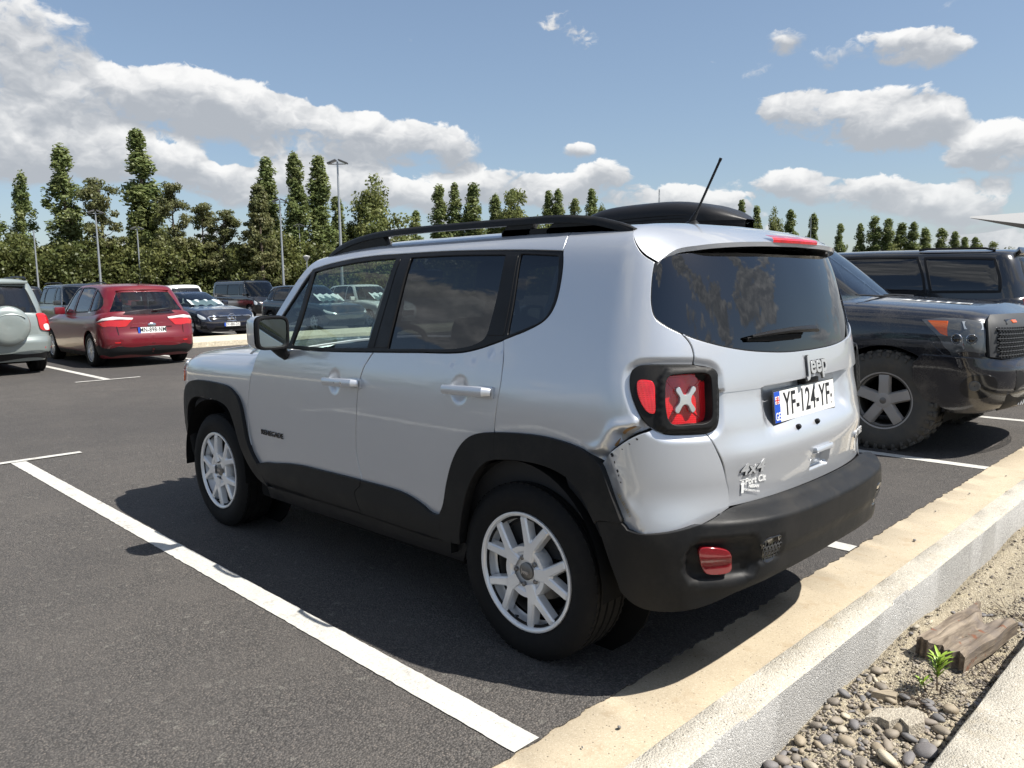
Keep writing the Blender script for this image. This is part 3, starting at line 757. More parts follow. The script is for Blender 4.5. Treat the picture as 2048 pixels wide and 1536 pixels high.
for i in range(13):
    t_ = i/12; u_ = -.437-.030*t_; v_ = .745-.075*t_; l_ = .010+.009*abs(math.sin(i*2.3)); scuff(M_scratch, [(u_-.0018, v_), (u_-l_*.5, v_+l_*.6), (u_-l_, v_+l_*.9), (u_-l_*.4, v_+l_*.25)], oc)
# front wings, bonnet and nose
VF = JF.vt[-1]; HOOD = 1.105
FE = JB.xf+JB.LF
ARCH_F = [(2.04,.45),(2.07,.53),(2.11,.60),(2.135,.70),(2.158,.80),(2.225,.865),(2.342,.895),(2.519,.90),(2.70,.895),(2.82,.865),(2.90,.80),(2.94,.70),(2.96,.58)]
for mir in (False, True):
    jp('front_wing', M_silver, loop(ARCH_F, [(2.96,.58),(3.10,.62),(3.22,.66)], [(3.22,.66),(3.20,.80),(3.19,.97),(3.14,HOOD)], [(3.14,HOOD),(2.6,HOOD),(2.02,HOOD+.01)], [(2.02,HOOD+.01),(1.99,1.08),(1.965,1.12),(2.018,1.011),(2.072,.864),(2.094,.76),(2.099,.667),(2.088,.60),(2.058,.507),(2.04,.45)]),
       surf=JF, grid=.045, mirror=mir)
    jp('bonnet', M_silver, loop([(1.96,HOOD+.012),(2.6,HOOD),(3.14,HOOD),(3.19,.985)], [(3.19,.985),(3.5,.985),(FE-.002,.985)], [(FE-.002,.985),(FE-.002,1.1)] , [(FE-.002,1.1),(3.3,1.12),(3.05,1.3),(2.95,VF-.002)], [(2.95,VF-.002),(1.96,VF-.002)], [(1.96,VF-.002),(1.96,HOOD+.012)]) if False else
       loop([(1.96,HOOD+.012),(2.6,HOOD),(2.98,HOOD)], [(2.98,HOOD),(2.98,VF-.003)], [(2.98,VF-.003),(1.96,VF-.003)], [(1.96,VF-.003),(1.96,HOOD+.012)]), surf=JF, grid=.05, mirror=mir)
    jp('nose_panel', M_silver, loop([(2.98,HOOD),(3.14,HOOD),(3.185,.985)], [(3.185,.985),(3.20,.80),(3.22,.66)], [(3.22,.66),(3.5,.66),(FE-.002,.66)], [(FE-.002,.66),(FE-.002,1.02)], [(FE-.002,1.02),(3.55,1.10),(3.25,1.2),(2.985,VF-.05)], [(2.985,VF-.05),(2.98,HOOD)]), surf=JF, grid=.05, mirror=mir)
    jp('front_bumper', M_clad, loop([(2.96,.585),(3.10,.625),(3.22,.655),(3.5,.655),(FE-.002,.655)], [(FE-.002,.655),(FE-.002,.30)], [(FE-.002,.30),(3.3,.28),(3.0,.30)], [(3.0,.30),(2.965,.45),(2.96,.585)]), surf=JF, off=.02, grid=.06, mirror=mir)
# radiator slots and lamps of the nose
for i in range(7):
    s = MB(); y = (i-3)*.115; s.box((3.27, y-.030, .72), (3.40, y+.030, .93), .012); s.build('grille_slot', M_gloss, JEEP)
for sgn in (1, -1):
    hl = MB(); hl.lathe([(.001, 3.345), (.07, 3.338), (.105, 3.318), (.112, 3.30), (.112, 3.20)], 32, 'x', (0, sgn*.60, .82)); h = hl.build('headlight', M_lensclear, JEEP)
    pass
# the amber front turn lamp wrapping the wing tip
for mir in (False, True):
    jp('turn_lamp', M_amber, loop([(2.985,.955),(3.05,.96),(3.06,.92),(3.05,.885),(2.985,.885),(2.975,.92),(2.985,.955)]), surf=JF, off=.008, gap=0, grid=.03, mirror=mir)
    jp('headlight_edge', M_lensclear, loop([(3.03,1.02),(3.12,1.035),(3.16,.99),(3.12,.955),(3.05,.965),(3.03,1.02)]), surf=JF, off=.010, gap=0, grid=.03, mirror=mir)
# windscreen
rows = []
for t in np.linspace(0, 1, 9):
    pl, _ = JB.eval(np.array([np.interp(t, [0, .25, .6, .85, 1], [2.05, 1.955, 1.845, 1.755, 1.695])]), np.array([np.interp(t, [0, .25, .6, .85, 1], [1.11, 1.21, 1.39, 1.525, 1.61])]), -.006)
    x, y, z = pl[0]; cx = x+np.interp(t, [0, 1], [.17, .03]); cz = z+np.interp(t, [0, 1], [-.02, .055])
    rows.append([(cx+(x-cx)*abs(s)**2.4, s*y, cz+(z-cz)*abs(s)**2.4) for s in np.linspace(-1, 1, 21)])
b = MB(); b.grid(rows); b.build('windscreen', M_clear, JEEP, angle=180)
b = MB(); b.box((1.88, -.74, 1.045), (2.08, .74, 1.085), .01); b.build('cowl', M_trim, JEEP)
# ---- tailgate
CRS = 1.0925
def plate_win(u): f = ufold(u); return sstep(-1.02, -1.10, f)
def off_gate(u, v):
    o = lamp_sink(u, v)
    o = o-.040*sstep(CRS, CRS-.006, v)*(1-sstep(.985, .905, v))*plate_win(u)
    o = o-.009*sstep(CRS, CRS-.005, v)*sstep(.96, 1.07, v)
    o = o+.014*np.exp(-((v-.865)/.055)**2)*(1-.5*sstep(-.95, -.80, ufold(u)))
    o = o-.006*sstep(.78, .70, v)
    o = o-.028*rrect(u, v, UC-.012, .775, .075, .030, .012, .010)
    return o
GL_B = [(-.654,1.301),(-.711,1.281),(-.80,1.257),(-.895,1.238),(-1.006,1.223),(-1.2,1.208),(UC,1.204)]
half = [*map(tuple, spline(GL_B[::-1], .012)), *map(tuple, spline(TG1, .012)[1:]), *map(tuple, spline(LAMPR[::-1], .012)[1:]), *map(tuple, spline(TG2, .012)[1:]), *map(tuple, spline([(-.852,.690),(-.92,.690),(-1.06,.690),(UC,.688)], .02)[1:])]
half = np.array(half); oth = half[::-1][1:-1].copy(); oth[:, 0] = 2*UC-oth[:, 0]
gate = np.vstack([half, oth])
uu = lambda v: [(x, v) for x in np.arange(-.84, 2*UC+.84, -.012)]
jp('tailgate', M_silver, gate, off=off_gate, grid=.03, cons=[uu(CRS+.0025), uu(CRS-.0085)], extra=np.vstack([fine(UC-.012,.775,.10,.05,.008), rings, rings*[-1, 1]+[2*UC, 0]]))
gl_half = np.vstack([spline([(UC,1.60),(-.9,1.60),(-.62,1.585),(-.543,1.556)], .02), spline(GL_L, .012)[1:], spline(GL_B, .012)[1:]])
gm = gl_half[::-1][1:-1].copy(); gm[:, 0] = 2*UC-gm[:, 0]
rear_gl = np.vstack([gl_half, gm])
jp('rear_window', M_tint2, rear_gl, off=-.004, grid=.045, lip=.006, gap=.003)
jp('window_surround', M_seam, rear_gl, off=-.016, grid=.08, lip=0, gap=-.01) if False else None
# backing behind the panel gaps
for mir in (False, True):
    jp('inner_shell', M_seam, loop([(2.10,.36),(2.13,.7),(2.0,1.145)], [(2.0,1.145),(1.2,1.145),(.5,1.17),(.2,1.2),(.09,1.24),(-.05,1.29),(-.13,1.36)], [(-.13,1.36),(-.13,1.585),(.0,1.635)], [(.0,1.635),(.0,1.74)], [(.0,1.74),(-.34,1.74)], [(-.34,1.74),(-.38,1.68),(-.50,1.55)], [(-.50,1.55),(-.53,1.38),(-.60,1.30),(-.70,1.25),(-.9,1.21)], [(-.9,1.21),(-.9,.69)], [(-.9,.69),(-.5,.62),(-.42,.72),(-.36,.84),(-.1,.87),(.15,.87),(.3,.78),(.40,.6),(.42,.36)], [(.42,.36),(2.10,.36)]), off=-.050, grid=.08, lip=0, gap=0, mirror=mir)
# ---- spoiler
Q, _ = JB.eval(*np.array(spline(SPL, .03)).T, .001)
T_pts = spline([(0, -.655, 1.582), (.30, -.642, 1.578), (.48, -.604, 1.570), (.555, -.562, 1.562), (.61, -.510, 1.550), tuple([Q[-1][1]-.006, Q[-1][0]-.008, Q[-1][2]])], .02)
nS = 41; rows = []
ss = np.linspace(0, 1, nS)
Td = np.r_[0, np.cumsum(np.linalg.norm(np.diff(T_pts, axis=0), axis=1))]; Td /= Td[-1]
for s in np.r_[-ss[::-1][:-1], ss]:
    a = abs(s); sg = 1 if s >= 0 else -1
    T = np.array([np.interp(a, Td, T_pts[:, c]) for c in range(3)]); T = np.array([T[1], T[0]*sg, T[2]])
    F0 = Q[0]; vF = np.interp(a, [0, 1], [VM-.002, 1.718])
    F = JB.eval(np.array([-.337]), np.array([vF]), .001)[0][0]; F[1] *= sg
    col = []
    for t in np.linspace(0, 1, 12):
        p = F+(T-F)*t
        # bow of the ruled skin follows the shut line at the ends and the roof crown in the middle
        i = t*(len(Q)-1); q = np.array([np.interp(i, np.arange(len(Q)), Q[:, c]) for c in range(3)]); chord = Q[0]+(Q[-1]-Q[0])*t; dq = q-chord; dq = np.array([dq[0], dq[1]*sg, dq[2]])
        p = p+dq*a**6+np.array([0, 0, .016])*math.sin(math.pi*t)**1.0*(1-a**6)
        col.append(p)
    e = T+np.array([.004, 0, -.016]); col.append(e)
    un = JB.eval(np.array([-.55-(1-a)*.85]), np.array([1.565]), .0)[0][0]; un = np.array([T[0]+.13*(1-a**4)+.01, T[1]*.985, T[2]-.012-.008*(1-a)])
    col += [e+(un-e)*.5+np.array([0, 0, .006]), un]
    rows.append(col)
b = MB(); b.grid(rows); SPO = b.build('roof_spoiler', M_silver, JEEP, angle=40)
b = MB(); br = []
for y in np.linspace(-.19, .19, 15):
    x = -.655+.06*(y/.5)**2; br.append([(x+.030, y, 1.6075), (x-.001, y, 1.596), (x-.0065, y, 1.588), (x-.004, y, 1.578), (x+.02, y, 1.578)])
b.grid(br); b.build('brake_light', M_red, SPO)
# ---- tail lamps
LENS_OP = [(-.601,1.10),(-.603,1.140),(-.614,1.154),(-.655,1.159),(-.697,1.161),(-.745,1.157),(-.762,1.145),(-.771,1.094),(-.771,1.004),(-.752,.990),(-.695,.988),(-.637,.989),(-.617,1.003),(-.606,1.043)]
op = spline(LENS_OP, .008, True)
sl = spline([(-.509,1.125),(-.511,1.135),(-.518,1.139),(-.545,1.138),(-.556,1.135),(-.565,1.122),(-.570,1.08),(-.573,1.040),(-.570,1.030),(-.560,1.030),(-.548,1.036),(-.526,1.066),(-.513,1.098)], .008, True)
def off_lamp(u, v):
    f = ufold(u)
    return .002+.012*rrect(f, v, -.69, 1.073, .100, .100, .03, .014)
for mir in (False, True):
    hs = jp('tail_lamp', M_clad, lamp_loop, holes=[op, sl], off=off_lamp, grid=.014, mirror=mir, lip=.075, gap=.0012)
    L = panel('lens', M_red, hs, JB, inset(op, -.006), off=-.028, grid=.012, lip=0, gap=0, mirror=mir)
    panel('side_lens', M_red, hs, JB, sl, off=.006, grid=.012, lip=.01, gap=.001, mirror=mir)
    cx, cy = -.685, 1.070
    X = [(-.011,.020),(-.034,.052),(-.046,.042),(-.026,.012),(-.026,-.012),(-.046,-.042),(-.034,-.052),(-.011,-.020),(.011,-.020),(.034,-.052),(.046,-.042),(.026,-.012),(.026,.012),(.046,.042),(.034,.052),(.011,.020)]
    panel('reverse_lamp', M_lensclear, hs, JB, spline([(cx+a*.80, cy+b*.82) for a, b in X], .006, True), off=-.012, grid=.008, lip=.016, gap=0, mirror=mir)
    # segment ribs of the red lens
    for (a, b2) in (((-.605,1.150),(-.655,1.100)), ((-.765,1.150),(-.715,1.100)), ((-.610,.995),(-.655,1.035)), ((-.765,.995),(-.715,1.035))):
        d = np.array(b2)-np.array(a); d /= np.hypot(*d); nn = np.array([-d[1], d[0]])*.0022
        panel('lens_rib', M_red, hs, JB, np.array([a+nn, a-nn, b2-nn, b2+nn]), off=-.025, grid=.02, lip=.004, gap=0, mirror=mir)
# ---- number plate
def make_plate(parent, M, text, w=.52, h=.112, flag=True, frame=M_gloss, left='GE', simple=False):
    """plate in local axes: x right, y up, z out"""
    b = MB(); b.box((-w/2-.006, -h/2-.006, -.004), (w/2+.006, h/2+.006, .0), .002); e = b.build('number_plate', frame, parent); e.matrix_local = M
    f = MB(); f.box((-w/2, -h/2, .0), (w/2, h/2, .0015)); f.build('plate_face', M_plate, e)
    bl = MB(); bl.box((-w/2, -h/2, .0015), (-w/2+.044*w/.52, h/2, .0022)); bl.build('country_band', M_blue, e)
    t = text_mesh(text, h*1.08, .0004, .0014 if not simple else .002, .74*w/.52, spacing=1.06); o = link('plate_number', t, M_ink, e); o.location = (w*.030, -h*.00, .0022)
    if not simple:
        o = link('country_code', text_mesh(left, h*.36, .0003, .0006, .78), M_plate, e); o.location = (-w/2+.022, -h*.32, .0027)
        fl = MB(); cx, cy, s = -w/2+.022, h*.22, .014; fl.box((cx-s*1.15, cy-s, .0024), (cx+s*1.15, cy+s, .0030)); fl.build('flag', M_plate, e)
        c = MB(); c.box((cx-s*1.15, cy-s*.16, .0032), (cx+s*1.15, cy+s*.16, .0036)); c.box((cx-s*.16, cy-s, .0038), (cx+s*.16, cy+s, .0042))
        for a in (-.62, .62):
            for q in (-.58, .58): c.box((cx+a*s-s*.18, cy+q*s-s*.10, .0032), (cx+a*s+s*.18, cy+q*s+s*.10, .0036)); c.box((cx+a*s-s*.08, cy+q*s-s*.22, .0038), (cx+a*s+s*.08, cy+q*s+s*.22, .0042))
        c.build('flag_cross', M_flagred, e)
        for (px, py, r) in ((w/2-.028, -.006, .008), (w/2-.026, -.034, .004)):
            d = MB(); d.lathe([(.0001, .0024), (r, .0024), (r, .0016)], 14, 'z', (px, py, 0)); d.build('plate_seal', M_disc, e)
    return e
pc, pn = JB.eval(np.array([UC]), np.array([1.003]), off_gate)
def basis(n, up=Vector((0, 0, 1)), p=(0, 0, 0)):
    n = Vector(n).normalized(); up = (up-n*up.dot(n)).normalized(); r = up.cross(n)
    return Matrix(((r.x, up.x, n.x, p[0]), (r.y, up.y, n.y, p[1]), (r.z, up.z, n.z, p[2]), (0, 0, 0, 1)))
PL = make_plate(JEEP, basis((-1, 0, .10), p=(-.726, .040, .985)), 'YF-124-YF')
for y in (.155, .0):
    s = MB(); s.lathe([(.0001, -.013), (.007, -.012), (.010, -.007), (.011, 0.01)], 14, 'z'); o = s.build('bump_stop', M_trim, JEEP); 
    p, n = JB.eval(np.array([UC+y+.012]), np.array([.920]), off_gate); o.matrix_local = basis(-Vector(n[0]), p=p[0])
lampb = MB(); lampb.box((-.728, -.07, 1.045), (-.690, .05, 1.068), .006); lampb.build('plate_light', M_trim, JEEP)
# ---- badges
def badge(text, surf, u, v, size, matl, off=0.0, sx=1.0, bold=.0, depth=.003, mirror=False, name='badge', shear=0, bevel=0.0, spacing=1.0):
    o = link(name, text_mesh(text, size, depth, bold, sx, shear, bevel, spacing), matl, JEEP); o.matrix_local = surf_frame(surf, u, v, off, mirror); return o
badge('Jeep', JB, UC-.005, 1.140, .098, M_satin, .0085, 1.05, .0018, .0016)
b_ = badge('Jeep', JB, UC-.005, 1.140, .098, M_gloss, .0045, 1.05, .0044, .0018)
badge('4x4', JB, -.942, .815, .060, M_gloss, .0050, 1.35, .0022, .0030, shear=.25); badge('4x4', JB, -.942, .815, .060, M_satin, .0086, 1.35, .0010, .0006, shear=.25)
badge('RENEGADE', JB, 1.835, .680, .040, M_gloss, .003, 1.12, .0004, .002, spacing=1.05)
badge('RENEGADE', JB, 1.835, .680, .040, M_gloss, .003, 1.08, .0018, .002, mirror=True)
badge('LATITUDE', JB, 2*UC+.93, .805, .035, M_satin, .006, 1.2, .0012, .003)
badge('Port Cit', JB, -.968, .770, .033, M_white, .0022, 1.0, .0008, .0003, name='dealer_sticker')
badge('NISSAN', JB, -.962, .748, .015, M_white, .0020, 1.1, .0006, .0003, name='dealer_sticker')
badge('PORTSMOUTH, N.H.', JB, -.955, .734, .0095, M_white, .0018, 1.0, .0002, .0003, name='dealer_sticker')
st = MB(); st.box((-.008, -.045, 0), (.008, -.005, .0006)); st.box((-.013, -.005, 0), (.013, .004, .0006)); st.box((-.008, .006, 0), (.008, .012, .0006)); st.box((-.020, .016, 0), (.020, .019, .0006))
o = st.build('dealer_sticker', M_white, JEEP); o.matrix_local = surf_frame(JB, -.903, .765, .0022); o.scale = (.75, .75, 1)
# ---- tailgate handle, wiper
p, n = JB.eval(np.array([UC-.012]), np.array([.812]), off_gate)
hb = MB(); hb.box((-.078, -.030, -.012), (.078, .024, .010), .008); o = hb.build('tailgate_handle', M_silver, JEEP); o.matrix_local = basis(n[0], p=p[0])
def on_glass(u, v, off): return Vector(JB.eval(np.array([u]), np.array([v]), off)[0][0])
wp = MB(); wp.tube([on_glass(-.955,1.276,.020), on_glass(-1.05,1.283,.026), on_glass(-1.20,1.287,.034), on_glass(-1.36,1.284,.036), on_glass(-1.41,1.278,.028)], [.006,.011,.014,.018,.012], 10, flat=(1.0, .75)); wip = wp.build('rear_wiper', M_trim, JEEP)
wb = MB(); wb.tube([on_glass(-.945,1.268,.006), on_glass(-1.1,1.265,.010), on_glass(-1.30,1.262,.010)], [.006,.009,.007], 8, flat=(.6, 1.2)); wb.build('wiper_blade', M_rubber, wip)
# ---- rear bumper
BT = [(-.464,.634),(-.504,.626),(-.572,.631),(-.639,.642),(-.705,.659),(-.777,.681),(-.836,.694),(-.909,.700),(-1.058,.702),(UC,.702)]
BB = [(UC,.455),(-1.20,.452),(-1.05,.447),(-.93,.432),(-.861,.415),(-.79,.392),(-.724,.375),(-.643,.362),(-.560,.358),(-.509,.362),(-.465,.380),(-.432,.412)]
def half_sym(h):
    m = h[::-1][1:-1].copy(); m[:, 0] = 2*UC-m[:, 0]; return np.vstack([h, m])
bh = np.vstack([spline(BB, .015), spline([(-.432,.412),(-.425,.44)], .015)[1:], spline([(-.425,.44),(-.395,.53),(-.376,.60),(-.368,.648)], .015)[1:], spline([(-.368,.648),(-.448,.655),(-.464,.634)], .015)[1:], spline(BT, .012)[1:]])
BUMP = jp('rear_bumper', M_clad, half_sym(bh), off=off_bumper, grid=.022, lip=.05, gap=.001)
uu2 = lambda v: [(x, v) for x in np.arange(-.9, 2*UC+.9, -.02)]
b = MB()          # step pad between tailgate and bumper lip
rr = []
for u in np.linspace(-.80, 2*UC+.80, 41):
    a, _ = JB.eval(np.array([u]), np.array([.684]), -.03); c, _ = JB.eval(np.array([u]), np.array([.676]), off_bumper(np.array([u]), np.array([.676]))[0]-.004)
    rr.append([a[0]+np.array([0, 0, -.004]), c[0]])
b.grid(rr); b.build('step_pad', M_trim, BUMP)
for s in (0, 1):
    fu = lambda u: u if not s else 2*UC-u
    fog = [(fu(-.768+(a+.768)*.86), .538+(c-.538)*.88) for a, c in [(-.700,.590),(-.812,.577),(-.826,.560),(-.842,.502),(-.832,.489),(-.745,.487),(-.728,.497),(-.694,.575)]]
    panel('fog_reflector', M_reflect, BUMP, JB, spline(fog, .01, True), off=lambda u, v: off_bumper(u, v, False)-.008, grid=.02, lip=.04, gap=0)
    ms = [(fu(a), c) for a, c in [(-.945,.583),(-1.044,.588),(-1.053,.552),(-1.043,.517),(-.973,.512),(-.960,.540)]]
    mo = spline(ms, .01, True)
    holder = panel('vent_insert', M_gloss, BUMP, JB, mo, off=lambda u, v: off_bumper(u, v)+.001, grid=.03, lip=.01, gap=0)
    hexs = MB()
    for i in range(-8, 9):
        for j in range(-6, 7):
            u0 = (-1.0 if not s else 2*UC+1.0)+i*.0175+(.00875 if j % 2 else 0); v0 = .548+j*.0152
            if not inside(np.array([[u0, v0]]), inset(mo if area2(mo) > 0 else mo[::-1], .006))[0]: continue
            ring = [[], []]
            for q in range(6):
                a = math.pi/6+q*math.pi/3
                for k_, (r, of) in enumerate(((.0101, .004), (.0072, .0050))):
                    pp = JB.eval(np.array([u0+r*math.cos(a)]), np.array([v0+r*math.sin(a)]), 0.0)
                    ring[k_].append(tuple(pp[0][0]+pp[1][0]*(off_bumper(np.array([u0]), np.array([v0]))[0]+of)))
            vs = ring[0]+ring[1]; hexs.add(vs, [(q, (q+1) % 6, 6+(q+1) % 6, 6+q) for q in range(6)])
    hexs.build('honeycomb_mesh', M_hex, holder, fix=False)
# ---- wheel-arch and sill cladding
IN_R = [(.347,.40),(.340,.44),(.314,.524),(.272,.637),(.218,.723),(.180,.760),(.143,.785),(.10,.797),(.052,.804),(-.03,.811),(-.097,.812),(-.15,.808),(-.197,.800),(-.264,.776),(-.309,.738),(-.344,.685),(-.362,.640)]
OUT_R = [(.451,.513),(.421,.562),(.391,.654),(.353,.746),(.307,.816),(.255,.861),(.195,.885),(.101,.900),(-.019,.910),(-.140,.913),(-.244,.904),(-.326,.886),(-.389,.848),(-.412,.800),(-.437,.724),(-.452,.660)]
i0 = OUT_R.index((.101,.900)); j0 = IN_R.index((.10,.797))
IN_F = [(1.940,.372),(2.025,.397),(2.103,.455),(2.177,.554),(2.225,.667),(2.250,.72),(2.272,.752),(2.30,.777),(2.339,.795),(2.40,.808),(2.463,.813),(2.57,.815),(2.68,.811),(2.74,.800),(2.80,.775),(2.845,.74),(2.88,.68),(2.90,.60),(2.91,.50),(2.915,.40)]
OUT_F = [(2.012,.493),(2.059,.541),(2.102,.613),(2.124,.709),(2.148,.804),(2.175,.845),(2.219,.875),(2.275,.898),(2.342,.909),(2.42,.913),(2.519,.914),(2.64,.913),(2.74,.905),(2.83,.885),(2.90,.845),(2.945,.78),(2.97,.70),(2.985,.60),(2.99,.50),(2.99,.40)]
SILL = [(2.012,.493),(1.93,.512),(1.838,.522),(1.70,.540),(1.569,.551),(1.327,.557),(1.10,.561)]
for mir in (False, True):
    kw = dict(grid=.022, lip=.045, gap=.0012, mirror=mir)
    fl = lambda u, v: .016+.006*np.sin(np.clip((v-.4)/.5, 0, 1)*math.pi)
    jp('arch_cladding', M_clad, loop(IN_R[:j0+1], [(.10,.797),(.109,.849),(.101,.900)], OUT_R[:i0+1][::-1], [(.451,.513),(.46,.40),(.347,.40)]), off=fl, **kw)
    jp('arch_cladding', M_clad, loop(IN_R[j0:], [(-.362,.640),(-.372,.652),(-.452,.660)], OUT_R[i0:][::-1], [(.101,.900),(.109,.849),(.10,.797)]), off=fl, **kw)
    jp('arch_cladding', M_clad, loop(IN_F, [(2.915,.40),(2.99,.40)], OUT_F[::-1], [(2.012,.493),(1.975,.426),(1.940,.372)]), off=fl, **kw)
    so_ = lambda u, v: .013+.007*np.exp(-((v-.47)/.05)**2)-.02*sstep(.40, .36, v)
    jp('sill_cladding', M_clad, loop(SILL, [(1.10,.561),(1.021,.561)], [(1.021,.557),(1.030,.53),(1.068,.502),(1.062,.45),(1.046,.385)], [(1.046,.385),(1.5,.366),(1.90,.350)], [(1.90,.350),(1.940,.372),(1.975,.426),(2.012,.493)]), off=so_, grid=.03, lip=.03, gap=.002, mirror=mir)
    jp('sill_cladding', M_clad, loop([(1.017,.561),(.772,.561),(.70,.556),(.652,.548),(.60,.535),(.562,.522),(.535,.510),(.508,.503),(.475,.504),(.451,.513)], [(.451,.513),(.46,.40),(.44,.385)], [(.44,.385),(.544,.374),(1.042,.385)], [(1.042,.385),(1.058,.45),(1.064,.502),(1.026,.53),(1.017,.561)]), off=so_, grid=.03, lip=.03, gap=.002, mirror=mir)
    jp('sill_rail', M_trim, loop([(2.0,.35),(1.5,.362),(1.0,.382),(.40,.392)], [(.40,.392),(.34,.39),(.38,.30)], [(.38,.30),(2.0,.28)], [(2.0,.28),(2.0,.35)]), off=-.012, grid=.06, lip=.02, gap=0, mirror=mir)
    # wheel housings
    for x0, R_ in ((0, .405), (2.57, .405)):
        w_ = MB(); pr = []
        for a in np.linspace(math.radians(-4), math.radians(184), 30):
            pr.append([(x0+R_*math.cos(a)*(.98 if math.sin(a) < .7 else .98), y_*(-1 if mir else 1), .36+R_*math.sin(a)*1.04) for y_ in (.875, .56)])
        w_.grid(pr); w_.build('wheel_housing', M_dark, JEEP, fix=False, angle=180)
        k_ = MB(); k_.prism([(x0+.42*math.cos(a), .36+.42*math.sin(a)) for a in np.linspace(0, 2*math.pi, 24, endpoint=False)], (-.58 if mir else .58), (-.57 if mir else .57), 'y'); k_.build('inner_wall', M_dark, JEEP)
un = MB(); un.box((.40, -.80, .25), (2.15, .80, .42), .03); un.box((-.60, -.56, .30), (3.0, .56, .62), .03); un.box((-.72, -.5, .42), (-.3, .5, .62), .02); un.build('underbody', M_dark, JEEP)
#ex = MB(); ex.tube([(-.1, -.45, .33), (-.5, -.48, .32), (-.72, -.48, .31)], [.05, .08, .03], 12); ex.build('exhaust', M_disc, JEEP)
# ---- wheels
TY = tyre_mesh(.345, .218, .215); RM = rim_mesh(.232, .19, .100)
TYR = [.338]
for i, (x, sgn) in enumerate(((0, 1), (2.57, 1), (0, -1), (2.57, -1))):
    sp = y_spokes(.232, .100, math.radians(90+14 if i == 0 else 90-22))
    wh = build_wheel(JEEP, 'wheel', (x, sgn*.752, .343), 0 if sgn > 0 else math.pi, .345, .218, .215, .100, sp, M_alloy, M_rubber, M_disc, TY, RM, phase=math.radians(90+14+36))
    if sgn > 0:
        t = text_mesh('Jeep', .022, .0006, .0006); o = link('cap_badge', t, M_chrome, wh); o.matrix_local = basis((0, 1, 0), p=(0, .0955, 0))
    vs = MB(); vs.tube([(.05, .085, -.195), (.045, .105, -.185)], .005, 8); vs.build('valve', M_gloss, wh)
# ---- door handles
for mir in (False, True):
    for (u0, u1, v0, keyed) in ((1.266, .996, 1.014, True), (.394, .133, 1.045, False)):
        P_ = [JB.eval(np.array([u]), np.array([v]), o)[0][0] for u, v, o in ((u0+.005, v0-.003, .012), (u0-.015, v0-.002, .036), (u0-.09, v0, .043), (u1+.09, v0+.002, .043), (u1+.02, v0+.003, .036), (u1, v0+.003, .012))]
        s = -1 if mir else 1
        h = MB(); h.tube([(p[0], p[1]*s, p[2]) for p in P_], [.014, .0185, .0185, .0205, .021, .016], 12, flat=(.55, 1.0)); ho = h.build('door_handle', M_silver, JEEP)
        pd = MB(); pp = JB.eval(np.array([u1+.035]), np.array([v0+.003]), 0.)[0][0]
        pd.box((pp[0]-.045, pp[1]*s-.008, pp[2]-.023), (pp[0]+.040, pp[1]*s+.010, pp[2]+.023), .006); pd.build('handle_base', M_silver, ho)
        if keyed and not mir:
            kk = MB(); q = JB.eval(np.array([u1+.085]), np.array([v0]), .053)[0][0]; kk.lathe([(.0001, .001), (.009, .0), (.010, -.006)], 14, 'y', tuple(q)); kk.build('key_cylinder', M_chrome, ho)
            kk = MB(); q = JB.eval(np.array([u1+.135]), np.array([v0]), .053)[0][0]; kk.lathe([(.0001, .001), (.005, .0), (.005, -.006)], 12, 'y', tuple(q)); kk.build('lock_button', M_gloss, ho)
# ---- mirrors
def sq(cy, cz, hy, hz, r=.35, n=24):
    out = []
    for i in range(n):
        a = 2*math.pi*i/n; c, s_ = math.cos(a), math.sin(a); e = 2/5.0
        out.append((cy+hy*math.copysign(abs(c)**e, c), cz+hz*math.copysign(abs(s_)**e, s_)))
    return out
for sgn in (1, -1):
    b = MB(); secs = [(1.600, .968, 1.217, .086, .081), (1.606, .968, 1.217, .090, .085), (1.630, .968, 1.217, .089, .084), (1.665, .968, 1.217, .086, .081)]
    rows = [[(x, y*sgn, z) for y, z in sq(cy, cz, hy, hz)] for x, cy, cz, hy, hz in secs]; rows = [r+[r[0]] for r in rows]
    inner = [[(1.600, y*sgn, z) for y, z in sq(.968, 1.217, .078, .073)], [(1.622, y*sgn, z) for y, z in sq(.968, 1.217, .074, .068)]]; inner = [r+[r[0]] for r in inner]
    b.grid(inner[::-1]+rows); mh = b.build('wing_mirror', M_trim, JEEP, angle=50)
    b = MB(); b.prism([(y, z) for y, z in sq(0, 0, .075, .069)], -.002, .002, 'x'); mg_ = b.build('mirror_glass', M_mirror, mh); mg_.location = (1.616, .968*sgn, 1.217); mg_.rotation_euler = (0, math.radians(-5.5), math.radians(-3*sgn))
    b = MB(); secs = [(1.626, .0905, .0855), (1.660, .0905, .0855), (1.715, .082, .078), (1.745, .065, .055), (1.757, .02, .018)]
    rows = [[(x, y*sgn, z) for y, z in sq(.972, 1.219, hy, hz)] for x, hy, hz in secs]; rows = [r+[r[0]] for r in rows]; b.grid(rows); b.build('mirror_cap', M_silver, mh, angle=60)
    b = MB(); b.tube([(1.655, .93*sgn, 1.15), (1.67, .885*sgn, 1.105), (1.68, .84*sgn, 1.075)], [.045, .034, .030], 10, flat=(1.1, .7)); b.build('mirror_foot', M_trim, mh)
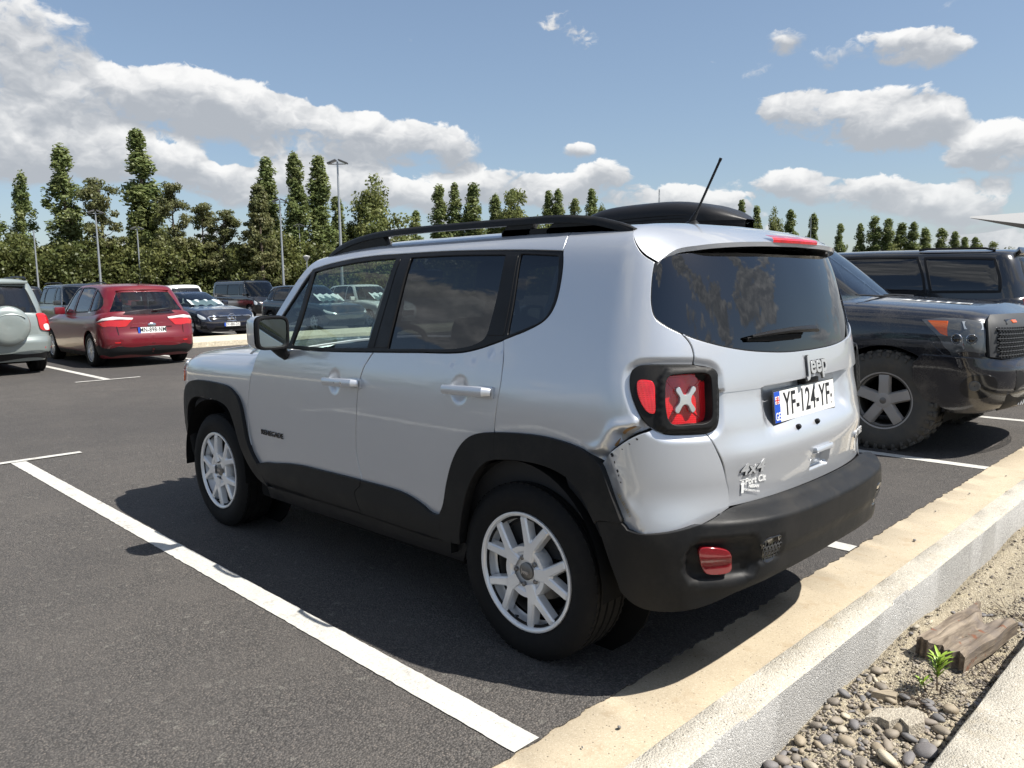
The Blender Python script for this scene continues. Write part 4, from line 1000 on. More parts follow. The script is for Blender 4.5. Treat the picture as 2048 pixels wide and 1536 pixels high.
# ---- roof rails, aerial
for sgn in (1, -1):
    zr = lambda x: 1.648-.012*np.clip((.2-x)/.6, 0, 2)**2-.055*np.clip((x-1.0)/.7, 0, 3)**2
    top = [(1.575,-.010),(1.54,.005),(1.47,.026),(1.38,.040),(1.2,.053),(.9,.059),(.5,.058),(.2,.055),(-.02,.052),(-.10,.047),(-.18,.038),(-.26,.022),(-.33,.004),(-.365,-.012)]
    sp_ = spline(top, .05)
    b = MB(); rows = []
    for x, dz in sp_:
        z = zr(x)+dz; th = .030; hw = .017
        zb = max(z-th, zr(x)-.020) if False else z-th
        rows.append([(x, sgn*(.640-hw), zb), (x, sgn*(.640-hw), z-.008), (x, sgn*(.640-hw+.007), z), (x, sgn*(.640+hw-.009), z), (x, sgn*(.640+hw), z-.010), (x, sgn*(.640+hw+.002), zb), (x, sgn*(.640-hw), zb)])
    b.grid(rows, flip=sgn < 0); RL = b.build('roof_rail', M_clad, JEEP, angle=50)
    for poly in ([(1.575,-.012),(1.45,.012),(1.28,.032),(1.15,.035),(1.09,.030),(1.06,-.004)], [(.285,.0),(.255,.033),(.115,.033),(.135,.0)], [(.045,.0),(.0,.032),(-.10,.022),(-.25,.0),(-.36,-.012)], [(.29,.004),(.28,.012),(-.30,.010),(-.36,-.006),(-.36,-.012)]):
        f = MB(); f.prism([(x, zr(x)+d-.003) for x, d in poly]+[(x, zr(x)-.02) for x, d in (poly[-1], poly[0])], sgn*.622, sgn*.655, 'y'); f.build('rail_foot', M_clad, RL)
b = MB(); b.lathe([(.001, 0)], 4, 'z') if False else None
ab = MB(); ab.grid([[(x, w*math.cos(t), 1.652+h*math.sin(t)) for t in np.linspace(0, math.pi, 11)] for x, w, h in ((-.02, .004, .002), (-.06, .020, .012), (-.12, .028, .022), (-.18, .032, .045), (-.21, .030, .046), (-.235, .022, .02), (-.24, .01, .0))]); AE = ab.build('aerial', M_trim, JEEP, angle=60)
ar = MB(); ar.tube([(-.19, 0, 1.69), (-.215, 0, 1.73)], [.013, .008], 10); 
pts = [(-.215-.105*t, 0, 1.73+.20*t) for t in np.linspace(0, 1, 60)]; ar.tube(pts, [.0048+(.0010 if i % 2 else 0) for i in range(60)], 8); ar.tube([(-.318, 0, 1.926), (-.324, 0, 1.938)], .0065, 8); ar.build('aerial_rod', M_trim, AE)
# ---- interior
FL = MB(); FL.box((-.55, -.78, .40), (1.95, .78, .46)); FL.build('cabin_floor', M_int, JEEP)
for mir in (False, True):
    jp('door_lining', M_int, loop([(1.95,.45),(1.92,1.13)], [(1.92,1.13),(1.0,1.145),(.4,1.17),(.1,1.23),(-.10,1.33),(-.45,1.30)], [(-.45,1.30),(-.45,.45)], [(-.45,.45),(1.95,.45)]), off=-.075, grid=.10, lip=0, gap=0, mirror=mir)
    jp('headliner', M_intg, loop([(1.60,1.63),(1.60,VM-.002)], [(1.60,VM-.002),(-.40,VM-.002)], [(-.40,VM-.002),(-.42,1.60)], [(-.42,1.60),(-.1,1.625),(.5,1.65),(1.0,1.65),(1.60,1.63)]), off=-.035, grid=.12, lip=0, gap=0, mirror=mir)
    jp('pillar_lining', M_intg, loop([(1.62,1.62),(1.70,1.60),(2.02,1.15),(1.94,1.15),(1.62,1.62)]), off=-.03, grid=.08, lip=0, gap=0, mirror=mir)
    jp('pillar_lining', M_intg, loop([(.80,1.62),(.90,1.62),(1.0,1.17),(.84,1.17),(.80,1.62)]), off=-.03, grid=.08, lip=0, gap=0, mirror=mir)
    jp('pillar_lining', M_int, loop([(-.12,1.60),(-.50,1.56),(-.52,1.40),(-.60,1.32),(-.60,.60),(-.3,.6),(-.10,1.30),(-.12,1.60)]), off=-.035, grid=.10, lip=0, gap=0, mirror=mir)
def seat(x, y, w, rear=False):
    b = MB(); b.box((x-.05, y-w/2, .55), (x+.48, y+w/2, .74), .05)
    Mx = Matrix.Translation((x, y, .70)) @ Matrix.Rotation(math.radians(-14), 4, 'Y'); b.box((-.14, -w/2, -.02), (.02, w/2, .62), .05, Mx)
    s = b.build('seat', M_seat, JEEP)
    for dy in ((0,) if not rear else (-.42, .42)):
        h = MB(); Mx = Matrix.Translation((x-.17, y+dy, 1.31)) @ Matrix.Rotation(math.radians(-8), 4, 'Y'); h.box((-.07, -.13, .06), (.03, .13, .24), .035, Mx)
        h.tube([Mx @ Vector((-.02, -.05, -.02)), Mx @ Vector((-.02, -.05, .08))], .007, 6); h.tube([Mx @ Vector((-.02, .05, -.02)), Mx @ Vector((-.02, .05, .08))], .007, 6); h.build('headrest', M_seat, s)
seat(.80, .36, .50); seat(.80, -.36, .50); seat(.05, 0, 1.25, True)
d = MB(); d.box((1.55, -.74, .75), (2.0, .74, 1.08), .05); d.box((1.50, .16, 1.05), (1.75, .56, 1.13), .03); d.build('dashboard', M_int, JEEP)
sw = MB(); Mx = Matrix.Translation((1.38, .36, 1.06)) @ Matrix.Rotation(math.radians(-25), 4, 'Y')
sw.tube([Mx @ Vector((0, .185*math.cos(a), .185*math.sin(a))) for a in np.linspace(0, 2*math.pi, 33)], .016, 8, False); sw.box((-.02, -.06, -.05), (.03, .06, .05), .015, Mx); sw.box((-.012, -.18, -.02), (.012, .18, .02), .006, Mx); sw.tube([Mx @ Vector((0, 0, 0)), (1.62, .36, .98)], .03, 8); sw.build('steering_wheel', M_int, JEEP)
rm = MB(); rm.box((1.55, -.12, 1.47), (1.585, .12, 1.535), .015); rm.tube([(1.58, 0, 1.53), (1.64, 0, 1.58)], .012, 6); rm.build('rear_view_mirror', M_gloss, JEEP)

# ---------------------------------------------------------------- ground materials
def speckle_mat(name, base, light, dark, scale, rough=.85, bump=.5, bdist=.004, stain=None, amount=(.35, .75), fine=0.0):
    m = mat(name, base, rough); k, b = nodes(m); tc = k.new('ShaderNodeTexCoord'); O = tc.outputs['Object']
    vo = k.new('ShaderNodeTexVoronoi'); k.l.new(O, vo.inputs['Vector']); vo.inputs['Scale'].default_value = scale
    s = k.new('ShaderNodeSeparateColor'); k.l.new(vo.outputs['Color'], s.inputs[0])
    big = k.noise(O, .35, 5, .55); mid = k.noise(O, 3.0, 5, .6)
    c = k.mix(k.rng(s.outputs[0], amount[0], amount[1]), dark, base)
    c = k.mix(k.rng(s.outputs[1], .86, .97), c, light)
    c = k.mix(k.rng(mid, .3, .75, 0, .35), c, (*[x*1.35 for x in base],))
    c = k.mix(k.rng(big, .35, .7, 0, .35), c, (*[x*.72 for x in base],))
    if stain is not None: c = k.mix(k.rng(k.m('ADD', k.noise(O, 9, 6, .7), k.m('MULTIPLY', big, .25)), .66, .80, 0, .7), c, stain)
    k.put(b.inputs['Base Color'], c)
    h = k.m('ADD', k.m('MULTIPLY', k.m('SUBTRACT', 1., vo.outputs['Distance']), .6), k.m('MULTIPLY', k.noise(O, scale*1.7, 3, .6), .5))
    k.put(b.inputs['Normal'], k.bump(h, bump, bdist))
    return m
def asphalt_mat():
    m = mat('asphalt', (.05, .05, .05), .8, spec=.14); k, b = nodes(m); tc = k.new('ShaderNodeTexCoord'); O = tc.outputs['Object']
    vo = k.new('ShaderNodeTexVoronoi'); k.l.new(O, vo.inputs['Vector']); vo.inputs['Scale'].default_value = 140
    v2 = k.new('ShaderNodeTexVoronoi'); k.l.new(O, v2.inputs['Vector']); v2.inputs['Scale'].default_value = 48
    s = k.new('ShaderNodeSeparateColor'); k.l.new(vo.outputs['Color'], s.inputs[0]); s2 = k.new('ShaderNodeSeparateColor'); k.l.new(v2.outputs['Color'], s2.inputs[0])
    big = k.noise(O, .22, 6, .6); mid = k.noise(O, 2.2, 6, .65)
    c = k.mix(s.outputs[0], (.068, .064, .061), (.142, .132, .123))
    c = k.mix(k.rng(s.outputs[1], .80, .98, 0, .8), c, (.19, .168, .15))
    c = k.mix(k.rng(s2.outputs[2], .975, .995, 0, .7), c, (.20, .19, .17))
    c = k.mix(k.rng(vo.outputs['Distance'], .35, .75, 0, .55), c, (.030, .029, .028))
    c = k.mix(k.rng(mid, .38, .72, 0, .40), c, (.125, .114, .104))
    c = k.mix(k.rng(big, .40, .66, 0, .45), c, (.060, .058, .058))
    spot = k.m('MULTIPLY', k.rng(k.noise(O, 1.1, 2, .4), .62, .72), k.rng(k.noise(O, 16, 5, .7), .52, .70))
    c = k.mix(k.m('MULTIPLY', spot, .28), c, (.22, .20, .165))
    k.put(b.inputs['Base Color'], c)
    h = k.m('ADD', k.m('SUBTRACT', 1., vo.outputs['Distance']), k.m('MULTIPLY', s.outputs[2], .5))
    k.put(b.inputs['Normal'], k.bump(h, .75, .006))
    k.put(b.inputs['Roughness'], k.rng(s.outputs[0], 0, 1, .66, .92))
    return m
M_asph = asphalt_mat()
M_gut = speckle_mat('tan_gutter_concrete', (.45, .38, .275), (.54, .475, .365), (.36, .30, .215), 260, .85, .25, .002, (.38, .30, .20), (.0, .5))
def specks(m, scale=75, thr=.93, col=(.06, .05, .04)):
    k, b = nodes(m); tc = k.new('ShaderNodeTexCoord'); vo = k.new('ShaderNodeTexVoronoi'); k.l.new(tc.outputs['Object'], vo.inputs['Vector']); vo.inputs['Scale'].default_value = scale
    s = k.new('ShaderNodeSeparateColor'); k.l.new(vo.outputs['Color'], s.inputs[0])
    f = k.m('MULTIPLY', k.rng(s.outputs[0], thr, thr+.02), k.rng(vo.outputs['Distance'], .34, .22)); src = b.inputs['Base Color'].links[0].from_socket
    k.put(b.inputs['Base Color'], k.mix(k.m('MULTIPLY', f, .85), src, col)); return m
M_line = specks(speckle_mat('road_paint', (.50, .49, .455), (.60, .59, .55), (.42, .405, .37), 120, .75, .4, .004, (.30, .28, .25), (.0, .35)), 150, .95, (.10, .095, .09))
specks(M_gut, 110, .93)
M_kerb = specks(speckle_mat('rough_kerb_concrete', (.47, .435, .365), (.62, .59, .52), (.36, .33, .275), 170, .9, .8, .005, (.42, .37, .28), (.0, .6)), 95, .86)
M_kface = speckle_mat('grey_kerb_face', (.42, .41, .39), (.60, .59, .565), (.23, .225, .215), 210, .92, 1.0, .006, None, (.05, .75))
M_soil = speckle_mat('dry_grit_soil', (.42, .365, .265), (.58, .53, .41), (.22, .185, .135), 150, .95, 1.0, .012, (.44, .38, .26), (.1, .8))
M_far = speckle_mat('dry_grass_ground', (.085, .095, .045), (.12, .12, .07), (.05, .06, .03), 6, .95, .3, .02)
# lot frame: turned a little against the silver car
LA = -.0135
def lot(X, Y, z=0.0): return (X-LA*Y, LA*X+Y, z)
def sheet(name, pts, z, m, thick=None, parent=None):
    b = MB(); n = len(pts)
    if thick is None: b.add([(x, y, z) for x, y in pts], [tuple(range(n))])
    else: b.prism(pts, z-thick, z, 'z')
    return b.build(name, m, parent, angle=20)
structure(sheet('ground', [(-900, -900), (900, -900), (900, 900), (-900, 900)], -.24, M_far))
KX = lambda x, y: x+.0125*y      # kerbs run along y, slightly turned
# broken asphalt edge along the gutter
ey = np.arange(-14, 6, .014); ej = np.convolve(rng.normal(0, .0075, len(ey)), np.ones(3)/3, 'same')
edge = [(KX(-.428, y)+e, y) for y, e in zip(ey, ej)]
structure(sheet('car_park', edge+[(KX(-.428, 60), 60), (112, 60), (112, -190), (KX(-.428, -190), -190)], 0, M_asph, .2))
structure(sheet('far_car_park', [(-45, 60), (-1.62, 60), (-1.62, -60), (-45, -60)], .02, M_asph, .2))
def strip(name, x0, x1, z0, z1, m, y0=-40, y1=8, bev=.008, n=160, rough=.004):
    """long concrete bar with a worn, uneven arris"""
    rows = []
    ys = np.r_[np.linspace(y0, -6, 20, endpoint=False), np.linspace(-6, y1, n)]
    for y in ys:
        j = lambda: rng.normal(0, rough)
        a, b_ = KX(x0, y), KX(x1, y)
        rows.append([(a, y, z0), (a+j()*.5, y, z1-bev+j()), (a+bev+j()*.5, y, z1+j()*.4), ((a+b_)/2, y, z1+j()*.5), (b_-bev+j()*.5, y, z1+j()*.4), (b_+j()*.5, y, z1-bev+j()), (b_, y, z0)])
    m_ = MB(); m_.grid(rows, True, True); o = m_.build(name, m, fix=False, angle=45); return o
structure(strip('gutter', -.83, -.405, -.2, -.006, M_gut, bev=.004, rough=.0012))
kb = strip('kerb', -.945, -.818, -.16, .118, [M_kerb, M_kface], bev=.007, rough=.0011)
structure(kb)
for p in kb.data.polygons:
    if abs(p.normal.x) > .75: p.material_index = 1
k2 = strip('kerb_row', -1.64, -1.392, -.16, .055, [M_kerb, M_kface], bev=.007, rough=.0011); structure(k2)
for p in k2.data.polygons:
    if abs(p.normal.x) > .75: p.material_index = 1
# ---- planting bed between the kerbs: uneven grit, pebbles
def bed_z(x, y):
    return -.075+.012*math.sin(3.1*y+x*4)+.010*math.sin(7.3*y+1.7+9*x)+.018*max(0, 1-abs((x+.99)/.05))
rows = []
for y in np.r_[np.linspace(-40, -3.5, 30, endpoint=False), np.linspace(-3.5, 3.5, 320)]:
    rows.append([(KX(x, y), y, bed_z(x, y)+rng.normal(0, .0035)) for x in np.linspace(-1.41, -.93, 26)])
m_ = MB(); m_.grid(rows, True, True); BED = structure(m_.build('planting_bed', M_soil, fix=False, angle=70))
PEB = []
pebble_cols = [(.20,.175,.145),(.25,.215,.17),(.15,.145,.145),(.30,.25,.18),(.22,.19,.16),(.17,.16,.16),(.36,.32,.25),(.46,.41,.31)]
M_peb = []
for i, c in enumerate(pebble_cols):
    m = mat('pebble_stone', c, .62); k, b = nodes(m); tc = k.new('ShaderNodeTexCoord')
    k.put(b.inputs['Base Color'], k.mix(k.noise(tc.outputs['Object'], 30+i, 5, .65), (*[x*.7 for x in c],), (*[min(1, x*1.35) for x in c],))); k.put(b.inputs['Normal'], k.bump(k.noise(tc.outputs['Object'], 90, 4, .6), .25, .004)); M_peb.append(m)
for i in range(10):
    bm = bmesh.new(); bmesh.ops.create_icosphere(bm, subdivisions=2, radius=.5)
    sx, sy, sz = 1, rng.uniform(.55, .85), rng.uniform(.32, .55); ph = rng.uniform(0, 6, 3)
    for v in bm.verts:
        d = 1+.10*math.sin(3.1*v.co.x*2+ph[0])+.09*math.sin(2.7*v.co.y*2+ph[1])+.06*math.sin(5*v.co.z+ph[2]); v.co = Vector((v.co.x*sx, v.co.y*sy, v.co.z*sz))*d
    me = bpy.data.meshes.new('pebble'); bm.to_mesh(me); bm.free(); me.polygons.foreach_set('use_smooth', np.ones(len(me.polygons), bool)); PEB.append(me)
pm = {}
def pebble(x, y, s, ci, z=None, parent=BED, rx=0):
    i = rng.integers(0, len(PEB)); key = (int(i), ci)
    if key not in pm: me = PEB[i].copy(); me.materials.append(M_peb[ci]); pm[key] = me
    o = bpy.data.objects.new('pebble', pm[key]); COL.objects.link(o); o.parent = parent
    o.location = (KX(x, y), y, bed_z(x, y)+s*.16 if z is None else z); o.scale = (s, s, s*rng.uniform(.85, 1.2)); o.rotation_euler = (rng.normal(0, .25)+rx, rng.normal(0, .25), rng.uniform(0, 6.3)); return o
placed = []
def try_place(n, smin, smax, ylo, yhi, xlo=-1.38, xhi=-.965, dens=None, power=2.2):
    c = 0; t = 0
    while c < n and t < n*60:
        t += 1; s = smin+(smax-smin)*rng.random()**power; x = rng.uniform(xlo, xhi); y = ylo+(yhi-ylo)*rng.random()
        if dens is not None and rng.random() > dens(x, y): continue
        if any((x-a)**2+(y-b)**2 < (.36*(s+q))**2 for a, b, q in placed): continue
        placed.append((x, y, s)); pebble(x, y, s, int(rng.choice([0, 1, 2, 3, 4, 5, 5, 1, 6, 7], p=[.14,.14,.13,.12,.12,.1,.08,.08,.06,.03]))); c += 1
PLANKBOX = lambda x, y: -1.32 < x < -1.05 and -.88 < y < .02
dens = lambda x, y: 0. if PLANKBOX(x, y) else (1. if y > .22 else max(.10, .9-(.22-y)*2.2) if x > -1.2 else .75)
for (x, y, s, ci) in ((-1.235, .50, .085, 7), (-1.19, .70, .095, 2), (-1.33, .48, .075, 1), (-1.30, .36, .085, 5), (-1.06, .42, .05, 6), (-1.10, .48, .06, 3), (-.99, .47, .045, 0), (-1.06, .66, .055, 6), (-1.14, .60, .05, 4), (-1.21, .60, .05, 1), (-1.035, .33, .04, 7), (-1.08, .37, .055, 5), (-1.10, .10, .07, 3), (-1.33, -.35, .05, 6)):
    placed.append((x, y, s)); pebble(x, y, s, ci)
try_place(285, .020, .070, -1.0, .95, dens=dens, power=1.7)
b = MB(); bm0 = [tuple(v.co) for v in PEB[0].vertices]
lowp = bmesh.new(); bmesh.ops.create_icosphere(lowp, subdivisions=1, radius=.5); LV = np.array([tuple(v.co) for v in lowp.verts]); LF_ = [tuple(v.index for v in f.verts) for f in lowp.faces]; lowp.free()
for i in range(7000):
    y = rng.uniform(-3.0, 1.1) if i % 3 else rng.uniform(-.6, 1.0); x = rng.uniform(-1.39, -.955)
    if not PLANKBOX(x, y) and rng.random() > dens(x, y)+.15: continue
    s = rng.uniform(.007, .021); A_ = rng.uniform(.5, 1, 3)*s*[1, 1, .7]; w = rng.uniform(0, 6.3); R_ = np.array([[math.cos(w), -math.sin(w), 0], [math.sin(w), math.cos(w), 0], [0, 0, 1]])
    b.add((LV*A_) @ R_.T+[KX(x, y), y, bed_z(x, y)+s*.15], LF_, True)
GR = b.build('loose_gravel', None, BED, fix=False, angle=60); GR['kind'] = 'stuff'
mg = mat('gravel_stone', (.14, .125, .11), .75); k, bb = nodes(mg); tc = k.new('ShaderNodeTexCoord'); vo = k.new('ShaderNodeTexVoronoi'); k.l.new(tc.outputs['Object'], vo.inputs['Vector']); vo.inputs['Scale'].default_value = 60
sc_ = k.new('ShaderNodeSeparateColor'); k.l.new(vo.outputs['Color'], sc_.inputs[0]); k.put(bb.inputs['Base Color'], k.ramp(sc_.outputs[0], [(0, (.085, .075, .068)), (.5, (.19, .165, .135)), (.85, (.31, .26, .20)), (1, (.42, .38, .31))])); GR.data.materials.append(mg)
# ---- broken concrete flakes
M_flake = speckle_mat('broken_concrete', (.40, .36, .29), (.52, .48, .40), (.25, .22, .18), 160, .9, .8, .006)
def flake(name, pts, z0, z1, label, cat, m=M_flake):
    b = MB(); n = len(pts); c = np.mean(pts, 0)
    top = [(c[0]+(x-c[0])*.94+rng.normal(0, .002), c[1]+(y-c[1])*.94, z1+rng.normal(0, .004)) for x, y in pts]; bot = [(x, y, z0) for x, y in pts]
    b.add(bot+top, [tuple(range(n, 2*n))]+[(i, (i+1) % n, n+(i+1) % n, n+i) for i in range(n)]); o = b.build(name, m); tag(o, label, cat); return o
flake('concrete_lump', [(-1.09,.33),(-1.10,.25),(-1.15,.20),(-1.19,.16),(-1.24,.17),(-1.255,.23),(-1.23,.30),(-1.19,.27),(-1.17,.31),(-1.13,.30)], -.09, -.035, 'flat broken piece of pale concrete lying among the pebbles', 'concrete')
o = flake('stone_shard', [(-1.045,.14),(-1.05,.10),(-1.085,.07),(-1.115,.075),(-1.12,.10),(-1.085,.12)], -.08, -.045, 'small tan stone shard lying on the pale grit beside the kerb', 'stone', M_peb[3])
# ---- loose bits of asphalt on the gutter and kerb
for i, (x, y, s) in enumerate(((-.575, 1.0, .020), (-.56, 1.17, .010), (-.62, -1.62, .024), (-.60, -1.25, .010), (-.55, -2.9, .02), (-.73, -3.1, .03), (-.52, -2.3, .012), (-.6, -3.6, .015))):
    o = pebble(x, y, s, 2, z=.0+s*.12, parent=None); o.name = 'asphalt_crumb'; tag(o, ['asphalt crumb on the gutter close to the near parking line', 'tiny asphalt crumb on the gutter below the larger crumb', 'largest asphalt crumb on the gutter behind the silver SUV', 'tiny asphalt crumb on the gutter behind the silver SUV', 'asphalt crumb on the gutter between silver SUV and black truck', 'dark asphalt lump lying against the kerb beyond the silver SUV', 'small asphalt crumb on the gutter near the asphalt edge', 'farthest asphalt crumb on the gutter in front of the truck'][i], 'stone', 'asphalt crumbs on the gutter')
# ---- parking lines
def line(x0, y0, x1, y1, w, z=.004):
    a = np.array(lot(x0, y0)[:2]); c = np.array(lot(x1, y1)[:2]); d = c-a; L = np.linalg.norm(d); d /= L; n = np.array([-d[1], d[0]]); m = max(2, int(L/.03))
    def side(s): return [tuple(a+d*t+n*s*(w/2+rng.normal(0, .0012))) for t in np.linspace(0, L, m)]
    l, r = side(1), side(-1); b = MB(); vs = [(x, y, z) for x, y in l]+[(x, y, z) for x, y in r]
    b.add(vs, [(i+m, i+1+m, i+1, i) for i in range(m-1)]); return structure(b.build('parking_line', M_line, fix=False, angle=20))
for i, Y in enumerate((13.925, 11.395, 8.865, 6.335, 3.805, 1.275, -1.255, -3.785, -6.315, -8.845, -11.375)):
    line(-.43, Y, 5.60, Y, .112); line(5.64, Y-.50, 5.64, Y+.50, .085, .008)
for i in range(-6, 8):
    Y = -1.44+2.53*i
    if -16 < Y < 6: line(11.80, Y, 17.3, Y, .112); line(11.76, Y-.50, 11.76, Y+.50, .085, .008)
for i in range(-3, 10):
    Y = -1.44-2.53*i; line(21.0, Y, 26.3, Y, .112)
# ---- raised island between the rows beyond the aisle
isl = [lot(17.75, 14)[:2], lot(17.75, -60)[:2], lot(20.35, -60)[:2], lot(20.35, 14)[:2]]
isl_o = structure(sheet('kerb_island', isl, .13, speckle_mat('island_concrete', (.56, .50, .38), (.7, .65, .52), (.42, .37, .28), 30, .9, .5, .006, (.40, .34, .25), (0., .6)), .2))
# ---- weathered plank
def wood_mat():
    m = mat('weathered_wood', (.2, .16, .12), .85); k, b = nodes(m); tc = k.new('ShaderNodeTexCoord'); O = tc.outputs['Object']
    mp = k.new('ShaderNodeMapping'); k.l.new(O, mp.inputs[0]); mp.inputs['Scale'].default_value = (38, 5, 38)
    g = k.noise(mp.outputs[0], 1.0, 7, .65, .6); big = k.noise(O, 9, 4, .6)
    c = k.ramp(g, [(.25, (.045, .032, .024)), (.45, (.16, .125, .09)), (.62, (.27, .22, .165)), (.8, (.36, .30, .22))])
    c = k.mix(k.rng(big, .45, .7, 0, .6), c, (.13, .11, .10)); c = k.mix(k.rng(k.noise(O, 14, 3, .6), .62, .70, 0, .8), c, (.17, .055, .02))
    k.put(b.inputs['Base Color'], c); k.put(b.inputs['Normal'], k.bump(g, .8, .006)); return m
pl = MB(); nU, nV = 26, 11
def plank_pt(a, c, top):
    # a along 0..1 (near to far), c across 0..1
    ex = [(-.02, 0), (0, .0)]
    L = .50; Wd = .185
    far = 1.0-.20*math.exp(-((c-.52)/.20)**2)-(.10 if c > .88 else 0)*0+(.10 if c < .12 else 0)   # rotten bite out of the far end
    near_ = .010*math.sin(c*17)+.008*math.sin(c*41)
    y = near_+(L*far-near_)*a; x = (c-.5)*Wd+.003*math.sin(a*9+c*3)
    z = 0.0
    if top:
        z = .074-.012*a+.0035*math.sin(c*31)+.003*math.sin(a*14+c*9)
        z -= .030*math.exp(-((a-.80)/.10)**2-((c-.66)/.14)**2)+.020*math.exp(-((a-.98)/.08)**2-((c-.45)/.22)**2)+.025*math.exp(-((a-.42)/.018)**2-((c-.60)/.05)**2)
        z -= .010*math.exp(-((c-.16)/.012)**2)+.006*math.exp(-((c-.05)/.02)**2)+.006*math.exp(-((c-.96)/.03)**2)
    return (x, -y, z)
cs = np.linspace(0, 1, 24); as_ = np.linspace(0, 1, 34)
topg = [[plank_pt(a, c, True) for c in cs] for a in as_]; botg = [[(x, y, 0.) for x, y, z in r] for r in topg]
pl.grid(topg, True, True)
pl.grid([topg[0], botg[0]], True, True); pl.grid([topg[-1], botg[-1]], True); pl.grid([[r[0] for r in topg], [r[0] for r in botg]], True); pl.grid([[r[-1] for r in topg], [r[-1] for r in botg]], True, True)
PLK = pl.build('wooden_plank', wood_mat(), fix=True, angle=50); PLK.location = (-1.15, -.285, -.055); PLK.rotation_euler = (math.radians(-1.5), math.radians(-4), math.radians(-8)); PLK.scale = (-1, 1, 1)
tag(PLK, 'weathered grey wooden plank with a rotten end lying against the kerb', 'plank')
# ---- weed and dead twigs
M_leaf = mat('young_leaf_green', (.27, .40, .05), .45, spec=.4); M_twig = mat('dry_twig', (.07, .05, .035), .9)
def leaf(b, p, d, L, w, droop=.3):
    d = Vector(d).normalized(); up = Vector((0, 0, 1)); s = d.cross(up).normalized(); rows = []
    for t in np.linspace(0, 1, 6):
        q = Vector(p)+d*L*t-up*droop*L*t*t; ww = w*math.sin(math.pi*min(1, .12+t*.88))**.8*(1 if t < .99 else .05); rows.append([q-s*ww+up*ww*.25, q, q+s*ww+up*ww*.25])
    b.grid(rows)
WD = thing('weed', 'bright green young weed with narrow leaves in front of the plank', 'plant', (KX(-1.205, -.07), -.07, -.075)); WD.scale = (1.05, 1.05, 1.05)
b = MB()
for (sx, sy, h) in ((0, 0, .13), (.02, .035, .075), (-.015, .02, .06)):
    b.tube([(sx, sy, 0), (sx*1.4+.004, sy*1.3, h*.6), (sx*1.6, sy*1.5, h)], [.003, .0025, .0015], 6)
b.build('stem', mat('weed_stem', (.10, .07, .05), .7), WD)
b = MB()
for (sx, sy, h, n) in ((0, 0, .14, 34), (.022, .04, .07, 7)):
    for i in range(n):
        a = i*2.4+sx*40; e = .25+.9*(1-i/n); leaf(b, (sx*1.5, sy*1.4, h*(.45+.55*i/n)), (math.cos(a), math.sin(a), e*.9+.35), rng.uniform(.045, .07)*(h/.135)**.4, .0050, .15)
b.build('leaves', M_leaf, WD, fix=False, angle=180)
def twigs(name, label, cx, cy, n, L, spread=.05):
    b = MB()
    for i in range(n):
        a = rng.uniform(0, 6.3); e = rng.uniform(.1, 1.1); p = Vector((cx+rng.normal(0, spread*.6), cy+rng.normal(0, spread), bed_z(cx, cy)+.005)); d = Vector((math.cos(a), math.sin(a), e)).normalized(); l = L*rng.uniform(.4, 1)
        q = p+d*l*.5+Vector(rng.normal(0, .006, 3)); b.tube([p, q, q+d*l*.5+Vector((rng.normal(0, .012), rng.normal(0, .012), -.01))], [.0016, .0012, .0006], 4, False)
    o = b.build(name, M_twig, fix=False); tag(o, label, 'twigs'); o['kind'] = 'stuff'; return o
twigs('dead_twigs', 'tangle of dead brown twigs beside the green weed', -1.19, .06, 26, .11)
twigs('dead_twigs', 'loose dry twigs lying along the far side of the plank', -1.33, -.28, 30, .10, .10)
twigs('dead_twigs', 'dry twig tuft in the bed beyond the end of the plank', -1.26, -1.05, 34, .12, .07)
twigs('dead_twigs', 'dry twig tuft farthest along the planting bed', -1.30, -1.55, 34, .13, .07)

# ---------------------------------------------------------------- the other parked cars: lower shell + glasshouse on the same kind of surface
def prof_low(w, belt, sill=.18, tuck=.90):
    return [(sill, w*tuck), (sill+.10, w*.955), (sill+.24, w*.985), (.58, w*.996), (.72, w), (belt-.16, w*.994), (belt-.07, w*.975), (belt-.02, w*.935), (belt+.010, w*.85), (belt+.025, w*.6), (belt+.035, w*.3), (belt+.038, 0)]
def prof_up(b, r, wb, wr):
    return [(b-.06, wb), (b+.10, wb+(wr-wb)*.17), (b+(r-b)*.55, wb+(wr-wb)*.60), (r-.11, wr), (r-.06, wr*.955), (r-.03, wr*.88), (r-.012, wr*.70), (r-.003, wr*.4), (r, 0)]
def cv(s, pts):
    out = []
    for k, a, z in pts: out.append(({'R': s.xc-a*s.L, 'S': a, 'F': s.xf+a*s.LF}[k], float(s.vz(z))))
    return out
M_cabglass = glass('car_window_glass', (.30, .34, .34), 1.5)
M_darkglass = glass('dark_car_glass', (.05, .055, .06), 1.55)
M_screen = glass('windscreen_glass', (.45, .52, .52), 1.5)
M_blackplast = plastic('black_bumper_plastic', (.018, .018, .019), .55, .3)
M_lampglass = mat('headlight_glass', (.55, .58, .60), .08, .3, coat=1.0)
M_lampred = mat('tail_lamp_red', (.50, .010, .012), .15, coat=1.0)
M_lampwhite = mat('tail_lamp_white', (.72, .70, .68), .15, coat=1.0)
M_shade = mat('silver_sunshade', (.62, .68, .70), .45, .3)
_tyres = {}
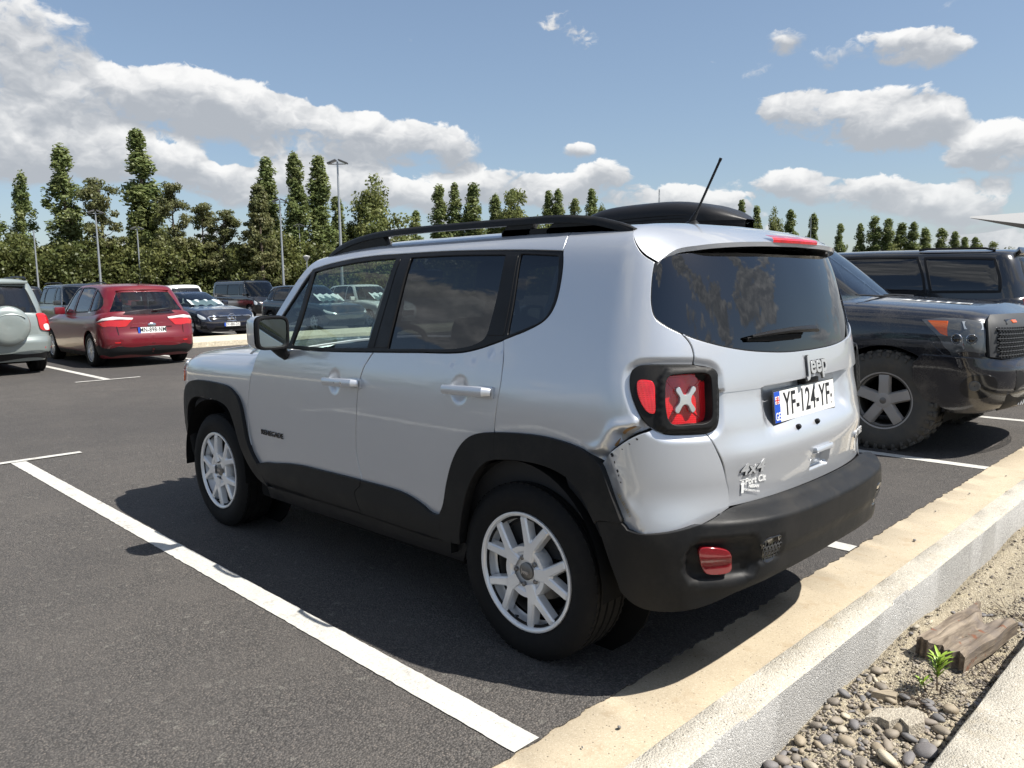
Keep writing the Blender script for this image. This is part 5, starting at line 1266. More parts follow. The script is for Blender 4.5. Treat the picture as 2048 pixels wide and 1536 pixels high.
def wheel_set(parent, wb, track, R, rim, w, style, m_rim, m_tyre=None, block=0.0):
    key = (R, rim, w, style, block)
    if key not in _tyres:
        face = w*.43
        sp = plain_spokes(rim, face, *style)
        _tyres[key] = (tyre_mesh(R, rim-.014, w, 3, block, 48), rim_mesh(rim, w, face), sp, face)
    ty, rm, sp, face = [x.copy() if hasattr(x, 'copy') else x for x in _tyres[key]]
    m_tyre = m_tyre or M_rubber
    for x, s in ((0, 1), (wb, 1), (0, -1), (wb, -1)):
        build_wheel(parent, 'wheel', (x, s*track, R-.004), 0 if s > 0 else math.pi, R, rim, w, face, sp, m_rim, m_tyre, M_disc, ty, rm, disc=False, lugs=0)
def gen_car(name, label, loc, rz, T, pm, group='cars parked in the lot', grid=.075, glass_side=None, glass_front=None, detail=True):
    root = thing(name, label, T.get('cat', 'car'), loc, rz, group)
    wb = T['wb']; Ra = T['R']+.055
    lo = Body(T['pl'], T['tl'], T['nl'], xc=T['xc'], xf=T['xf'], n_r=T.get('nr', 3.2), n_f=T.get('nf', 3.2), kz=T.get('kz'))
    up = Body(T['pu'], T['tu'], T['nu'], xc=T['xcu'], xf=T['xfu'], n_r=T.get('nru', 3.4), n_f=T.get('nfu', 3.0), kz=T.get('kzu'), sig=12)
    R_ = lambda f: lo.xc-f*lo.L; F_ = lambda f: lo.xf+f*lo.LF
    v0 = lo.vt[0]+.002; vm = lo.vt[-1]-.002
    def arch(x0): return [(x0+Ra*1.02*math.cos(a), max(v0, float(lo.vz(T['R']+Ra*math.sin(a)))-.0)) for a in np.linspace(math.pi*1.0, 0, 15)]
    lowz = lo.vz(T['R']*.62)
    def arch(x0):
        pts = []
        for a in np.linspace(math.pi*1.12, -math.pi*.12, 17): pts.append((x0+Ra*math.cos(a), float(lo.vz(max(lo.zt[0], T['R']+Ra*math.sin(a))))))
        return pts
    a1, a2 = arch(0), arch(wb)
    segs = [[(R_(1)+.002, v0), (R_(.5), v0), (a1[0][0], v0)], [(a1[0][0], v0), a1[0]], a1, [a1[-1], (a1[-1][0], v0)], [(a1[-1][0], v0), (a2[0][0], v0)], [(a2[0][0], v0), a2[0]], a2, [a2[-1], (a2[-1][0], v0)], [(a2[-1][0], v0), (F_(1)-.002, v0)], [(F_(1)-.002, v0), (F_(1)-.002, vm)], [(F_(1)-.002, vm), (R_(1)+.002, vm)], [(R_(1)+.002, vm), (R_(1)+.002, v0)]]
    out = loop(*[s for s in segs if np.hypot(s[0][0]-s[-1][0], s[0][1]-s[-1][1]) > 1e-3], step=.05)
    panel('body', pm, root, lo, out, grid=grid, lip=.02, gap=0, both=True, off=T.get('off', 0.0))
    # glasshouse
    w = T['win']; u0 = up.vt[0]+.002; um = up.vt[-1]-.002
    UR = lambda f: up.xc-f*up.L; UF = lambda f: up.xf+f*up.LF; vz = lambda z: float(up.vz(z))
    ws, wst, wz = w['screen']; rw, rwt, rzt = w['rear']
    po = loop([(UR(rw), u0), (UF(ws), u0)], [(UF(ws), u0), (UF(ws*.6+wst*.4), vz(u0+(wz-u0)*.45) if False else u0+(vz(wz)-u0)*.45), (UF(wst), vz(wz))], [(UF(wst), vz(wz)), (UF(wst+(1-wst)*.4), vz(wz)+.012), (UF(1)-.002, vz(wz)+.02)], [(UF(1)-.002, vz(wz)+.02), (UF(1)-.002, um)], [(UF(1)-.002, um), (UR(1)+.002, um)], [(UR(1)+.002, um), (UR(1)+.002, vz(rzt)+.012)], [(UR(1)+.002, vz(rzt)+.012), (UR(rwt+(1-rwt)*.4), vz(rzt)+.008), (UR(rwt), vz(rzt))], [(UR(rwt), vz(rzt)), (UR(rw), u0)], step=.05)
    holes = [loop(*[cv(up, s) for s in side], step=.04) for side in w['side']]
    panel('roof', T.get('roof_mat') or pm, root, up, po, holes=holes, grid=grid, lip=.015, gap=0, both=True)
    gs = glass_side or M_cabglass; gf = glass_front or M_screen
    for h, g in zip(holes, w.get('sidemat', [gs]*len(holes))):
        panel('window_trim', M_trim, root, up, inset(h if area2(h) > 0 else h[::-1], -.022), holes=[inset(h if area2(h) > 0 else h[::-1], .006)], off=.002, grid=grid*1.5, lip=.006, gap=0, both=True)
        panel('side_window', g or gs, root, up, h, off=-.006, grid=grid*1.5, lip=0, gap=-.004, both=True)
    wsl = loop([(UF(ws), u0), (UF(1)-.001, u0)], [(UF(1)-.001, u0), (UF(1)-.001, vz(wz)+.02)], [(UF(1)-.001, vz(wz)+.02), (UF(wst+(1-wst)*.4), vz(wz)+.012), (UF(wst), vz(wz))], [(UF(wst), vz(wz)), (UF(ws*.6+wst*.4), u0+(vz(wz)-u0)*.45), (UF(ws), u0)], step=.05)
    panel('windscreen', gf, root, up, wsl, off=-.005, grid=grid*1.3, lip=0, gap=-.004, both=True)
    rwl = loop([(UR(rw), u0), (UR(rwt), vz(rzt))], [(UR(rwt), vz(rzt)), (UR(rwt+(1-rwt)*.4), vz(rzt)+.008), (UR(1)+.001, vz(rzt)+.012)], [(UR(1)+.001, vz(rzt)+.012), (UR(1)+.001, u0)], [(UR(1)+.001, u0), (UR(rw), u0)], step=.05)
    panel('rear_window', w.get('rearmat') or gs, root, up, rwl, off=-.005, grid=grid*1.3, lip=0, gap=-.004, both=True)
    # overlays: lamps, bumpers, grilles, seams
    for (nm, m, sh, pts, off, kw) in T.get('over', []):
        s = lo if sh == 'l' else up
        kw = dict(kw); sharp = kw.pop('sharp', False); both = kw.pop('both', True)
        o = np.array(cv(s, pts)) if sharp else spline(cv(s, pts), .03, True)
        panel(nm, m, root, s, o, off=off, grid=kw.pop('grid', .06), lip=kw.pop('lip', .012), gap=0, both=both)
    for x in T.get('seams', []):
        for (a, b2) in zip(x[:-1], x[1:]):
            q = np.array(cv(lo, [a, b2])); d = q[1]-q[0]; d /= np.hypot(*d); nn = np.array([-d[1], d[0]])*.0035
            panel('door_seam', M_seam, root, lo, np.array([q[0]-nn, q[1]-nn, q[1]+nn, q[0]+nn]), off=.0012, grid=.1, lip=0, gap=0, both=True)
    bl = T['belt']
    c = MB(); c.box((T['xc']+.25, -T['w']*.86, .30), (T['xfu']+T.get('cabf', .55), T['w']*.86, bl-.10), .03); c.build('cabin_tub', M_int, root)
    un = MB(); un.box((-.5, -T['w']*.62, T['R']*.55), (wb+.45, T['w']*.62, .60), .03); un.build('underbody', M_dark, root)
    for x0 in (0, wb):
        for s in (1, -1):
            h = MB(); h.grid([[(x0+(Ra+.01)*math.cos(a), s*y, T['R']+(Ra+.01)*math.sin(a)) for y in (T['w']*.955, T['w']*.55)] for a in np.linspace(-.3, math.pi+.3, 14)]); h.build('wheel_housing', M_dark, root, fix=False, angle=180)
    for sx, sy in T.get('seats', [(1.15, .36), (1.15, -.36), (.25, .36), (.25, -.36)]):
        s = MB(); Mx = Matrix.Translation((sx, sy, bl-.55)) @ Matrix.Rotation(math.radians(-14), 4, 'Y'); s.box((-.14, -.24, 0), (.02, .24, .62), .05, Mx); s.box((-.10, -.12, .64), (.0, .12, .82), .035, Mx); s.build('seat', T.get('seatmat') or M_seat, root)
    for s in (1, -1):
        mx, mz = T.get('mir', (T['xfu']+.45, bl+.06)); m = MB()
        m.box((mx, s*(T['w']*.93), mz-.07), (mx+.11, s*(T['w']*.93+.20*T.get('mirw', 1)), mz+.08), .03) if s > 0 else m.box((mx, s*(T['w']*.93+.20*T.get('mirw', 1)), mz-.07), (mx+.11, s*(T['w']*.93), mz+.08), .03)
        m.build('wing_mirror', T.get('mirmat') or pm, root)
    wheel_set(root, wb, T['track'], T['R'], T['rim'], T['tw'], T['style'], T.get('rimmat') or M_alloy, T.get('tyremat'), T.get('block', 0.0))
    return root, lo, up
def drop(x0, x1, d, zlo, zhi, rear=None):
    def f(x, z):
        k = np.clip((z-zlo)/(zhi-zlo), 0, 1.3)
        o = z-k*d*np.clip((x-x0)/(x1-x0), 0, 1.2)**1.4
        if rear: o = o-k*rear[2]*np.clip((rear[0]-x)/(rear[0]-rear[1]), 0, 1.2)**1.5
        return o
    return f
S = lambda x, z: ('S', x, z); Rr = lambda f, z: ('R', f, z); Ff = lambda f, z: ('F', f, z)
def side3(z0, z1, a, b1, b2, c1, c2, d, zt=None):
    zt = zt or z1
# ---- templates (rear axle at x = 0)
def T_hatch(lamps=True):
    t = dict(w=.905, wb=2.65, belt=1.0, R=.325, rim=.222, tw=.215, track=.785, xc=-.37, xf=3.00, xcu=-.02, xfu=1.15, cabf=.5,
        pl=prof_low(.905, 1.0), tl=[(.18,-.70),(.3,-.84),(.45,-.88),(.58,-.875),(.66,-.835),(.75,-.81),(.9,-.79),(1.04,-.74)], nl=[(.18,3.40),(.4,3.52),(.6,3.54),(.75,3.48),(1.04,3.15)],
        kz=drop(2.0, 3.5, .22, .55, 1.0, (.8, -.8, -.055)),
        pu=prof_up(1.0, 1.60, .855, .665), tu=[(.94,-.80),(1.05,-.765),(1.3,-.64),(1.46,-.54),(1.55,-.46),(1.6,-.40)], nu=[(.94,2.75),(1.1,2.42),(1.3,2.05),(1.5,1.65),(1.57,1.42),(1.6,1.3)],
        kzu=lambda x, z: z-np.clip(z-1.1, 0, 9)/.5*(.06*np.clip((.6-x)/1.1, 0, 1.5)**2+.03*np.clip((x-1.0)/.6, 0, 2)**2)+.055*np.clip((.8-x)/1.6, 0, 1)*np.clip(1.15-z, 0, .2)/.15*.9, nru=3.0,
        style=(10, .2, .022, .016), seats=[(1.15,.36),(1.15,-.36),(.2,.38),(.2,-.38)])
    zb, ztp = 1.045, 1.50
    t['win'] = dict(screen=(.30, .34, 1.53), rear=(.33, .42, 1.47), side=[
        [[S(1.10,zb),S(1.55,zb),Ff(.34,zb-.005)] if False else [S(1.08,zb),Ff(.10,zb),Ff(.235,zb)], [Ff(.235,zb),Ff(.205,1.25),Ff(.19,1.38),Ff(.14,1.48)], [Ff(.14,1.48),Ff(.0,ztp+.01),S(1.02,ztp+.015)], [S(1.02,ztp+.015),S(1.08,zb)]],
        [[S(.98,zb),S(.93,ztp+.015)], [S(.93,ztp+.015),S(.5,ztp+.015),S(.12,ztp)], [S(.12,ztp),S(.10,1.2),S(.12,zb+.01)], [S(.12,zb+.01),S(.98,zb)]],
        [[S(.02,zb+.012),S(.03,ztp-.005)], [S(.03,ztp-.005),Rr(.10,1.43),Rr(.20,1.33)], [Rr(.20,1.33),Rr(.215,1.20),Rr(.16,1.10),S(.02,zb+.012)]]])
    return t
def T_suv():
    t = dict(w=.91, wb=2.60, belt=1.08, R=.355, rim=.228, tw=.225, track=.79, xc=-.40, xf=2.98, xcu=-.25, xfu=1.25, cabf=.45,
        pl=prof_low(.91, 1.08, .24), tl=[(.24,-.70),(.4,-.80),(.6,-.81),(.66,-.77),(.9,-.76),(1.12,-.73)], nl=[(.24,3.28),(.45,3.42),(.7,3.44),(.9,3.38),(1.12,3.1)], nr=4.0,
        kz=drop(1.9, 3.4, .14, .6, 1.08), pu=prof_up(1.08, 1.70, .86, .70), tu=[(1.02,-.74),(1.2,-.70),(1.5,-.60),(1.64,-.52),(1.70,-.46)], nu=[(1.02,2.55),(1.2,2.28),(1.45,1.92),(1.6,1.65),(1.67,1.5),(1.70,1.4)],
        nru=4.0, style=(5, .3, .085, .06), seats=[(1.15,.36),(1.15,-.36),(.2,.36),(.2,-.36)])
    zb, zt = 1.115, 1.585
    t['win'] = dict(screen=(.27, .31, 1.60), rear=(.34, .37, 1.56), side=[
        [[S(1.12,zb),Ff(.10,zb),Ff(.21,zb)], [Ff(.21,zb),Ff(.19,1.40),Ff(.12,1.56)], [Ff(.12,1.56),S(1.06,zt)], [S(1.06,zt),S(1.12,zb)]],
        [[S(1.02,zb),S(.96,zt)], [S(.96,zt),S(.14,zt-.01)], [S(.14,zt-.01),S(.10,1.3),S(.14,zb)], [S(.14,zb),S(1.02,zb)]],
        [[S(.04,zb),S(.04,zt-.01)], [S(.04,zt-.01),S(-.22,zt-.02),Rr(.10,zt-.04)], [Rr(.10,zt-.04),Rr(.13,1.3),Rr(.10,zb)], [Rr(.10,zb),S(.04,zb)]]])
    return t
def T_sedan():
    t = dict(w=.94, wb=2.87, belt=.97, R=.335, rim=.240, tw=.245, track=.80, xc=-.40, xf=3.22, xcu=.45, xfu=1.05, cabf=.6,
        pl=prof_low(.94, .97, .16), tl=[(.16,-.95),(.4,-1.10),(.7,-1.12),(.9,-1.08),(1.01,-.98)], nl=[(.16,3.66),(.3,3.78),(.5,3.80),(.66,3.76),(.8,3.66),(1.01,3.30)], nf=3.5,
        kz=drop(1.6, 3.75, .20, .45, .97), pu=prof_up(.97, 1.41, .86, .62), tu=[(.91,-.85),(1.05,-.55),(1.2,-.20),(1.33,.12),(1.39,.32),(1.41,.40)], nu=[(.91,2.55),(1.05,2.22),(1.2,1.82),(1.32,1.45),(1.38,1.2),(1.41,1.1)],
        nru=3.0, style=(5, .3, .06, .045, .16), seats=[(1.2,.36),(1.2,-.36),(.35,.36),(.35,-.36)])
    zb, zt = 1.0, 1.30
    t['win'] = dict(screen=(.26, .30, 1.335), rear=(.36, .40, 1.32), side=[
        [[S(.92,zb),Ff(.08,zb),Ff(.20,zb)], [Ff(.20,zb),Ff(.16,1.18),Ff(.08,1.28)], [Ff(.08,1.28),S(.88,zt+.01)], [S(.88,zt+.01),S(.92,zb)]],
        [[S(.84,zb),S(.80,zt+.01)], [S(.80,zt+.01),S(.55,zt),Rr(.12,1.24)], [Rr(.12,1.24),Rr(.24,1.12),Rr(.25,zb+.03)], [Rr(.25,zb+.03),S(.84,zb)]]])
    return t
def T_van():
    t = dict(w=.96, wb=3.2, belt=1.15, R=.34, rim=.225, tw=.225, track=.82, xc=-.55, xf=3.52, xcu=-.55, xfu=2.35, cabf=.5, cat='van',
        pl=prof_low(.96, 1.15, .22), tl=[(.22,-.90),(.5,-1.0),(.9,-1.0),(1.2,-.98)], nl=[(.22,3.85),(.45,3.98),(.7,3.98),(.9,3.90),(1.2,3.6)], nr=5.0, kz=drop(2.9, 3.9, .16, .6, 1.15),
        pu=prof_up(1.15, 1.93, .92, .80), tu=[(1.09,-.98),(1.5,-.96),(1.8,-.92),(1.93,-.85)], nu=[(1.09,3.62),(1.3,3.35),(1.6,2.95),(1.8,2.68),(1.9,2.52),(1.93,2.45)], nru=5.0,
        style=(5, .1, .07, .05), seats=[(1.9,.42),(1.9,-.42),(1.0,.4),(1.0,-.4),(.1,.4),(.1,-.4)], roof_mat=None)
    zb, zt = 1.21, 1.73
    t['win'] = dict(screen=(.24, .28, 1.83), rear=(.42, .42, 1.75), side=[
        [[S(2.12,zb),Ff(.08,zb),Ff(.18,zb)], [Ff(.18,zb),Ff(.17,1.45),Ff(.10,1.72)], [Ff(.10,1.72),S(2.10,zt)], [S(2.10,zt),S(2.12,zb)]],
        [[S(2.0,zb),S(2.0,zt)], [S(2.0,zt),S(.86,zt)], [S(.86,zt),S(.86,zb)], [S(.86,zb),S(2.0,zb)]],
        [[S(.80,zb),S(.80,zt)], [S(.80,zt),S(-.50,zt)], [S(-.50,zt),S(-.55,1.45),S(-.50,zb)], [S(-.50,zb),S(.80,zb)]]])
    return t
def T_big():
    t = dict(w=1.0, wb=3.0, belt=1.26, R=.385, rim=.26, tw=.265, track=.84, xc=-.45, xf=3.38, xcu=-.42, xfu=1.45, cabf=.45,
        pl=prof_low(1.0, 1.26, .30), tl=[(.30,-.95),(.5,-1.03),(.75,-1.03),(.85,-.98),(1.30,-.93)], nl=[(.30,3.70),(.5,3.84),(.9,3.86),(1.15,3.82),(1.30,3.6)], nr=4.2, nf=4.0, kz=drop(2.0, 3.8, .10, .8, 1.26),
        pu=prof_up(1.26, 1.82, .94, .80), tu=[(1.20,-.93),(1.42,-.86),(1.67,-.77),(1.78,-.70),(1.82,-.64)], nu=[(1.20,2.80),(1.42,2.45),(1.62,2.1),(1.74,1.85),(1.80,1.7),(1.82,1.6)], nru=4.5,
        kzu=lambda x, z: z-np.clip(z-1.42, 0, 9)/.4*(.05*np.clip((1.0-x)/1.8, 0, 1)**1.5), style=(5, .3, .09, .07), seats=[(1.3,.42),(1.3,-.42)])
    zb, zt = 1.305, 1.70
    t['win'] = dict(screen=(.25, .29, 1.72), rear=(.36, .38, 1.70), side=[
        [[S(1.35,zb),Ff(.10,zb),Ff(.20,zb)], [Ff(.20,zb),Ff(.18,1.52),Ff(.12,1.65)], [Ff(.12,1.65),S(1.28,zt+.02)], [S(1.28,zt+.02),S(1.35,zb)]],
        [[S(1.22,zb),S(1.16,zt+.02)], [S(1.16,zt+.02),S(.30,zt+.01)], [S(.30,zt+.01),S(.20,1.47),S(.16,zb)], [S(.16,zb),S(1.22,zb)]],
        [[S(.08,zb),S(.20,zt)], [S(.20,zt),S(-.30,zt-.01),Rr(.10,zt-.02)], [Rr(.10,zt-.02),Rr(.14,1.47),Rr(.14,zb)], [Rr(.14,zb),S(.08,zb)]]])
    return t
# ---- dark red hatchback in the opposite row
P_red = paint('dark_red_paint', (.17, .008, .016), .05, .32, coat=.55)
T = T_hatch()
T['over'] = [
    ('rear_bumper', M_blackplast, 'l', [Rr(.0,.24),Rr(.3,.22),Rr(1.001,.22),Rr(1.001,.40),Rr(.45,.41),Rr(.12,.44),Rr(.0,.40)], .012, dict(sharp=True, lip=.02)),
    ('bumper_groove', M_seam, 'l', [Rr(.30,.305),Rr(1.001,.305),Rr(1.001,.312),Rr(.30,.312)], .0155, dict(sharp=True, lip=.002)),
    ('bumper_groove', M_seam, 'l', [Rr(.30,.345),Rr(1.001,.345),Rr(1.001,.352),Rr(.30,.352)], .0155, dict(sharp=True, lip=.002)),
    ('sill', M_blackplast, 'l', [S(.40,.19),S(2.25,.19),S(2.25,.27),S(.40,.27)], .006, dict(sharp=True)),
    ('tail_lamp', M_lampred, 'l', [Rr(.10,.83),Rr(.26,.76),Rr(.50,.75),Rr(.60,.755),Rr(.70,.865),Rr(.35,.870)], .010, dict(grid=.03, sharp=True)),
    ('lamp_upper', M_lampwhite, 'l', [Rr(.12,.842),Rr(.35,.874),Rr(.70,.869),Rr(.715,.895),Rr(.40,.925),Rr(.24,.90)], .012, dict(grid=.03, sharp=True)),
    ('gate_seam', M_seam, 'l', [Rr(.475,.455),Rr(.485,.455),Rr(.475,.62),Rr(.43,.93),Rr(.42,.93),Rr(.465,.62)], .0015, dict(sharp=True, lip=0)),
    ('gate_seam', M_seam, 'l', [Rr(.475,.455),Rr(1.001,.44),Rr(1.001,.449),Rr(.475,.464)], .0015, dict(sharp=True, lip=0)),
    ('gate_ledge', P_red, 'l', [Rr(.66,.735),Rr(1.001,.735),Rr(1.001,.80),Rr(.70,.80)], .022, dict(sharp=True, lip=.03)),
    ('rear_reflector', M_lampred, 'l', [Rr(.40,.47),Rr(.48,.47),Rr(.48,.49),Rr(.40,.49)], .006, dict(sharp=True)),
    ('window_chrome', M_chrome, 'u', [Rr(.22,1.095),S(.0,1.028),S(1.7,1.020),S(1.7,1.030),S(.0,1.040),Rr(.21,1.108)], .004, dict(sharp=True, lip=.004)),
    ('roof_spoiler', P_red, 'u', [Rr(.42,1.478),Rr(1.001,1.505),Rr(1.001,1.55),Rr(.44,1.53)], .035, dict(sharp=True, lip=.06))]
T['seams'] = [[S(1.02,.25),S(1.05,.6),S(1.06,.97)], [S(.14,.97),S(.18,.75),S(.38,.52)], [S(2.02,.25),S(2.05,.6),S(1.98,.95)]]
RED, rlo, rup = gen_car('parked_car', 'dark red hatchback seen from behind across the aisle', (14.45, -3.10, 0), math.radians(-1.5), T, P_red, grid=.06)
def rear_plate(root, x, z, txt, y=0, face=-1, w=.52, tilt=.08):
    make_plate(root, basis((face, 0, tilt), p=(x, y, z)), txt, w=w, simple=True)
rear_plate(RED, -.842, .70, 'MN-898-NM')
wp_ = MB(); wp_.tube([(-.80, -.05, 1.075), (-.795, -.30, 1.10), (-.77, -.42, 1.105)], [.016, .014, .008], 8); wp_.build('rear_wiper', M_trim, RED)
o = link('badge', text_mesh('C-MAX', .055, .002, .001, 1.3), M_chrome, RED); o.matrix_local = basis((-1, .25, .05), p=(-.800, .52, .55))
o = link('badge', text_mesh('HYBRID', .035, .002, .001, 1.2), M_chrome, RED); o.matrix_local = basis((-1, -.25, .05), p=(-.800, -.55, .57))
ov = MB(); ov.lathe([(.0001, -.004), (.05, -.003), (.06, .004)], 24, 'x'); o = ov.build('maker_badge', M_chrome, RED); o.location = (-.845, 0, .80); o.scale = (1, 1.3, .62)
an = MB(); an.tube([(-.25, 0, 1.575), (-.33, 0, 1.68)], [.012, .004], 6); an.build('aerial', M_trim, RED)
for s_ in (1, -1):
    cl = MB(); cl.box((.30, s_*.52-.12, 1.0), (.42, s_*.52+.12, 1.02)); 
# ---- grey-green SUV with the spare wheel, cut by the picture edge
P_green = paint('grey_green_paint', (.30, .345, .335), .35, .38, dirt=.15)
T = T_suv()
T['over'] = [
    ('rear_bumper', paint('grey_green_bumper', (.28, .32, .31), .35, .4), 'l', [S(-.42,.42),Rr(.25,.40),Rr(1.001,.40),Rr(1.001,.68),Rr(.3,.69),S(-.42,.66)], .030, dict(sharp=True, lip=.05)),
    ('bumper_lower', M_blackplast, 'l', [S(-.40,.27),Rr(.25,.27),Rr(1.001,.27),Rr(1.001,.41),Rr(.25,.41),S(-.42,.42)], .012, dict(sharp=True)),
    ('tail_lamp', M_lampred, 'l', [Rr(.19,.78),Rr(.30,.77),Rr(.38,.80),Rr(.37,1.06),Rr(.27,1.065),Rr(.20,1.05)], .022, dict(grid=.04, lip=.03)),
    ('lamp_white', M_lampwhite, 'l', [Rr(.23,.79),Rr(.31,.785),Rr(.33,.87),Rr(.25,.88)], .026, dict(grid=.03)),
    ('rear_reflector', M_lampred, 'l', [Rr(.20,.46),Rr(.34,.46),Rr(.34,.485),Rr(.20,.485)], .034, dict(sharp=True)),
    ('arch_flare', paint('grey_green_flare', (.27, .31, .30), .35, .4), 'l', [S(.42,.42),S(.34,.66),S(.16,.78),S(-.16,.78),S(-.34,.66),S(-.42,.42),S(-.50,.42),S(-.43,.74),S(-.20,.88),S(.20,.88),S(.43,.74),S(.50,.42)], .018, dict(sharp=True, lip=.03))]
T['win']['sidemat'] = [None, M_darkglass, M_darkglass]; T['win']['rearmat'] = M_darkglass
GRN, glo, gup = gen_car('parked_car', 'grey-green SUV with a spare wheel on its back door, cut by the left edge', (14.55, -.50, 0), math.radians(-1.0), T, P_green, grid=.07)
sw_ = MB(); sw_.lathe([(.0001, -.20), (.12, -.205), (.24, -.198), (.31, -.18), (.345, -.14), (.352, -.05), (.34, .0)], 40, 'x', (0, 0, 0)); o = sw_.build('spare_wheel_cover', P_green, GRN, angle=60); o.location = (-.755, -.20, .875); o.scale = (1, 1, 1)
rg = MB(); rg.tube([(-.985, .36-.06+.33*math.cos(a)-.30, .63+.30*math.sin(a)) for a in np.linspace(.35, 2.3, 16)], .008, 6); o = rg.build('cover_emboss', P_green, GRN); o.location = (.03, -.24, .15)
for s_ in (1, -1):
    r_ = MB(); r_.tube([(-.45, s_*.62, 1.675), (-.38, s_*.63, 1.715), (.3, s_*.64, 1.735), (1.0, s_*.63, 1.725), (1.25, s_*.62, 1.69)], .017, 8); r_.build('roof_rail', M_trim, GRN)
sp_ = MB(); sp_.box((-.62, -.62, 1.60), (-.42, .62, 1.655), .02); sp_.build('roof_spoiler', P_green, GRN)
# ---- dark blue saloon facing us behind the island
P_navy = paint('navy_blue_paint', (.010, .014, .032), .3, .22)
T = T_sedan()
T['over'] = [
    ('grille', M_gloss, 'l', [Ff(.58,.53),Ff(1.001,.51),Ff(1.001,.76),Ff(.60,.755),Ff(.55,.69)], .006, dict(sharp=True)),
    ('grille_frame', M_chrome, 'l', [Ff(.58,.53),Ff(1.001,.505),Ff(1.001,.525),Ff(.59,.55),Ff(.565,.69),Ff(.61,.735),Ff(1.001,.745),Ff(1.001,.77),Ff(.60,.762),Ff(.545,.69)], .012, dict(sharp=True)),
    ('grille_bar', M_chrome, 'l', [Ff(.56,.625),Ff(1.001,.615),Ff(1.001,.665),Ff(.56,.655)], .014, dict(sharp=True)),
    ('headlight', M_lampglass, 'l', [Ff(.25,.76),Ff(.33,.66),Ff(.46,.61),Ff(.51,.64),Ff(.48,.72),Ff(.38,.80),Ff(.28,.83)], .008, dict(grid=.03)),
    ('bumper_intake', M_blackplast, 'l', [Ff(.62,.22),Ff(1.001,.22),Ff(1.001,.34),Ff(.66,.36)], .006, dict(sharp=True)),
    ('bumper_intake', M_blackplast, 'l', [Ff(.28,.26),Ff(.55,.23),Ff(.50,.36),Ff(.32,.38)], .006, dict(sharp=True)),
    ('bumper_lip', M_chrome, 'l', [Ff(.22,.185),Ff(1.001,.185),Ff(1.001,.205),Ff(.24,.205)], .014, dict(sharp=True)),
    ('window_chrome', M_chrome, 'u', [S(-.1,.988),S(1.6,.985),S(1.6,.993),S(-.1,.996)], .004, dict(sharp=True, lip=.004))]
T['win']['sidemat'] = [M_cabglass, M_darkglass]
SED, slo, sup = gen_car('parked_car', 'dark navy saloon with a star on its grille, facing the camera', (25.3, -8.45, 0), math.pi+math.radians(2), T, P_navy, grid=.065)
def front_x(lo, z): return float(lo._lin(lo.nose, z))
st = MB(); st.lathe([(.098, .004), (.106, .012), (.114, .004), (.106, -.004)], 32, 'x', closed=True)
for i in range(3):
    a = math.pi/2+i*2*math.pi/3; st.prism([(.105*math.cos(a), .105*math.sin(a)), (.018*math.cos(a+1.05), .018*math.sin(a+1.05)), (0, 0), (.018*math.cos(a-1.05), .018*math.sin(a-1.05))], -.002, .012, 'x')
o = st.build('star_badge', M_chrome, SED); o.location = (front_x(slo, .6)+.012, 0, .575); o.scale = (1, 1.25, 1.25)
make_plate(SED, basis((1, 0, .0), p=(front_x(slo, .4)+.012, 0, .385)), 'DV-880-DX', simple=True)
sh = MB(); sh.grid([[(1.95+.35*t, y, .98+.16*(1-t)+.02*math.sin(y*21)) for y in np.linspace(-.55, .55, 21)] for t in (0, .5, 1)]); sh.build('sunshade', M_shade, SED, fix=False)
# ---- dark teal crossover and white hatchback, seen through the silver SUV's window
P_teal = paint('dark_teal_paint', (.012, .030, .045), .35, .24)
T = T_hatch(); T['style'] = (5, .2, .06, .05)
T['over'] = [
    ('grille', M_gloss, 'l', [Ff(.62,.62),Ff(1.001,.60),Ff(1.001,.72),Ff(.66,.72)], .006, dict(sharp=True)),
    ('headlight', M_lampglass, 'l', [Ff(.30,.80),Ff(.38,.70),Ff(.56,.66),Ff(.60,.70),Ff(.46,.80),Ff(.33,.855)], .008, dict(grid=.03)),
    ('headlight_rim', M_chrome, 'l', [Ff(.40,.715),Ff(.52,.68),Ff(.54,.69),Ff(.42,.735)], .012, dict(sharp=True)),
    ('bumper_intake', M_blackplast, 'l', [Ff(.40,.26),Ff(1.001,.24),Ff(1.001,.44),Ff(.46,.42)], .006, dict(sharp=True)),
    ('tail_lamp', M_lampred, 'l', [Rr(.16,.84),Rr(.40,.83),Rr(.40,.93),Rr(.18,.93)], .008, dict(sharp=True)),
    ('window_chrome', M_chrome, 'u', [Rr(.22,1.095),S(.0,1.028),S(1.7,1.020),S(1.7,1.030),S(.0,1.040),Rr(.21,1.108)], .004, dict(sharp=True, lip=.004)),
    ('arch_trim', M_blackplast, 'l', [S(.38,.20),S(.36,.52),S(.15,.70),S(-.15,.70),S(-.36,.52),S(-.40,.35),S(-.46,.35),S(-.42,.60),S(-.18,.76),S(.18,.76),S(.42,.60),S(.44,.20)], .010, dict(sharp=True))]
T['win']['sidemat'] = [M_cabglass, M_darkglass, M_darkglass]
TEAL, tlo, tup = gen_car('parked_car', 'dark teal crossover facing us, seen through the silver SUV\'s front window', (24.3, -12.3, 0), math.pi+math.radians(3), T, P_teal, grid=.07)
sh = MB(); sh.grid([[(2.10+.38*t, y, 1.02+.24*(1-t)+.025*math.sin(y*23)) for y in np.linspace(-.5, .55, 23)] for t in (0, .5, 1)]); sh.build('sunshade', M_shade, TEAL, fix=False)
P_white = paint('white_paint', (.72, .73, .72), .0, .3)
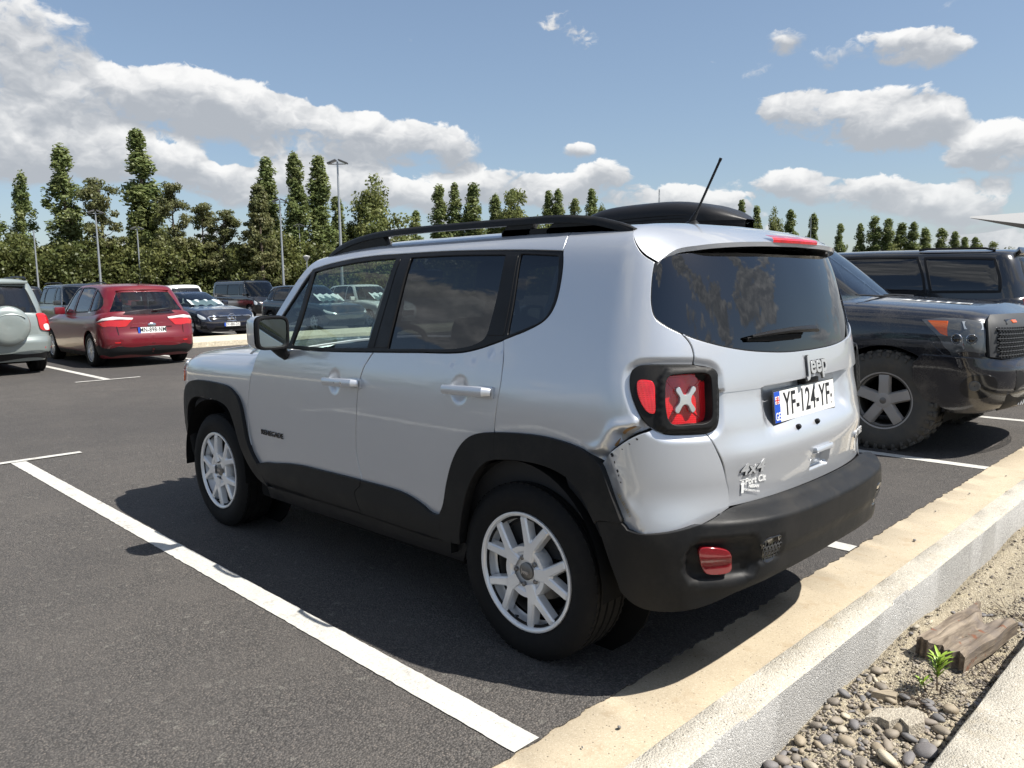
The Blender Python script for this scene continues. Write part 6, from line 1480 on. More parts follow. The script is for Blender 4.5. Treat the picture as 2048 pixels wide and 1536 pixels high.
T = T_hatch(); T['over'] = [('headlight', M_lampglass, 'l', [Ff(.30,.80),Ff(.38,.70),Ff(.56,.66),Ff(.60,.70),Ff(.46,.80),Ff(.33,.855)], .008, dict(grid=.04)), ('grille', M_gloss, 'l', [Ff(.62,.40),Ff(1.001,.38),Ff(1.001,.66),Ff(.60,.66)], .006, dict(sharp=True))]
WHT, _, _ = gen_car('parked_car', 'white hatchback behind the teal crossover, seen through the silver SUV\'s window', (25.2, -15.4, 0), math.pi, T, P_white, grid=.09)
sh = MB(); sh.grid([[(2.10+.38*t, y, 1.02+.24*(1-t)+.025*math.sin(y*23)) for y in np.linspace(-.5, .55, 23)] for t in (0, .5, 1)]); sh.build('sunshade', M_shade, WHT, fix=False)
# ---- black van
P_black = paint('black_paint', (.008, .009, .011), .2, .2)
T = T_van(); T['over'] = [('headlight', M_lampglass, 'l', [Ff(.25,.75),Ff(.42,.70),Ff(.46,.85),Ff(.30,.95)], .008, dict(grid=.05)), ('side_strip', M_chrome, 'l', [S(-.4,.80),S(2.6,.80),S(2.6,.825),S(-.4,.825)], .006, dict(sharp=True)), ('tail_lamp', M_lampred, 'l', [Rr(.30,.75),Rr(.36,.75),Rr(.36,1.10),Rr(.30,1.10)], .008, dict(sharp=True))]
T['win']['sidemat'] = [M_darkglass]*3; T['win']['rearmat'] = M_darkglass
VAN, _, _ = gen_car('parked_van', 'tall black passenger van behind the navy saloon', (40.2, -18.0, 0), math.pi+math.radians(2), T, P_black, grid=.09)
for s_ in (1, -1):
    r_ = MB(); r_.tube([(-.6, s_*.70, 1.92), (-.4, s_*.72, 1.965), (1.0, s_*.73, 1.975), (2.2, s_*.70, 1.955), (2.45, s_*.68, 1.91)], .02, 6); r_.build('roof_rail', M_trim, VAN)
# ---- farther cars of which mostly roofs show
P_silver2 = paint('light_silver_paint', (.58, .59, .60), .4, .34); P_dgrey = paint('dark_grey_paint', (.035, .038, .042), .4, .3); P_red2 = paint('bright_red_paint', (.40, .02, .02), .2, .3)
def suv_over(): return [('tail_lamp', M_lampred, 'l', [Rr(.19,.80),Rr(.36,.80),Rr(.36,1.05),Rr(.20,1.05)], .012, dict(sharp=True)), ('rear_bumper', M_blackplast, 'l', [S(-.42,.30),Rr(.25,.30),Rr(1.001,.30),Rr(1.001,.60),Rr(.3,.60),S(-.42,.60)], .02, dict(sharp=True))]
for (lab, x, y, rz, tp, pm_, rails) in (
    ('pale silver SUV between the grey-green SUV and the trees', 22.9, -2.05, 0, T_suv, P_silver2, True),
    ('black boxy SUV far behind the dark red hatchback\'s left side', 33.0, -5.6, 0, T_suv, P_black, False),
    ('dark grey SUV with roof rails just behind the dark red hatchback', 25.6, -5.3, math.pi, T_suv, P_dgrey, True),
    ('white SUV tail showing above the navy saloon', 32.3, -11.6, 0, T_suv, P_white, False),
    ('silver estate roof between the navy saloon and the black van', 42.5, -15.7, 0, T_hatch, P_silver2, False),
    ('bright red hatchback roof behind the white SUV', 42.0, -12.9, 0, T_hatch, P_red2, False),
    ('dark estate roof far behind the white SUV', 46.5, -17.3, math.pi, T_hatch, P_navy, False)):
    T = tp(); T['over'] = suv_over() if tp is T_suv else []
    n_ = len(T['win']['side']); T['win']['sidemat'] = [M_cabglass]+[M_darkglass]*(n_-1); T['win']['rearmat'] = M_darkglass
    c_, _, _ = gen_car('parked_car', lab, (x, y, 0), rz, T, pm_, grid=.11)
    if rails:
        for s_ in (1, -1):
            r_ = MB(); r_.tube([(-.45, s_*.62, 1.675), (-.38, s_*.63, 1.72), (.3, s_*.64, 1.74), (1.0, s_*.63, 1.73), (1.25, s_*.62, 1.69)], .02, 6); r_.build('roof_rail', M_trim, c_)
# ---- big muddy black truck-based SUV at the right
P_truck = paint('dusty_black_paint', (.010, .012, .020), .3, .22, dirt=.55, dirtcol=(.17, .15, .125))
M_mud = plastic('muddy_rubber', (.085, .080, .072), .88, .5, .7)
M_dullalloy = mat('dirty_alloy', (.42, .39, .36), .5, .35)
def T_truck():
    t = dict(w=1.0, wb=3.10, belt=1.26, R=.425, rim=.245, tw=.285, track=.85, xc=-.5, xf=3.52, xcu=-.4, xfu=1.60, cabf=.45, cat='car',
        pl=[(.36,.90),(.46,.955),(.60,.975),(.76,.99),(.92,1.0),(1.06,.99),(1.17,.955),(1.23,.90),(1.265,.80),(1.29,.6),(1.31,.3),(1.315,0)],
        tl=[(.36,-1.0),(.6,-1.1),(1.0,-1.08),(1.33,-1.04)], nl=[(.36,3.86),(.45,3.98),(.58,4.05),(.74,4.06),(.80,4.00),(.95,3.98),(1.12,3.96),(1.22,3.90),(1.33,3.70)], nr=4.5, nf=3.6, kz=drop(2.3, 3.95, .10, .8, 1.3),
        pu=prof_up(1.26, 1.93, .93, .76), tu=[(1.2,-1.04),(1.6,-.96),(1.85,-.86),(1.93,-.78)], nu=[(1.2,2.82),(1.4,2.55),(1.65,2.22),(1.82,1.97),(1.89,1.82),(1.93,1.72)], nru=4.5,
        style=(5, math.radians(90), .085, .085), seats=[(1.35,.42),(1.35,-.42)], mir=(2.05, 1.36), mirw=1.2)
    zb, zt = 1.31, 1.77
    t['win'] = dict(screen=(.25, .29, 1.83), rear=(.36, .38, 1.80), side=[
        [[S(1.35,zb),Ff(.10,zb),Ff(.20,zb)], [Ff(.20,zb),Ff(.18,1.58),Ff(.12,1.75)], [Ff(.12,1.75),S(1.30,zt)], [S(1.30,zt),S(1.35,zb)]],
        [[S(1.25,zb),S(1.20,zt)], [S(1.20,zt),S(.20,zt)], [S(.20,zt),S(.14,zb)], [S(.14,zb),S(1.25,zb)]],
        [[S(.05,zb),S(.10,zt)], [S(.10,zt),Rr(.12,zt-.02)], [Rr(.12,zt-.02),Rr(.14,zb)], [Rr(.14,zb),S(.05,zb)]]], sidemat=[M_cabglass, M_darkglass, M_darkglass], rearmat=M_darkglass)
    return t
T = T_truck()
M_gsur = plastic('grey_grille_surround', (.05, .052, .055), .5, .2)
T['over'] = [
    ('front_bumper', P_truck, 'l', [Ff(-.11,.62),Ff(-.05,.47),Ff(.10,.42),Ff(.30,.40),Ff(1.001,.40),Ff(1.001,.79),Ff(.40,.81),Ff(.2,.835),Ff(-.07,.84),Ff(-.11,.76)], .045, dict(sharp=True, lip=.08)),
    ('bumper_step', M_blackplast, 'l', [Ff(.56,.58),Ff(1.001,.58),Ff(1.001,.72),Ff(.56,.72)], .050, dict(sharp=True)),
    ('lower_mesh', M_blackplast, 'l', [Ff(.52,.43),Ff(1.001,.41),Ff(1.001,.56),Ff(.52,.56)], .050, dict(sharp=True)),
    ('headlight', mat('smoked_headlight', (.10, .105, .11), .05, .1, coat=1.0), 'l', [Ff(-.09,1.15),Ff(.0,1.01),Ff(.06,.92),Ff(.12,.875),Ff(.40,.87),Ff(.415,.88),Ff(.41,1.165),Ff(.2,1.18),Ff(.0,1.175)], .010, dict(sharp=True, grid=.03)),
    ('turn_lamp', M_amber, 'l', [Ff(-.06,1.145),Ff(.02,1.04),Ff(.085,1.02),Ff(.075,1.15)], .015, dict(sharp=True)),
    ('lamp_reflector', M_lampglass, 'l', [Ff(.24,1.09),Ff(.40,1.09),Ff(.40,1.155),Ff(.22,1.155)], .014, dict(sharp=True)),
    ('lamp_lower', M_gsur, 'l', [Ff(.13,.845),Ff(.40,.84),Ff(.40,.865),Ff(.12,.868)], .012, dict(sharp=True)),
    ('fog_recess', M_gloss, 'l', [Ff(.22,.54),Ff(.40,.53),Ff(.44,.60),Ff(.42,.68),Ff(.26,.68),Ff(.20,.61)], .049, dict(grid=.03)),
    ('grille_surround', M_gsur, 'l', [Ff(.425,.84),Ff(.52,.80),Ff(1.001,.78),Ff(1.001,1.20),Ff(.46,1.20),Ff(.43,1.16)], .040, dict(sharp=True, lip=.05)),
    ('grille', M_gloss, 'l', [Ff(.475,.88),Ff(.53,.84),Ff(1.001,.82),Ff(1.001,1.10),Ff(.475,1.10)], .043, dict(sharp=True)),
    ('bonnet_scoop', M_gloss, 'l', [Ff(.56,1.125),Ff(1.001,1.125),Ff(1.001,1.165),Ff(.56,1.16)], .043, dict(sharp=True)),
    ('marker_lamp', M_amber, 'l', [Ff(.62,1.135),Ff(.66,1.135),Ff(.66,1.155),Ff(.62,1.155)], .046, dict(sharp=True)),
    ('arch_lip', P_truck, 'l', [S(2.58,.42),S(2.60,.72),S(2.80,.92),S(3.10,.965),S(3.40,.92),S(3.58,.78),S(3.60,.70),S(3.65,.72),S(3.62,.84),S(3.44,.985),S(3.10,1.03),S(2.76,.985),S(2.53,.74),S(2.51,.42)], .012, dict(sharp=True, lip=.03))]
T['seams'] = [[S(2.28,.45),S(2.30,.9),S(2.22,1.2)]]
T['rimmat'] = M_dullalloy; T['tyremat'] = M_mud; T['block'] = .018; T['seatmat'] = M_seat
TRK, klo, kup = gen_car('parked_car', 'big dusty black off-road SUV with mud tyres and roof box beside the silver SUV', (3.46, -5.02, 0), math.pi+math.radians(-1.0), T, P_truck, grid=.055)
for z in (.845, .0):
    if not z: continue
for (f, zz, r) in ((.175, 1.0, .040), (.305, 1.0, .040)):
    for s_ in (1, -1):
        p, n = klo.eval(np.array([klo.xf+f*klo.LF]), np.array([klo.vz(zz)]), .016); p, n = p[0].copy(), n[0].copy(); p[1] *= s_; n[1] *= s_
        b = MB(); b.lathe([(r*.78, .004), (r*.9, .010), (r, .004), (r*.9, -.002)], 24, 'z', closed=True); o = b.build('halo_ring', M_chrome, TRK); o.matrix_local = basis(n, p=p)
        b = MB(); b.lathe([(.0001, .008), (r*.4, .006), (r*.62, .0), (r*.62, -.005)], 20, 'z'); o = b.build('projector_lens', M_gloss, TRK); o.matrix_local = basis(n, p=p)
for s_ in (1, -1):
    p, n = klo.eval(np.array([klo.xf+.30*klo.LF]), np.array([klo.vz(.61)]), .052); p, n = p[0].copy(), n[0].copy(); p[1] *= s_; n[1] *= s_
    b = MB(); b.lathe([(.0001, -.004), (.025, .001), (.036, .003), (.042, .0)], 20, 'z'); o = b.build('fog_lamp', mat('dull_fog_glass', (.09, .09, .088), .25), TRK); o.matrix_local = basis(n, p=p)
# honeycomb grille bars and lettering
gb = MB()
for j in range(7):
    zz = .845+j*.040
    for i in range(24):
        f = .485+(i+(.5 if j % 2 else 0))*.0215
        if f > .995: continue
        p, n = klo.eval(np.array([klo.xf+f*klo.LF]), np.array([klo.vz(zz)]), .044); p, n = p[0], n[0]
        for s_ in (1, -1):
            Mx = basis((n[0], n[1]*s_, n[2]), p=(p[0], p[1]*s_, p[2])); gb.box((-.017, -.004, 0), (.010, .004, .014), 0, Mx); gb.box((.006, -.018, 0), (.012, .018, .012), 0, Mx)
GRL = gb.build('grille_mesh', mat('satin_black_mesh', (.05, .05, .052), .3), TRK); GRL['kind'] = 'stuff'
o = link('grille_letters', text_mesh('TOYOTA', .13, .010, .003, 1.25, bevel=.002), M_chrome, TRK); o.matrix_local = basis((1, 0, .02), p=(4.03, 0, .91))
mesh_b = MB()
for i in range(-22, 23):
    mesh_b.tube([(4.105-.10*abs(i/22)**2.2, i*.026, .425), (4.105-.10*abs((i+2)/22)**2.2, (i+2)*.026, .535)], .003, 4); mesh_b.tube([(4.105-.10*abs((i+2)/22)**2.2, (i+2)*.026, .425), (4.105-.10*abs(i/22)**2.2, i*.026, .535)], .003, 4)
o = mesh_b.build('lower_grille_wires', M_alloy, TRK); o['kind'] = 'stuff'
# sticker band on the bonnet
kv = klo.vz(1.2)
o = panel('bonnet_sticker', mat('pale_sticker', (.55, .56, .56), .5), TRK, klo, np.array([(3.05, klo.vt[-1]-.52), (3.85, klo.vt[-1]-.50), (3.83, klo.vt[-1]-.40), (3.08, klo.vt[-1]-.42)]), off=.003, grid=.05, lip=0, gap=0, mirror=True)
for i in range(9):
    u_ = 3.12+i*.08; panel('sticker_mark', M_ink, TRK, klo, np.array([(u_, klo.vt[-1]-.50), (u_+.05, klo.vt[-1]-.49), (u_+.045, klo.vt[-1]-.43), (u_+.005, klo.vt[-1]-.44)]), off=.0045, grid=.05, lip=0, gap=0, mirror=True)
wpr = MB(); wpr.tube([(2.86, -.15, 1.285), (2.80, -.45, 1.30), (2.74, -.72, 1.315)], [.012, .010, .006], 6); wpr.tube([(2.86, .35, 1.285), (2.82, .05, 1.30), (2.79, -.2, 1.305)], [.012, .010, .006], 6); wpr.build('wiper', M_trim, TRK)
dsh = MB(); dsh.box((2.0, -.80, 1.0), (2.62, .80, 1.24), .04); dsh.build('dashboard', M_int, TRK)
# roof box: a long black shell with a flatter base, on the truck's roof bars
RB = thing('roof_box', 'long black roof box on top of the dusty black SUV', 'roof box', (3.12, -4.75, 1.99), math.pi+math.radians(-1.0))
rows = []
for t in np.linspace(0, 1, 25):
    x = -1.05+2.15*t; hh = .245*min(1, (1-(abs(t-.42)/.62)**2.6))*(1 if t < .9 else 1-.0) if True else 0; hh = max(.0, .26*(1-abs((t-.45)/.56)**3.0)); ww = .40*(1-abs((t-.5)/.52)**6)+.005
    rows.append([(x, ww*math.copysign(abs(math.cos(a))**.45, math.cos(a)), .085+hh*abs(math.sin(a))**.6) for a in np.linspace(0, math.pi, 17)])
b = MB(); b.grid(rows); M_box = plastic('textured_black_box', (.016, .016, .018), .40, .25); b.build('lid', M_box, RB, fix=False, angle=60)
rows = []
for t in np.linspace(0, 1, 25):
    x = -1.04+2.13*t; ww = .395*(1-abs((t-.5)/.52)**6)+.004
    rows.append([(x, s_*ww*q, z) for s_, q, z in ((1, 1.0, .083), (1, .99, .03), (1, .85, .0), (-1, .85, .0), (-1, .99, .03), (-1, 1.0, .083))])
b = MB(); b.grid(rows); b.build('base', M_blackplast, RB, fix=False, angle=50)
for z_ in (.115, .15):
    g_ = MB(); g_.tube([(-.95+1.9*t, -.402*(1-abs((t-.5)/.56)**6)-.003, z_+.02*math.sin(t*3)) for t in np.linspace(0, 1, 16)], .004, 5); g_.build('lid_rib', M_trim, RB)
for x_ in (-.45, .55):
    c_ = MB(); c_.tube([(x_, -.55, -.03), (x_, .75, -.03)], .018, 8); c_.build('roof_bar', M_trim, RB)
# ---- black SUV at the far right, tail toward the kerb
T = T_big(); T['over'] = [('tail_lamp', M_lampred, 'l', [Rr(.30,.90),Rr(.40,.90),Rr(.40,1.22),Rr(.30,1.22)], .01, dict(sharp=True)), ('roof_spoiler', P_black, 'u', [Rr(.36,1.72),Rr(1.001,1.73),Rr(1.001,1.78),Rr(.38,1.78)], .06, dict(sharp=True, lip=.08))]
T['win']['sidemat'] = [M_darkglass]*3; T['win']['rearmat'] = glass('hazy_rear_glass', (.25, .25, .24), 1.5)
BIG, _, _ = gen_car('parked_car', 'long black SUV with a flat roof behind the dusty off-road SUV', (.85, -8.0, 0), math.radians(-1.0), T, P_black, grid=.07)
for s_ in (1, -1):
    r_ = MB(); r_.tube([(-.5, s_*.70, 1.76), (-.4, s_*.72, 1.785), (.2, s_*.73, 1.80), (.3, s_*.72, 1.79)], .014, 6); r_.build('roof_rail', M_trim, BIG)

# ---------------------------------------------------------------- trees, lamp posts, canopy
def foliage_mat(name, c1, c2, c3):
    m = bpy.data.materials.new(name); m.use_nodes = True; k = NT(m.node_tree); k.n.clear()
    out = k.new('ShaderNodeOutputMaterial'); tc = k.new('ShaderNodeTexCoord'); g = k.new('ShaderNodeNewGeometry'); oi = k.new('ShaderNodeObjectInfo')
    n = k.noise(tc.outputs['Object'], .55, 4, .6); r = g.outputs['Random Per Island']
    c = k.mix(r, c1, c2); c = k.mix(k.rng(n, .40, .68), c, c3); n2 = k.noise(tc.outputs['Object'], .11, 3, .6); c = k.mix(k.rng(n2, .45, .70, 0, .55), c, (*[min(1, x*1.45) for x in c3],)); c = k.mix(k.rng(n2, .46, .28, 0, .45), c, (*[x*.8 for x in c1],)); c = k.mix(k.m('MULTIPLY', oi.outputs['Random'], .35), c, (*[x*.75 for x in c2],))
    d = k.new('ShaderNodeBsdfDiffuse'); k.put(d.inputs[0], c); t = k.new('ShaderNodeBsdfTranslucent'); k.put(t.inputs[0], k.mix(.5, c, (*[min(1, x*1.5) for x in c3],)))
    gl = k.new('ShaderNodeBsdfGlossy'); gl.inputs['Roughness'].default_value = .45; gl.inputs[0].default_value = (.5, .5, .5, 1)
    a = k.new('ShaderNodeMixShader'); a.inputs[0].default_value = .36; k.l.new(d.outputs[0], a.inputs[1]); k.l.new(t.outputs[0], a.inputs[2])
    b = k.new('ShaderNodeMixShader'); b.inputs[0].default_value = .035; k.l.new(a.outputs[0], b.inputs[1]); k.l.new(gl.outputs[0], b.inputs[2]); k.l.new(b.outputs[0], out.inputs[0]); return m
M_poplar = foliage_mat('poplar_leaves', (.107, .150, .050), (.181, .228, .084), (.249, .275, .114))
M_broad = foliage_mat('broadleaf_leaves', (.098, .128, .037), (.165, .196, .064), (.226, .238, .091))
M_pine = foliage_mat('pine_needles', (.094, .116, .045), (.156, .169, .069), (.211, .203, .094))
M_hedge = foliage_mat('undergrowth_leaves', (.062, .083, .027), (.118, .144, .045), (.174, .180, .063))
M_bark = mat('bark', (.12, .095, .075), .9)
def leaves(cent, rad, n, size, flat=.0, seed=0):
    """n small bent leaf clumps scattered through blobs given by centres and radii"""
    r = np.random.default_rng(seed); cent = np.array(cent); rad = np.array(rad); w = rad**2; w = w/w.sum(); i = r.choice(len(cent), n, p=w)
    d = r.normal(size=(n, 3)); d /= np.linalg.norm(d, axis=1, keepdims=True); q = r.random(n)**.45
    P = cent[i]+d*(rad[i]*q)[:, None]*[1, 1, 1-flat]
    nrm = d*.8+r.normal(size=(n, 3))*.55+[0, 0, .25]; nrm /= np.linalg.norm(nrm, axis=1, keepdims=True)
    t = np.cross(nrm, r.normal(size=(n, 3))); t /= np.linalg.norm(t, axis=1, keepdims=True); b = np.cross(nrm, t)
    s = size*r.uniform(.55, 1.35, n)[:, None]
    V = np.stack([P-t*s-b*s*.25, P-t*s*.2+b*s*.62, P+t*s+b*s*.2, P+t*s*.1-b*s*.7+nrm*s*.25], 1)
    return V.reshape(-1, 3)
def quads_mesh(name, V):
    n = len(V)//4; me = bpy.data.meshes.new(name); me.vertices.add(4*n); me.vertices.foreach_set('co', V.astype(np.float32).ravel()); me.loops.add(4*n); me.loops.foreach_set('vertex_index', np.arange(4*n, dtype=np.int32))
    me.polygons.add(n); me.polygons.foreach_set('loop_start', np.arange(0, 4*n, 4, dtype=np.int32)); me.update(calc_edges=True); me.validate(); return me
def poplar(seed, H=18., W=3.4, double=False):
    r = np.random.default_rng(seed); c = []; rd = []
    stems = [(0, 0, 1.0)] if not double else [(-.7, .2, .93), (.75, -.2, 1.0)]
    lean = r.normal(0, .25)
    for sx, sy, k in stems:
        for _ in range(int(150*(1 if not double else .6))):
            h = 1.0+(H*k-1.0)*r.random()**1.15; t = h/(H*k); prof = (min(1, t/.13))**.7*(1-t**2.1)**.70+.07; R = W*.5*prof*(.58 if double else .78)
            R *= 1+.22*math.sin(h*1.1+seed)+.12*math.sin(h*2.7+seed*3)
            a = r.uniform(0, 6.3); q = R*r.random()**.55; c.append((sx*(1-t*.3)+q*math.cos(a)+lean*t, sy+q*math.sin(a), h)); rd.append(r.uniform(.42, .85)*(.62+.38*(1-t)))
        c.append((sx+lean, sy, H*k)); rd.append(.28)
    V = leaves(c, rd, int(15000*(H/18)), .155, -.8, seed=seed)
    tr = MB(); tr.tube([(0, 0, -.2), (lean*.2, 0, H*.4), (lean, 0, H*.93)], [.30, .2, .03], 8)
    for i in range(14):
        a = r.uniform(0, 6.3); z = r.uniform(.15, .8)*H; tr.tube([(lean*z/H, 0, z), (lean*z/H+math.cos(a)*W*.2, math.sin(a)*W*.2, z+1.8)], [.07, .02], 5)
    return quads_mesh('crown', V), tr.mesh('trunk', True, 60), M_poplar
def broadleaf(seed, H=12., W=7.):
    r = np.random.default_rng(seed); c = []; rd = []; tr = MB(); tr.tube([(0, 0, -.2), (.1, 0, H*.3), (.2, .1, H*.7)], [.28, .2, .06], 8)
    for i in range(26):
        a = r.uniform(0, 6.3); z = r.uniform(.25, 1.0); R = W*.5*math.sin(math.pi*min(.97, .12+z*.80))**.7*r.uniform(.5, 1); p = (R*math.cos(a), R*math.sin(a), z*H*.93); tr.tube([(0.1, 0, H*.25*z+.8), (p[0]*.5, p[1]*.5, (H*.25*z+p[2])*.55), p], [.09, .06, .02], 5)
        for _ in range(5): c.append((p[0]+r.normal(0, .5), p[1]+r.normal(0, .5), p[2]+r.normal(0, .5))); rd.append(r.uniform(.55, 1.15))
    return quads_mesh('crown', leaves(c, rd, 12000, .165, seed=seed)), tr.mesh('trunk', True, 60), M_broad
def pine(seed, H=13., W=5., bare=.35):
    r = np.random.default_rng(seed); c = []; rd = []; tr = MB(); lx = r.normal(0, .6); tr.tube([(0, 0, -.2), (lx*.3, 0, H*.5), (lx, .2, H*.97)], [.24, .16, .04], 8)
    for i in range(30):
        z = bare+(1-bare)*r.random(); a = r.uniform(0, 6.3); R = W*.5*(1.05-z*.62)*r.uniform(.4, 1.1); p = (lx*z+R*math.cos(a), R*math.sin(a), z*H+.5); tr.tube([(lx*z, 0, z*H-.4), (p[0]*.6+lx*z*.4, p[1]*.6, z*H-.1), p], [.06, .04, .015], 5)
        for _ in range(3): c.append((p[0]+r.normal(0, .35), p[1]+r.normal(0, .35), p[2]+r.normal(0, .25))); rd.append(r.uniform(.45, .95))
    return quads_mesh('crown', leaves(c, rd, 9000, .14, .35, seed=seed)), tr.mesh('trunk', True, 60), M_pine
def conifer(seed, H=15., W=6.5):
    r = np.random.default_rng(seed); c = []; rd = []; tr = MB(); tr.tube([(0, 0, -.2), (0, 0, H)], [.3, .04], 8); z = .8
    while z < H:
        t = z/H; R = W*.5*(1-t)**.75*1.02+.15
        for _ in range(9): a = r.uniform(0, 6.3); q = R*r.uniform(.35, 1.1); c.append((q*math.cos(a), q*math.sin(a), z-q*.12)); rd.append(r.uniform(.4, .8))
        z += .55
    return quads_mesh('crown', leaves(c, rd, 14000, .16, .4, seed=seed)), tr.mesh('trunk', True, 60), M_pine
KIND = {}
def variant(kind, i):
    key = (kind, i)
    if key not in KIND:
        fn = {'poplar': lambda: poplar(100+i), 'slim': lambda: poplar(140+i, 18, 2.5), 'double': lambda: poplar(180+i, 15, 5.0, True), 'broad': lambda: broadleaf(200+i), 'pine': lambda: pine(300+i), 'conifer': lambda: conifer(400+i)}[kind]
        c, t, m = fn(); c.materials.append(m); t.materials.append(M_bark); KIND[key] = (c, t, {'poplar': (18, 3.4), 'slim': (18, 2.5), 'double': (15, 5.), 'broad': (12, 7.), 'pine': (13, 5.), 'conifer': (15, 6.5)}[kind])
    return KIND[key]
def pix_dir(px, py): return Vector(CF)+Vector(CR)*((px-1024)/1573.57)+Vector(CU)*((768-py)/1573.57)
def horizon(px): return 587.5-.0143*px
def at(px, dist):
    d = pix_dir(px, horizon(px)); d.z = 0; d.normalize(); return Vector(CP)+d*dist, 1/abs(d.x*CF[0]+d.y*CF[1])
def tree(kind, i, px, top, wpx, dist, label, name=None, rot=None):
    p, k = at(px, dist); depth = dist/k; H = (horizon(px)-top)*depth/1573.57*1.0+CP[2]; Wm = wpx*depth/1573.57*(1.28 if kind in ('poplar', 'slim', 'double') else 1.1)
    c, t, (h0, w0) = variant(kind, i)
    o = thing(name or {'poplar': 'poplar_tree', 'slim': 'poplar_tree', 'double': 'poplar_tree', 'broad': 'broadleaf_tree', 'pine': 'pine_tree', 'conifer': 'conifer_tree'}[kind], label, 'tree', (p.x, p.y, -.1), rng.uniform(0, 6.3) if rot is None else rot, 'trees along the edge of the lot')
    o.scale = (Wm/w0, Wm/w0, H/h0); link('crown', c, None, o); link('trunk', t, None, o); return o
LT = [
 ('poplar', 0, -8, 385, 62, 112, 'poplar cut by the left edge of the picture'),
 ('double', 0, 58, 358, 72, 114, 'double-topped poplar at the far left above the grey-green SUV'),
 ('poplar', 1, 148, 308, 74, 112, 'broad tall poplar second from the left'),
 ('pine', 0, 215, 375, 82, 108, 'ivy-clad pine between two tall poplars at the left'),
 ('slim', 0, 305, 277, 62, 112, 'tallest poplar, above the dark red hatchback'),
 ('broad', 1, 312, 420, 80, 110, 'leafy tree round the foot of the tallest poplar'),
 ('pine', 1, 357, 382, 68, 106, 'ragged pine leaning beside the tallest poplar'),
 ('pine', 2, 412, 415, 66, 108, 'thin-crowned pine above the navy saloon'),
 ('pine', 0, 452, 432, 72, 107, 'low spreading pine right of the thin-crowned pine'),
 ('conifer', 0, 527, 372, 92, 104, 'dense dark conifer above the black van'),
 ('slim', 1, 541, 330, 50, 116, 'poplar whose tip rises out of the dense conifer'),
 ('poplar', 2, 603, 320, 56, 112, 'poplar right of the dense conifer'),
 ('slim', 2, 648, 325, 46, 113, 'narrow poplar left of the tall lamp post'),
 ('poplar', 3, 686, 400, 52, 118, 'short poplar behind the tall lamp post'),
 ('broad', 0, 772, 366, 112, 118, 'round light green tree above the front of the roof rail'),
 ('broad', 2, 728, 440, 70, 120, 'low bushy tree left of the round light green tree'),
 ('slim', 0, 831, 428, 32, 124, 'small slim poplar right of the round light green tree'),
 ('poplar', 1, 882, 380, 50, 126, 'poplar left in the group of three above the roof rail'),
 ('slim', 1, 914, 376, 32, 126, 'middle poplar in the group of three above the roof rail'),
 ('poplar', 0, 946, 374, 50, 126, 'right poplar in the group of three above the roof rail'),
 ('poplar', 2, 991, 396, 40, 130, 'thin-topped poplar between three poplars and the round tree'),
 ('broad', 1, 1043, 378, 92, 128, 'round full tree above the middle of the roof rail'),
 ('slim', 2, 1098, 390, 26, 132, 'left of the poplar pair right of the round full tree'),
 ('slim', 0, 1115, 388, 30, 132, 'right of the poplar pair right of the round full tree'),
 ('poplar', 3, 1152, 404, 36, 138, 'small poplar left of the roof box'),
 ('slim', 1, 1180, 388, 32, 136, 'slim poplar just left of the roof box'),
 ('broad', 2, 1208, 408, 34, 140, 'faint small tree at the left end of the roof box'),
 ('slim', 2, 1480, 407, 24, 142, 'slim poplar just right of the roof box'),
 ('poplar', 0, 1509, 417, 30, 145, 'poplar above the silver SUV\'s rear spoiler'),
 ('broad', 0, 1540, 426, 42, 146, 'round tree above the high brake light'),
 ('slim', 0, 1577, 425, 28, 146, 'poplar above the right end of the spoiler'),
 ('poplar', 2, 1622, 432, 30, 150, 'lone poplar above the right tip of the spoiler'),
 ('poplar', 3, 1673, 451, 30, 155, 'lone poplar above the dusty SUV\'s windscreen'),
 ('slim', 1, 1718, 452, 22, 158, 'slim poplar leading the right-hand row'),
 ('poplar', 1, 1746, 438, 40, 158, 'tallest poplar of the right-hand row'),
 ('slim', 2, 1771, 442, 28, 158, 'poplar beside the tallest one of the right-hand row'),
 ('poplar', 0, 1796, 449, 36, 160, 'wide poplar in the middle of the right-hand row'),
 ('slim', 0, 1820, 449, 26, 160, 'slim poplar in the middle of the right-hand row'),
 ('poplar', 2, 1848, 459, 34, 162, 'bushy poplar right of the middle of the right-hand row'),
 ('poplar', 3, 1880, 459, 34, 163, 'poplar fifth from the right end of the right-hand row'),
 ('slim', 1, 1904, 467, 24, 165, 'poplar fourth from the right end of the right-hand row'),
 ('slim', 2, 1926, 477, 22, 166, 'poplar third from the right end of the right-hand row'),
 ('slim', 0, 1947, 477, 22, 168, 'poplar second from the right end of the right-hand row'),
 ('broad', 1, 1976, 482, 46, 170, 'small round tree ending the right-hand row'),
]
for a in LT: tree(*a)
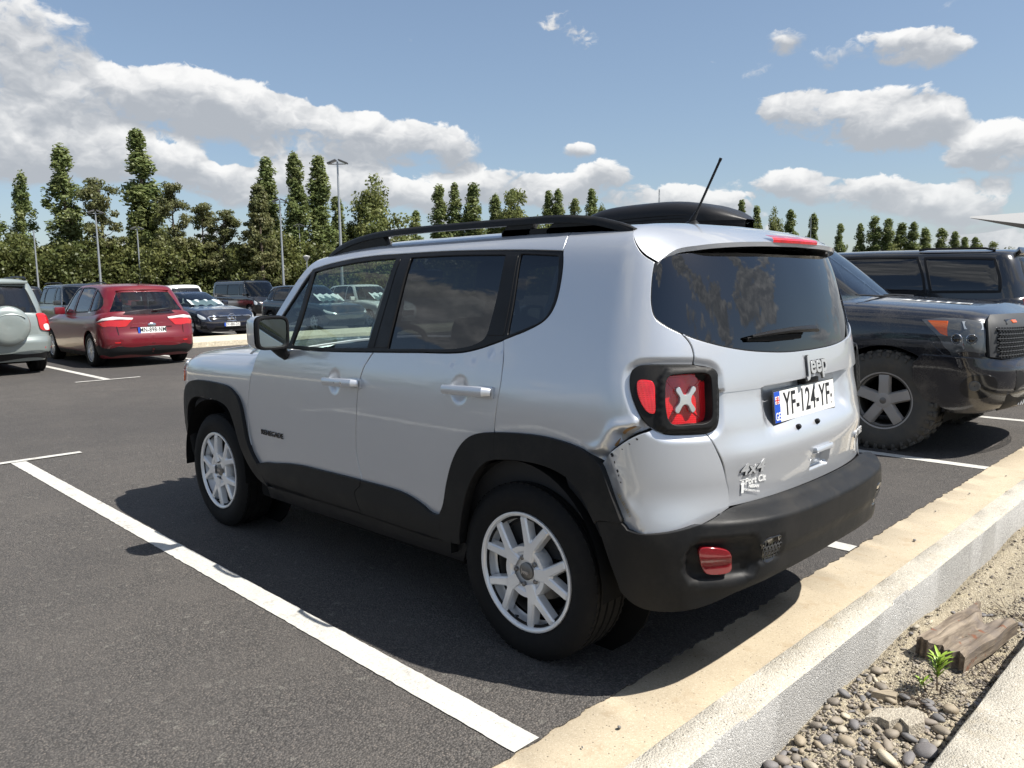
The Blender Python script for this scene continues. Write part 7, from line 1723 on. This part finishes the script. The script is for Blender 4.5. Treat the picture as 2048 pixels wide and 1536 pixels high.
# undergrowth: a leafy mass that closes the view under the trees
c = []; rd = []
r = np.random.default_rng(5)
for px in np.arange(-260, 2300, 5.0):
    far = 112 if px < 700 else 112+(px-700)*.042
    top = (486 if px < 330 else 480 if px < 560 else 486+(px-560)*.16) if px < 640 else 500+(px-640)*.012 if px < 1500 else 512
    top += 10+16*math.sin(px*.031)+10*math.sin(px*.083+1)
    for q in range(5 if px < 720 else 2):
        dd = far+r.uniform(-7, 5); p, k = at(px+r.uniform(-4, 4), dd); H = max(1.2, (horizon(px)-top)*dd/k/1573.57+CP[2]); zz = H*r.uniform(.0, 1.0)*(1 if r.random() < .8 else .6)
        c.append((p.x, p.y, zz)); rd.append(r.uniform(.9, 1.8))
for azd in np.arange(-7, 125, .7):           # the same belt goes on round the left, out of view
    a_ = math.radians(azd); dd = 108+r.uniform(-6, 6); hh = 7+4*math.sin(azd*.5)+3*math.sin(azd*1.3)
    for q in range(5): c.append((CP[0]+dd*math.cos(a_)+r.normal(0, 1), CP[1]+dd*math.sin(a_)+r.normal(0, 1), hh*r.random())); rd.append(r.uniform(1.0, 2.0))
for i, (px, top, w) in enumerate(((-20,478,110),(45,470,100),(105,488,95),(165,484,90),(235,480,100),(285,478,90),(340,470,95),(392,482,90),(440,474,95),(490,486,90),(560,470,95),(610,480,85),(655,492,80),(575,500,90),(80,500,100),(310,500,100),(200,502,100),(420,505,100))):
    dd = 105+3*(i % 3); p, k = at(px, dd); H = (horizon(px)-top)*dd/k/1573.57+CP[2]; Wm = w*dd/k/1573.57*.5
    for _ in range(70):
        a = r.uniform(0, 6.3); z = r.random()**.8; R = Wm*math.sin(math.pi*min(.97, .2+z*.75))**.6*r.random()**.5; c.append((p.x+R*math.cos(a), p.y+R*math.sin(a), z*H*.96)); rd.append(r.uniform(.5, 1.0))
V = leaves(c, rd, 260000, .20, .1, seed=9)
UG = link('undergrowth', quads_mesh('undergrowth', V), M_hedge); UG['kind'] = 'stuff'; tag(UG, 'dense green undergrowth and bushes closing the edge of the lot', 'undergrowth')
b = MB()
for px in np.arange(-300, 2300, 40.0):
    far = (112 if px < 700 else 112+(px-700)*.042)+4; p, k = at(px, far); p2, _ = at(px+44, (112 if px+44 < 700 else 112+(px-656)*.042)+4); H = ((horizon(px)-(500 if px < 640 else 530))*far/k/1573.57+CP[2])
    b.add([(p.x, p.y, -.2), (p2.x, p2.y, -.2), (p2.x, p2.y, H), (p.x, p.y, H*rng.uniform(.85, 1.1)), (p.x*1.02, p.y*1.02, -.2), (p2.x*1.02, p2.y*1.02, -.2)], [(0, 1, 2, 3), (3, 2, 5, 4)])
o = b.build('bush_core', M_hedge, UG, fix=False)
# ---- lamp posts
M_galv = mat('galvanised_steel', (.42, .44, .46), .45, .7)
M_head = mat('lamp_head_grey', (.10, .10, .105), .5)
def lamp_post(px, top, dist, label, heads=2, H=None, rot=0.0, thin=1.0):
    p, k = at(px, dist); depth = dist/k; H = (horizon(px)-top)*depth/1573.57+CP[2]
    o = thing('lamp_post', label, 'lamp post', (p.x, p.y, 0), math.atan2(CR[1], CR[0])+rot, 'floodlight posts in the car park')
    b = MB(); b.lathe([(.13*thin, 0), (.125*thin, .3), (.11*thin, H*.4), (.065*thin, H-.12), (.0001, H-.1)], 12, 'z'); b.box((-.2*thin, -.2*thin, 0), (.2*thin, .2*thin, .03)); b.build('pole', M_galv, o)
    if heads:
        b = MB(); b.tube([(-.62, 0, H-.30), (.62, 0, H-.30)], .035, 8); b.build('cross_arm', M_galv, o)
        for s in (-1, 1):
            h = MB(); Mx = Matrix.Translation((s*.42, 0, H-.12)) @ Matrix.Rotation(math.radians(s*22), 4, 'Y'); h.box((-.36, -.26, -.06), (.36, .26, .06), .03, Mx); hd = h.build('lamp_head', M_head, o)
            g = MB(); g.box((-.30, -.2, -.075), (.30, .2, -.062), 0, Mx); g.build('lamp_glass', M_lampglass, hd)
    return o
lamp_post(685, 327, 62, 'tall twin-headed floodlight post rising above the silver SUV\'s front door')
lamp_post(568, 402, 84, 'twin-headed floodlight post in front of the dense conifer')
lamp_post(604, 451, 110, 'thin floodlight post between the conifer and the tall post', thin=.9)
lamp_post(203, 424, 90, 'floodlight post left of the tallest poplar', rot=.5)
lamp_post(283, 456, 105, 'floodlight post in front of the tallest poplar\'s foot', rot=.4)
lamp_post(78, 460, 104, 'plain post at the far left above the pale silver SUV', 0)
lamp_post(524, 483, 106, 'thin plain post above the black van', 0, thin=.6)
lamp_post(1618, 436, 140, 'distant thin post in front of the lone poplar behind the spoiler', 0, thin=.7)
p_, k_ = at(616, 80); so_ = thing('street_lamp', 'small mushroom-shaped lamp beside the silver SUV\'s windscreen pillar', 'street lamp', (p_.x, p_.y, 0))
b = MB(); b.tube([(0, 0, 0), (0, 0, 4.2)], .05, 8); b.build('pole', M_galv, so_); b = MB(); b.lathe([(.08, 4.15), (.20, 4.35), (.34, 4.55), (.36, 4.62), (.05, 4.72), (.001, 4.73)], 16, 'z'); b.build('lamp_shade', mat('pale_lamp_shade', (.5, .5, .48), .5), so_)
# ---- far mast and rooftop ornament behind the roof box
p_, k_ = at(1317, 200); ms = thing('radio_mast', 'thin lattice mast far behind the roof box', 'mast', (p_.x, p_.y, 0)); b = MB(); Hm = (horizon(1317)-383)*(200/k_)/1573.57+CP[2]
for a in range(3):
    w = a*2.094; b.tube([(.5*math.cos(w), .5*math.sin(w), 0), (.12*math.cos(w), .12*math.sin(w), Hm)], .05, 4)
for i in range(14):
    z = Hm*i/14; q = .5-.38*i/14; b.tube([(q, 0, z), (-q*.5, q*.87, z+Hm/14), (-q*.5, -q*.87, z+Hm/28), (q, 0, z)], .03, 4, False)
b.build('lattice', M_galv, ms)
# ---- canopy of a building at the right edge
CAN = thing('canopy_building', 'white wedge-shaped canopy roof entering at the right edge', 'building', (0, 0, 0))
def at3(px, py, dist):
    d = pix_dir(px, py); d.normalize(); return Vector(CP)+d*dist
A0 = at3(1940, 434, 62); axis = Vector((CR[0], CR[1], 0)).normalized(); dep = Vector((CF[0], CF[1], 0)).normalized()
def cpt(a, d, z): q = A0+axis*a+dep*d; return (q.x, q.y, A0.z+z)
b = MB(); vs = [cpt(0, 0, .03), cpt(.3, .4, .03), cpt(40, 20, 2.4), cpt(32, 1, 2.0), cpt(0, 0, -.05), cpt(.3, .4, -.05), cpt(40, 20, -4.4), cpt(32, -2, -4.4)]
b.add(vs, [(0, 3, 2, 1), (4, 5, 6, 7), (0, 4, 7, 3), (3, 7, 6, 2), (2, 6, 5, 1), (1, 5, 4, 0)]); b.build('canopy_roof', mat('white_cladding', (.27, .28, .29), .5), CAN)
b = MB(); q = cpt(30, 10, 0); b.box((q[0]-1.5, q[1]-1.5, 0), (q[0]+1.5, q[1]+1.5, A0.z-6.0)); b.build('support_wall', mat('grey_wall', (.35, .35, .35), .7), CAN)
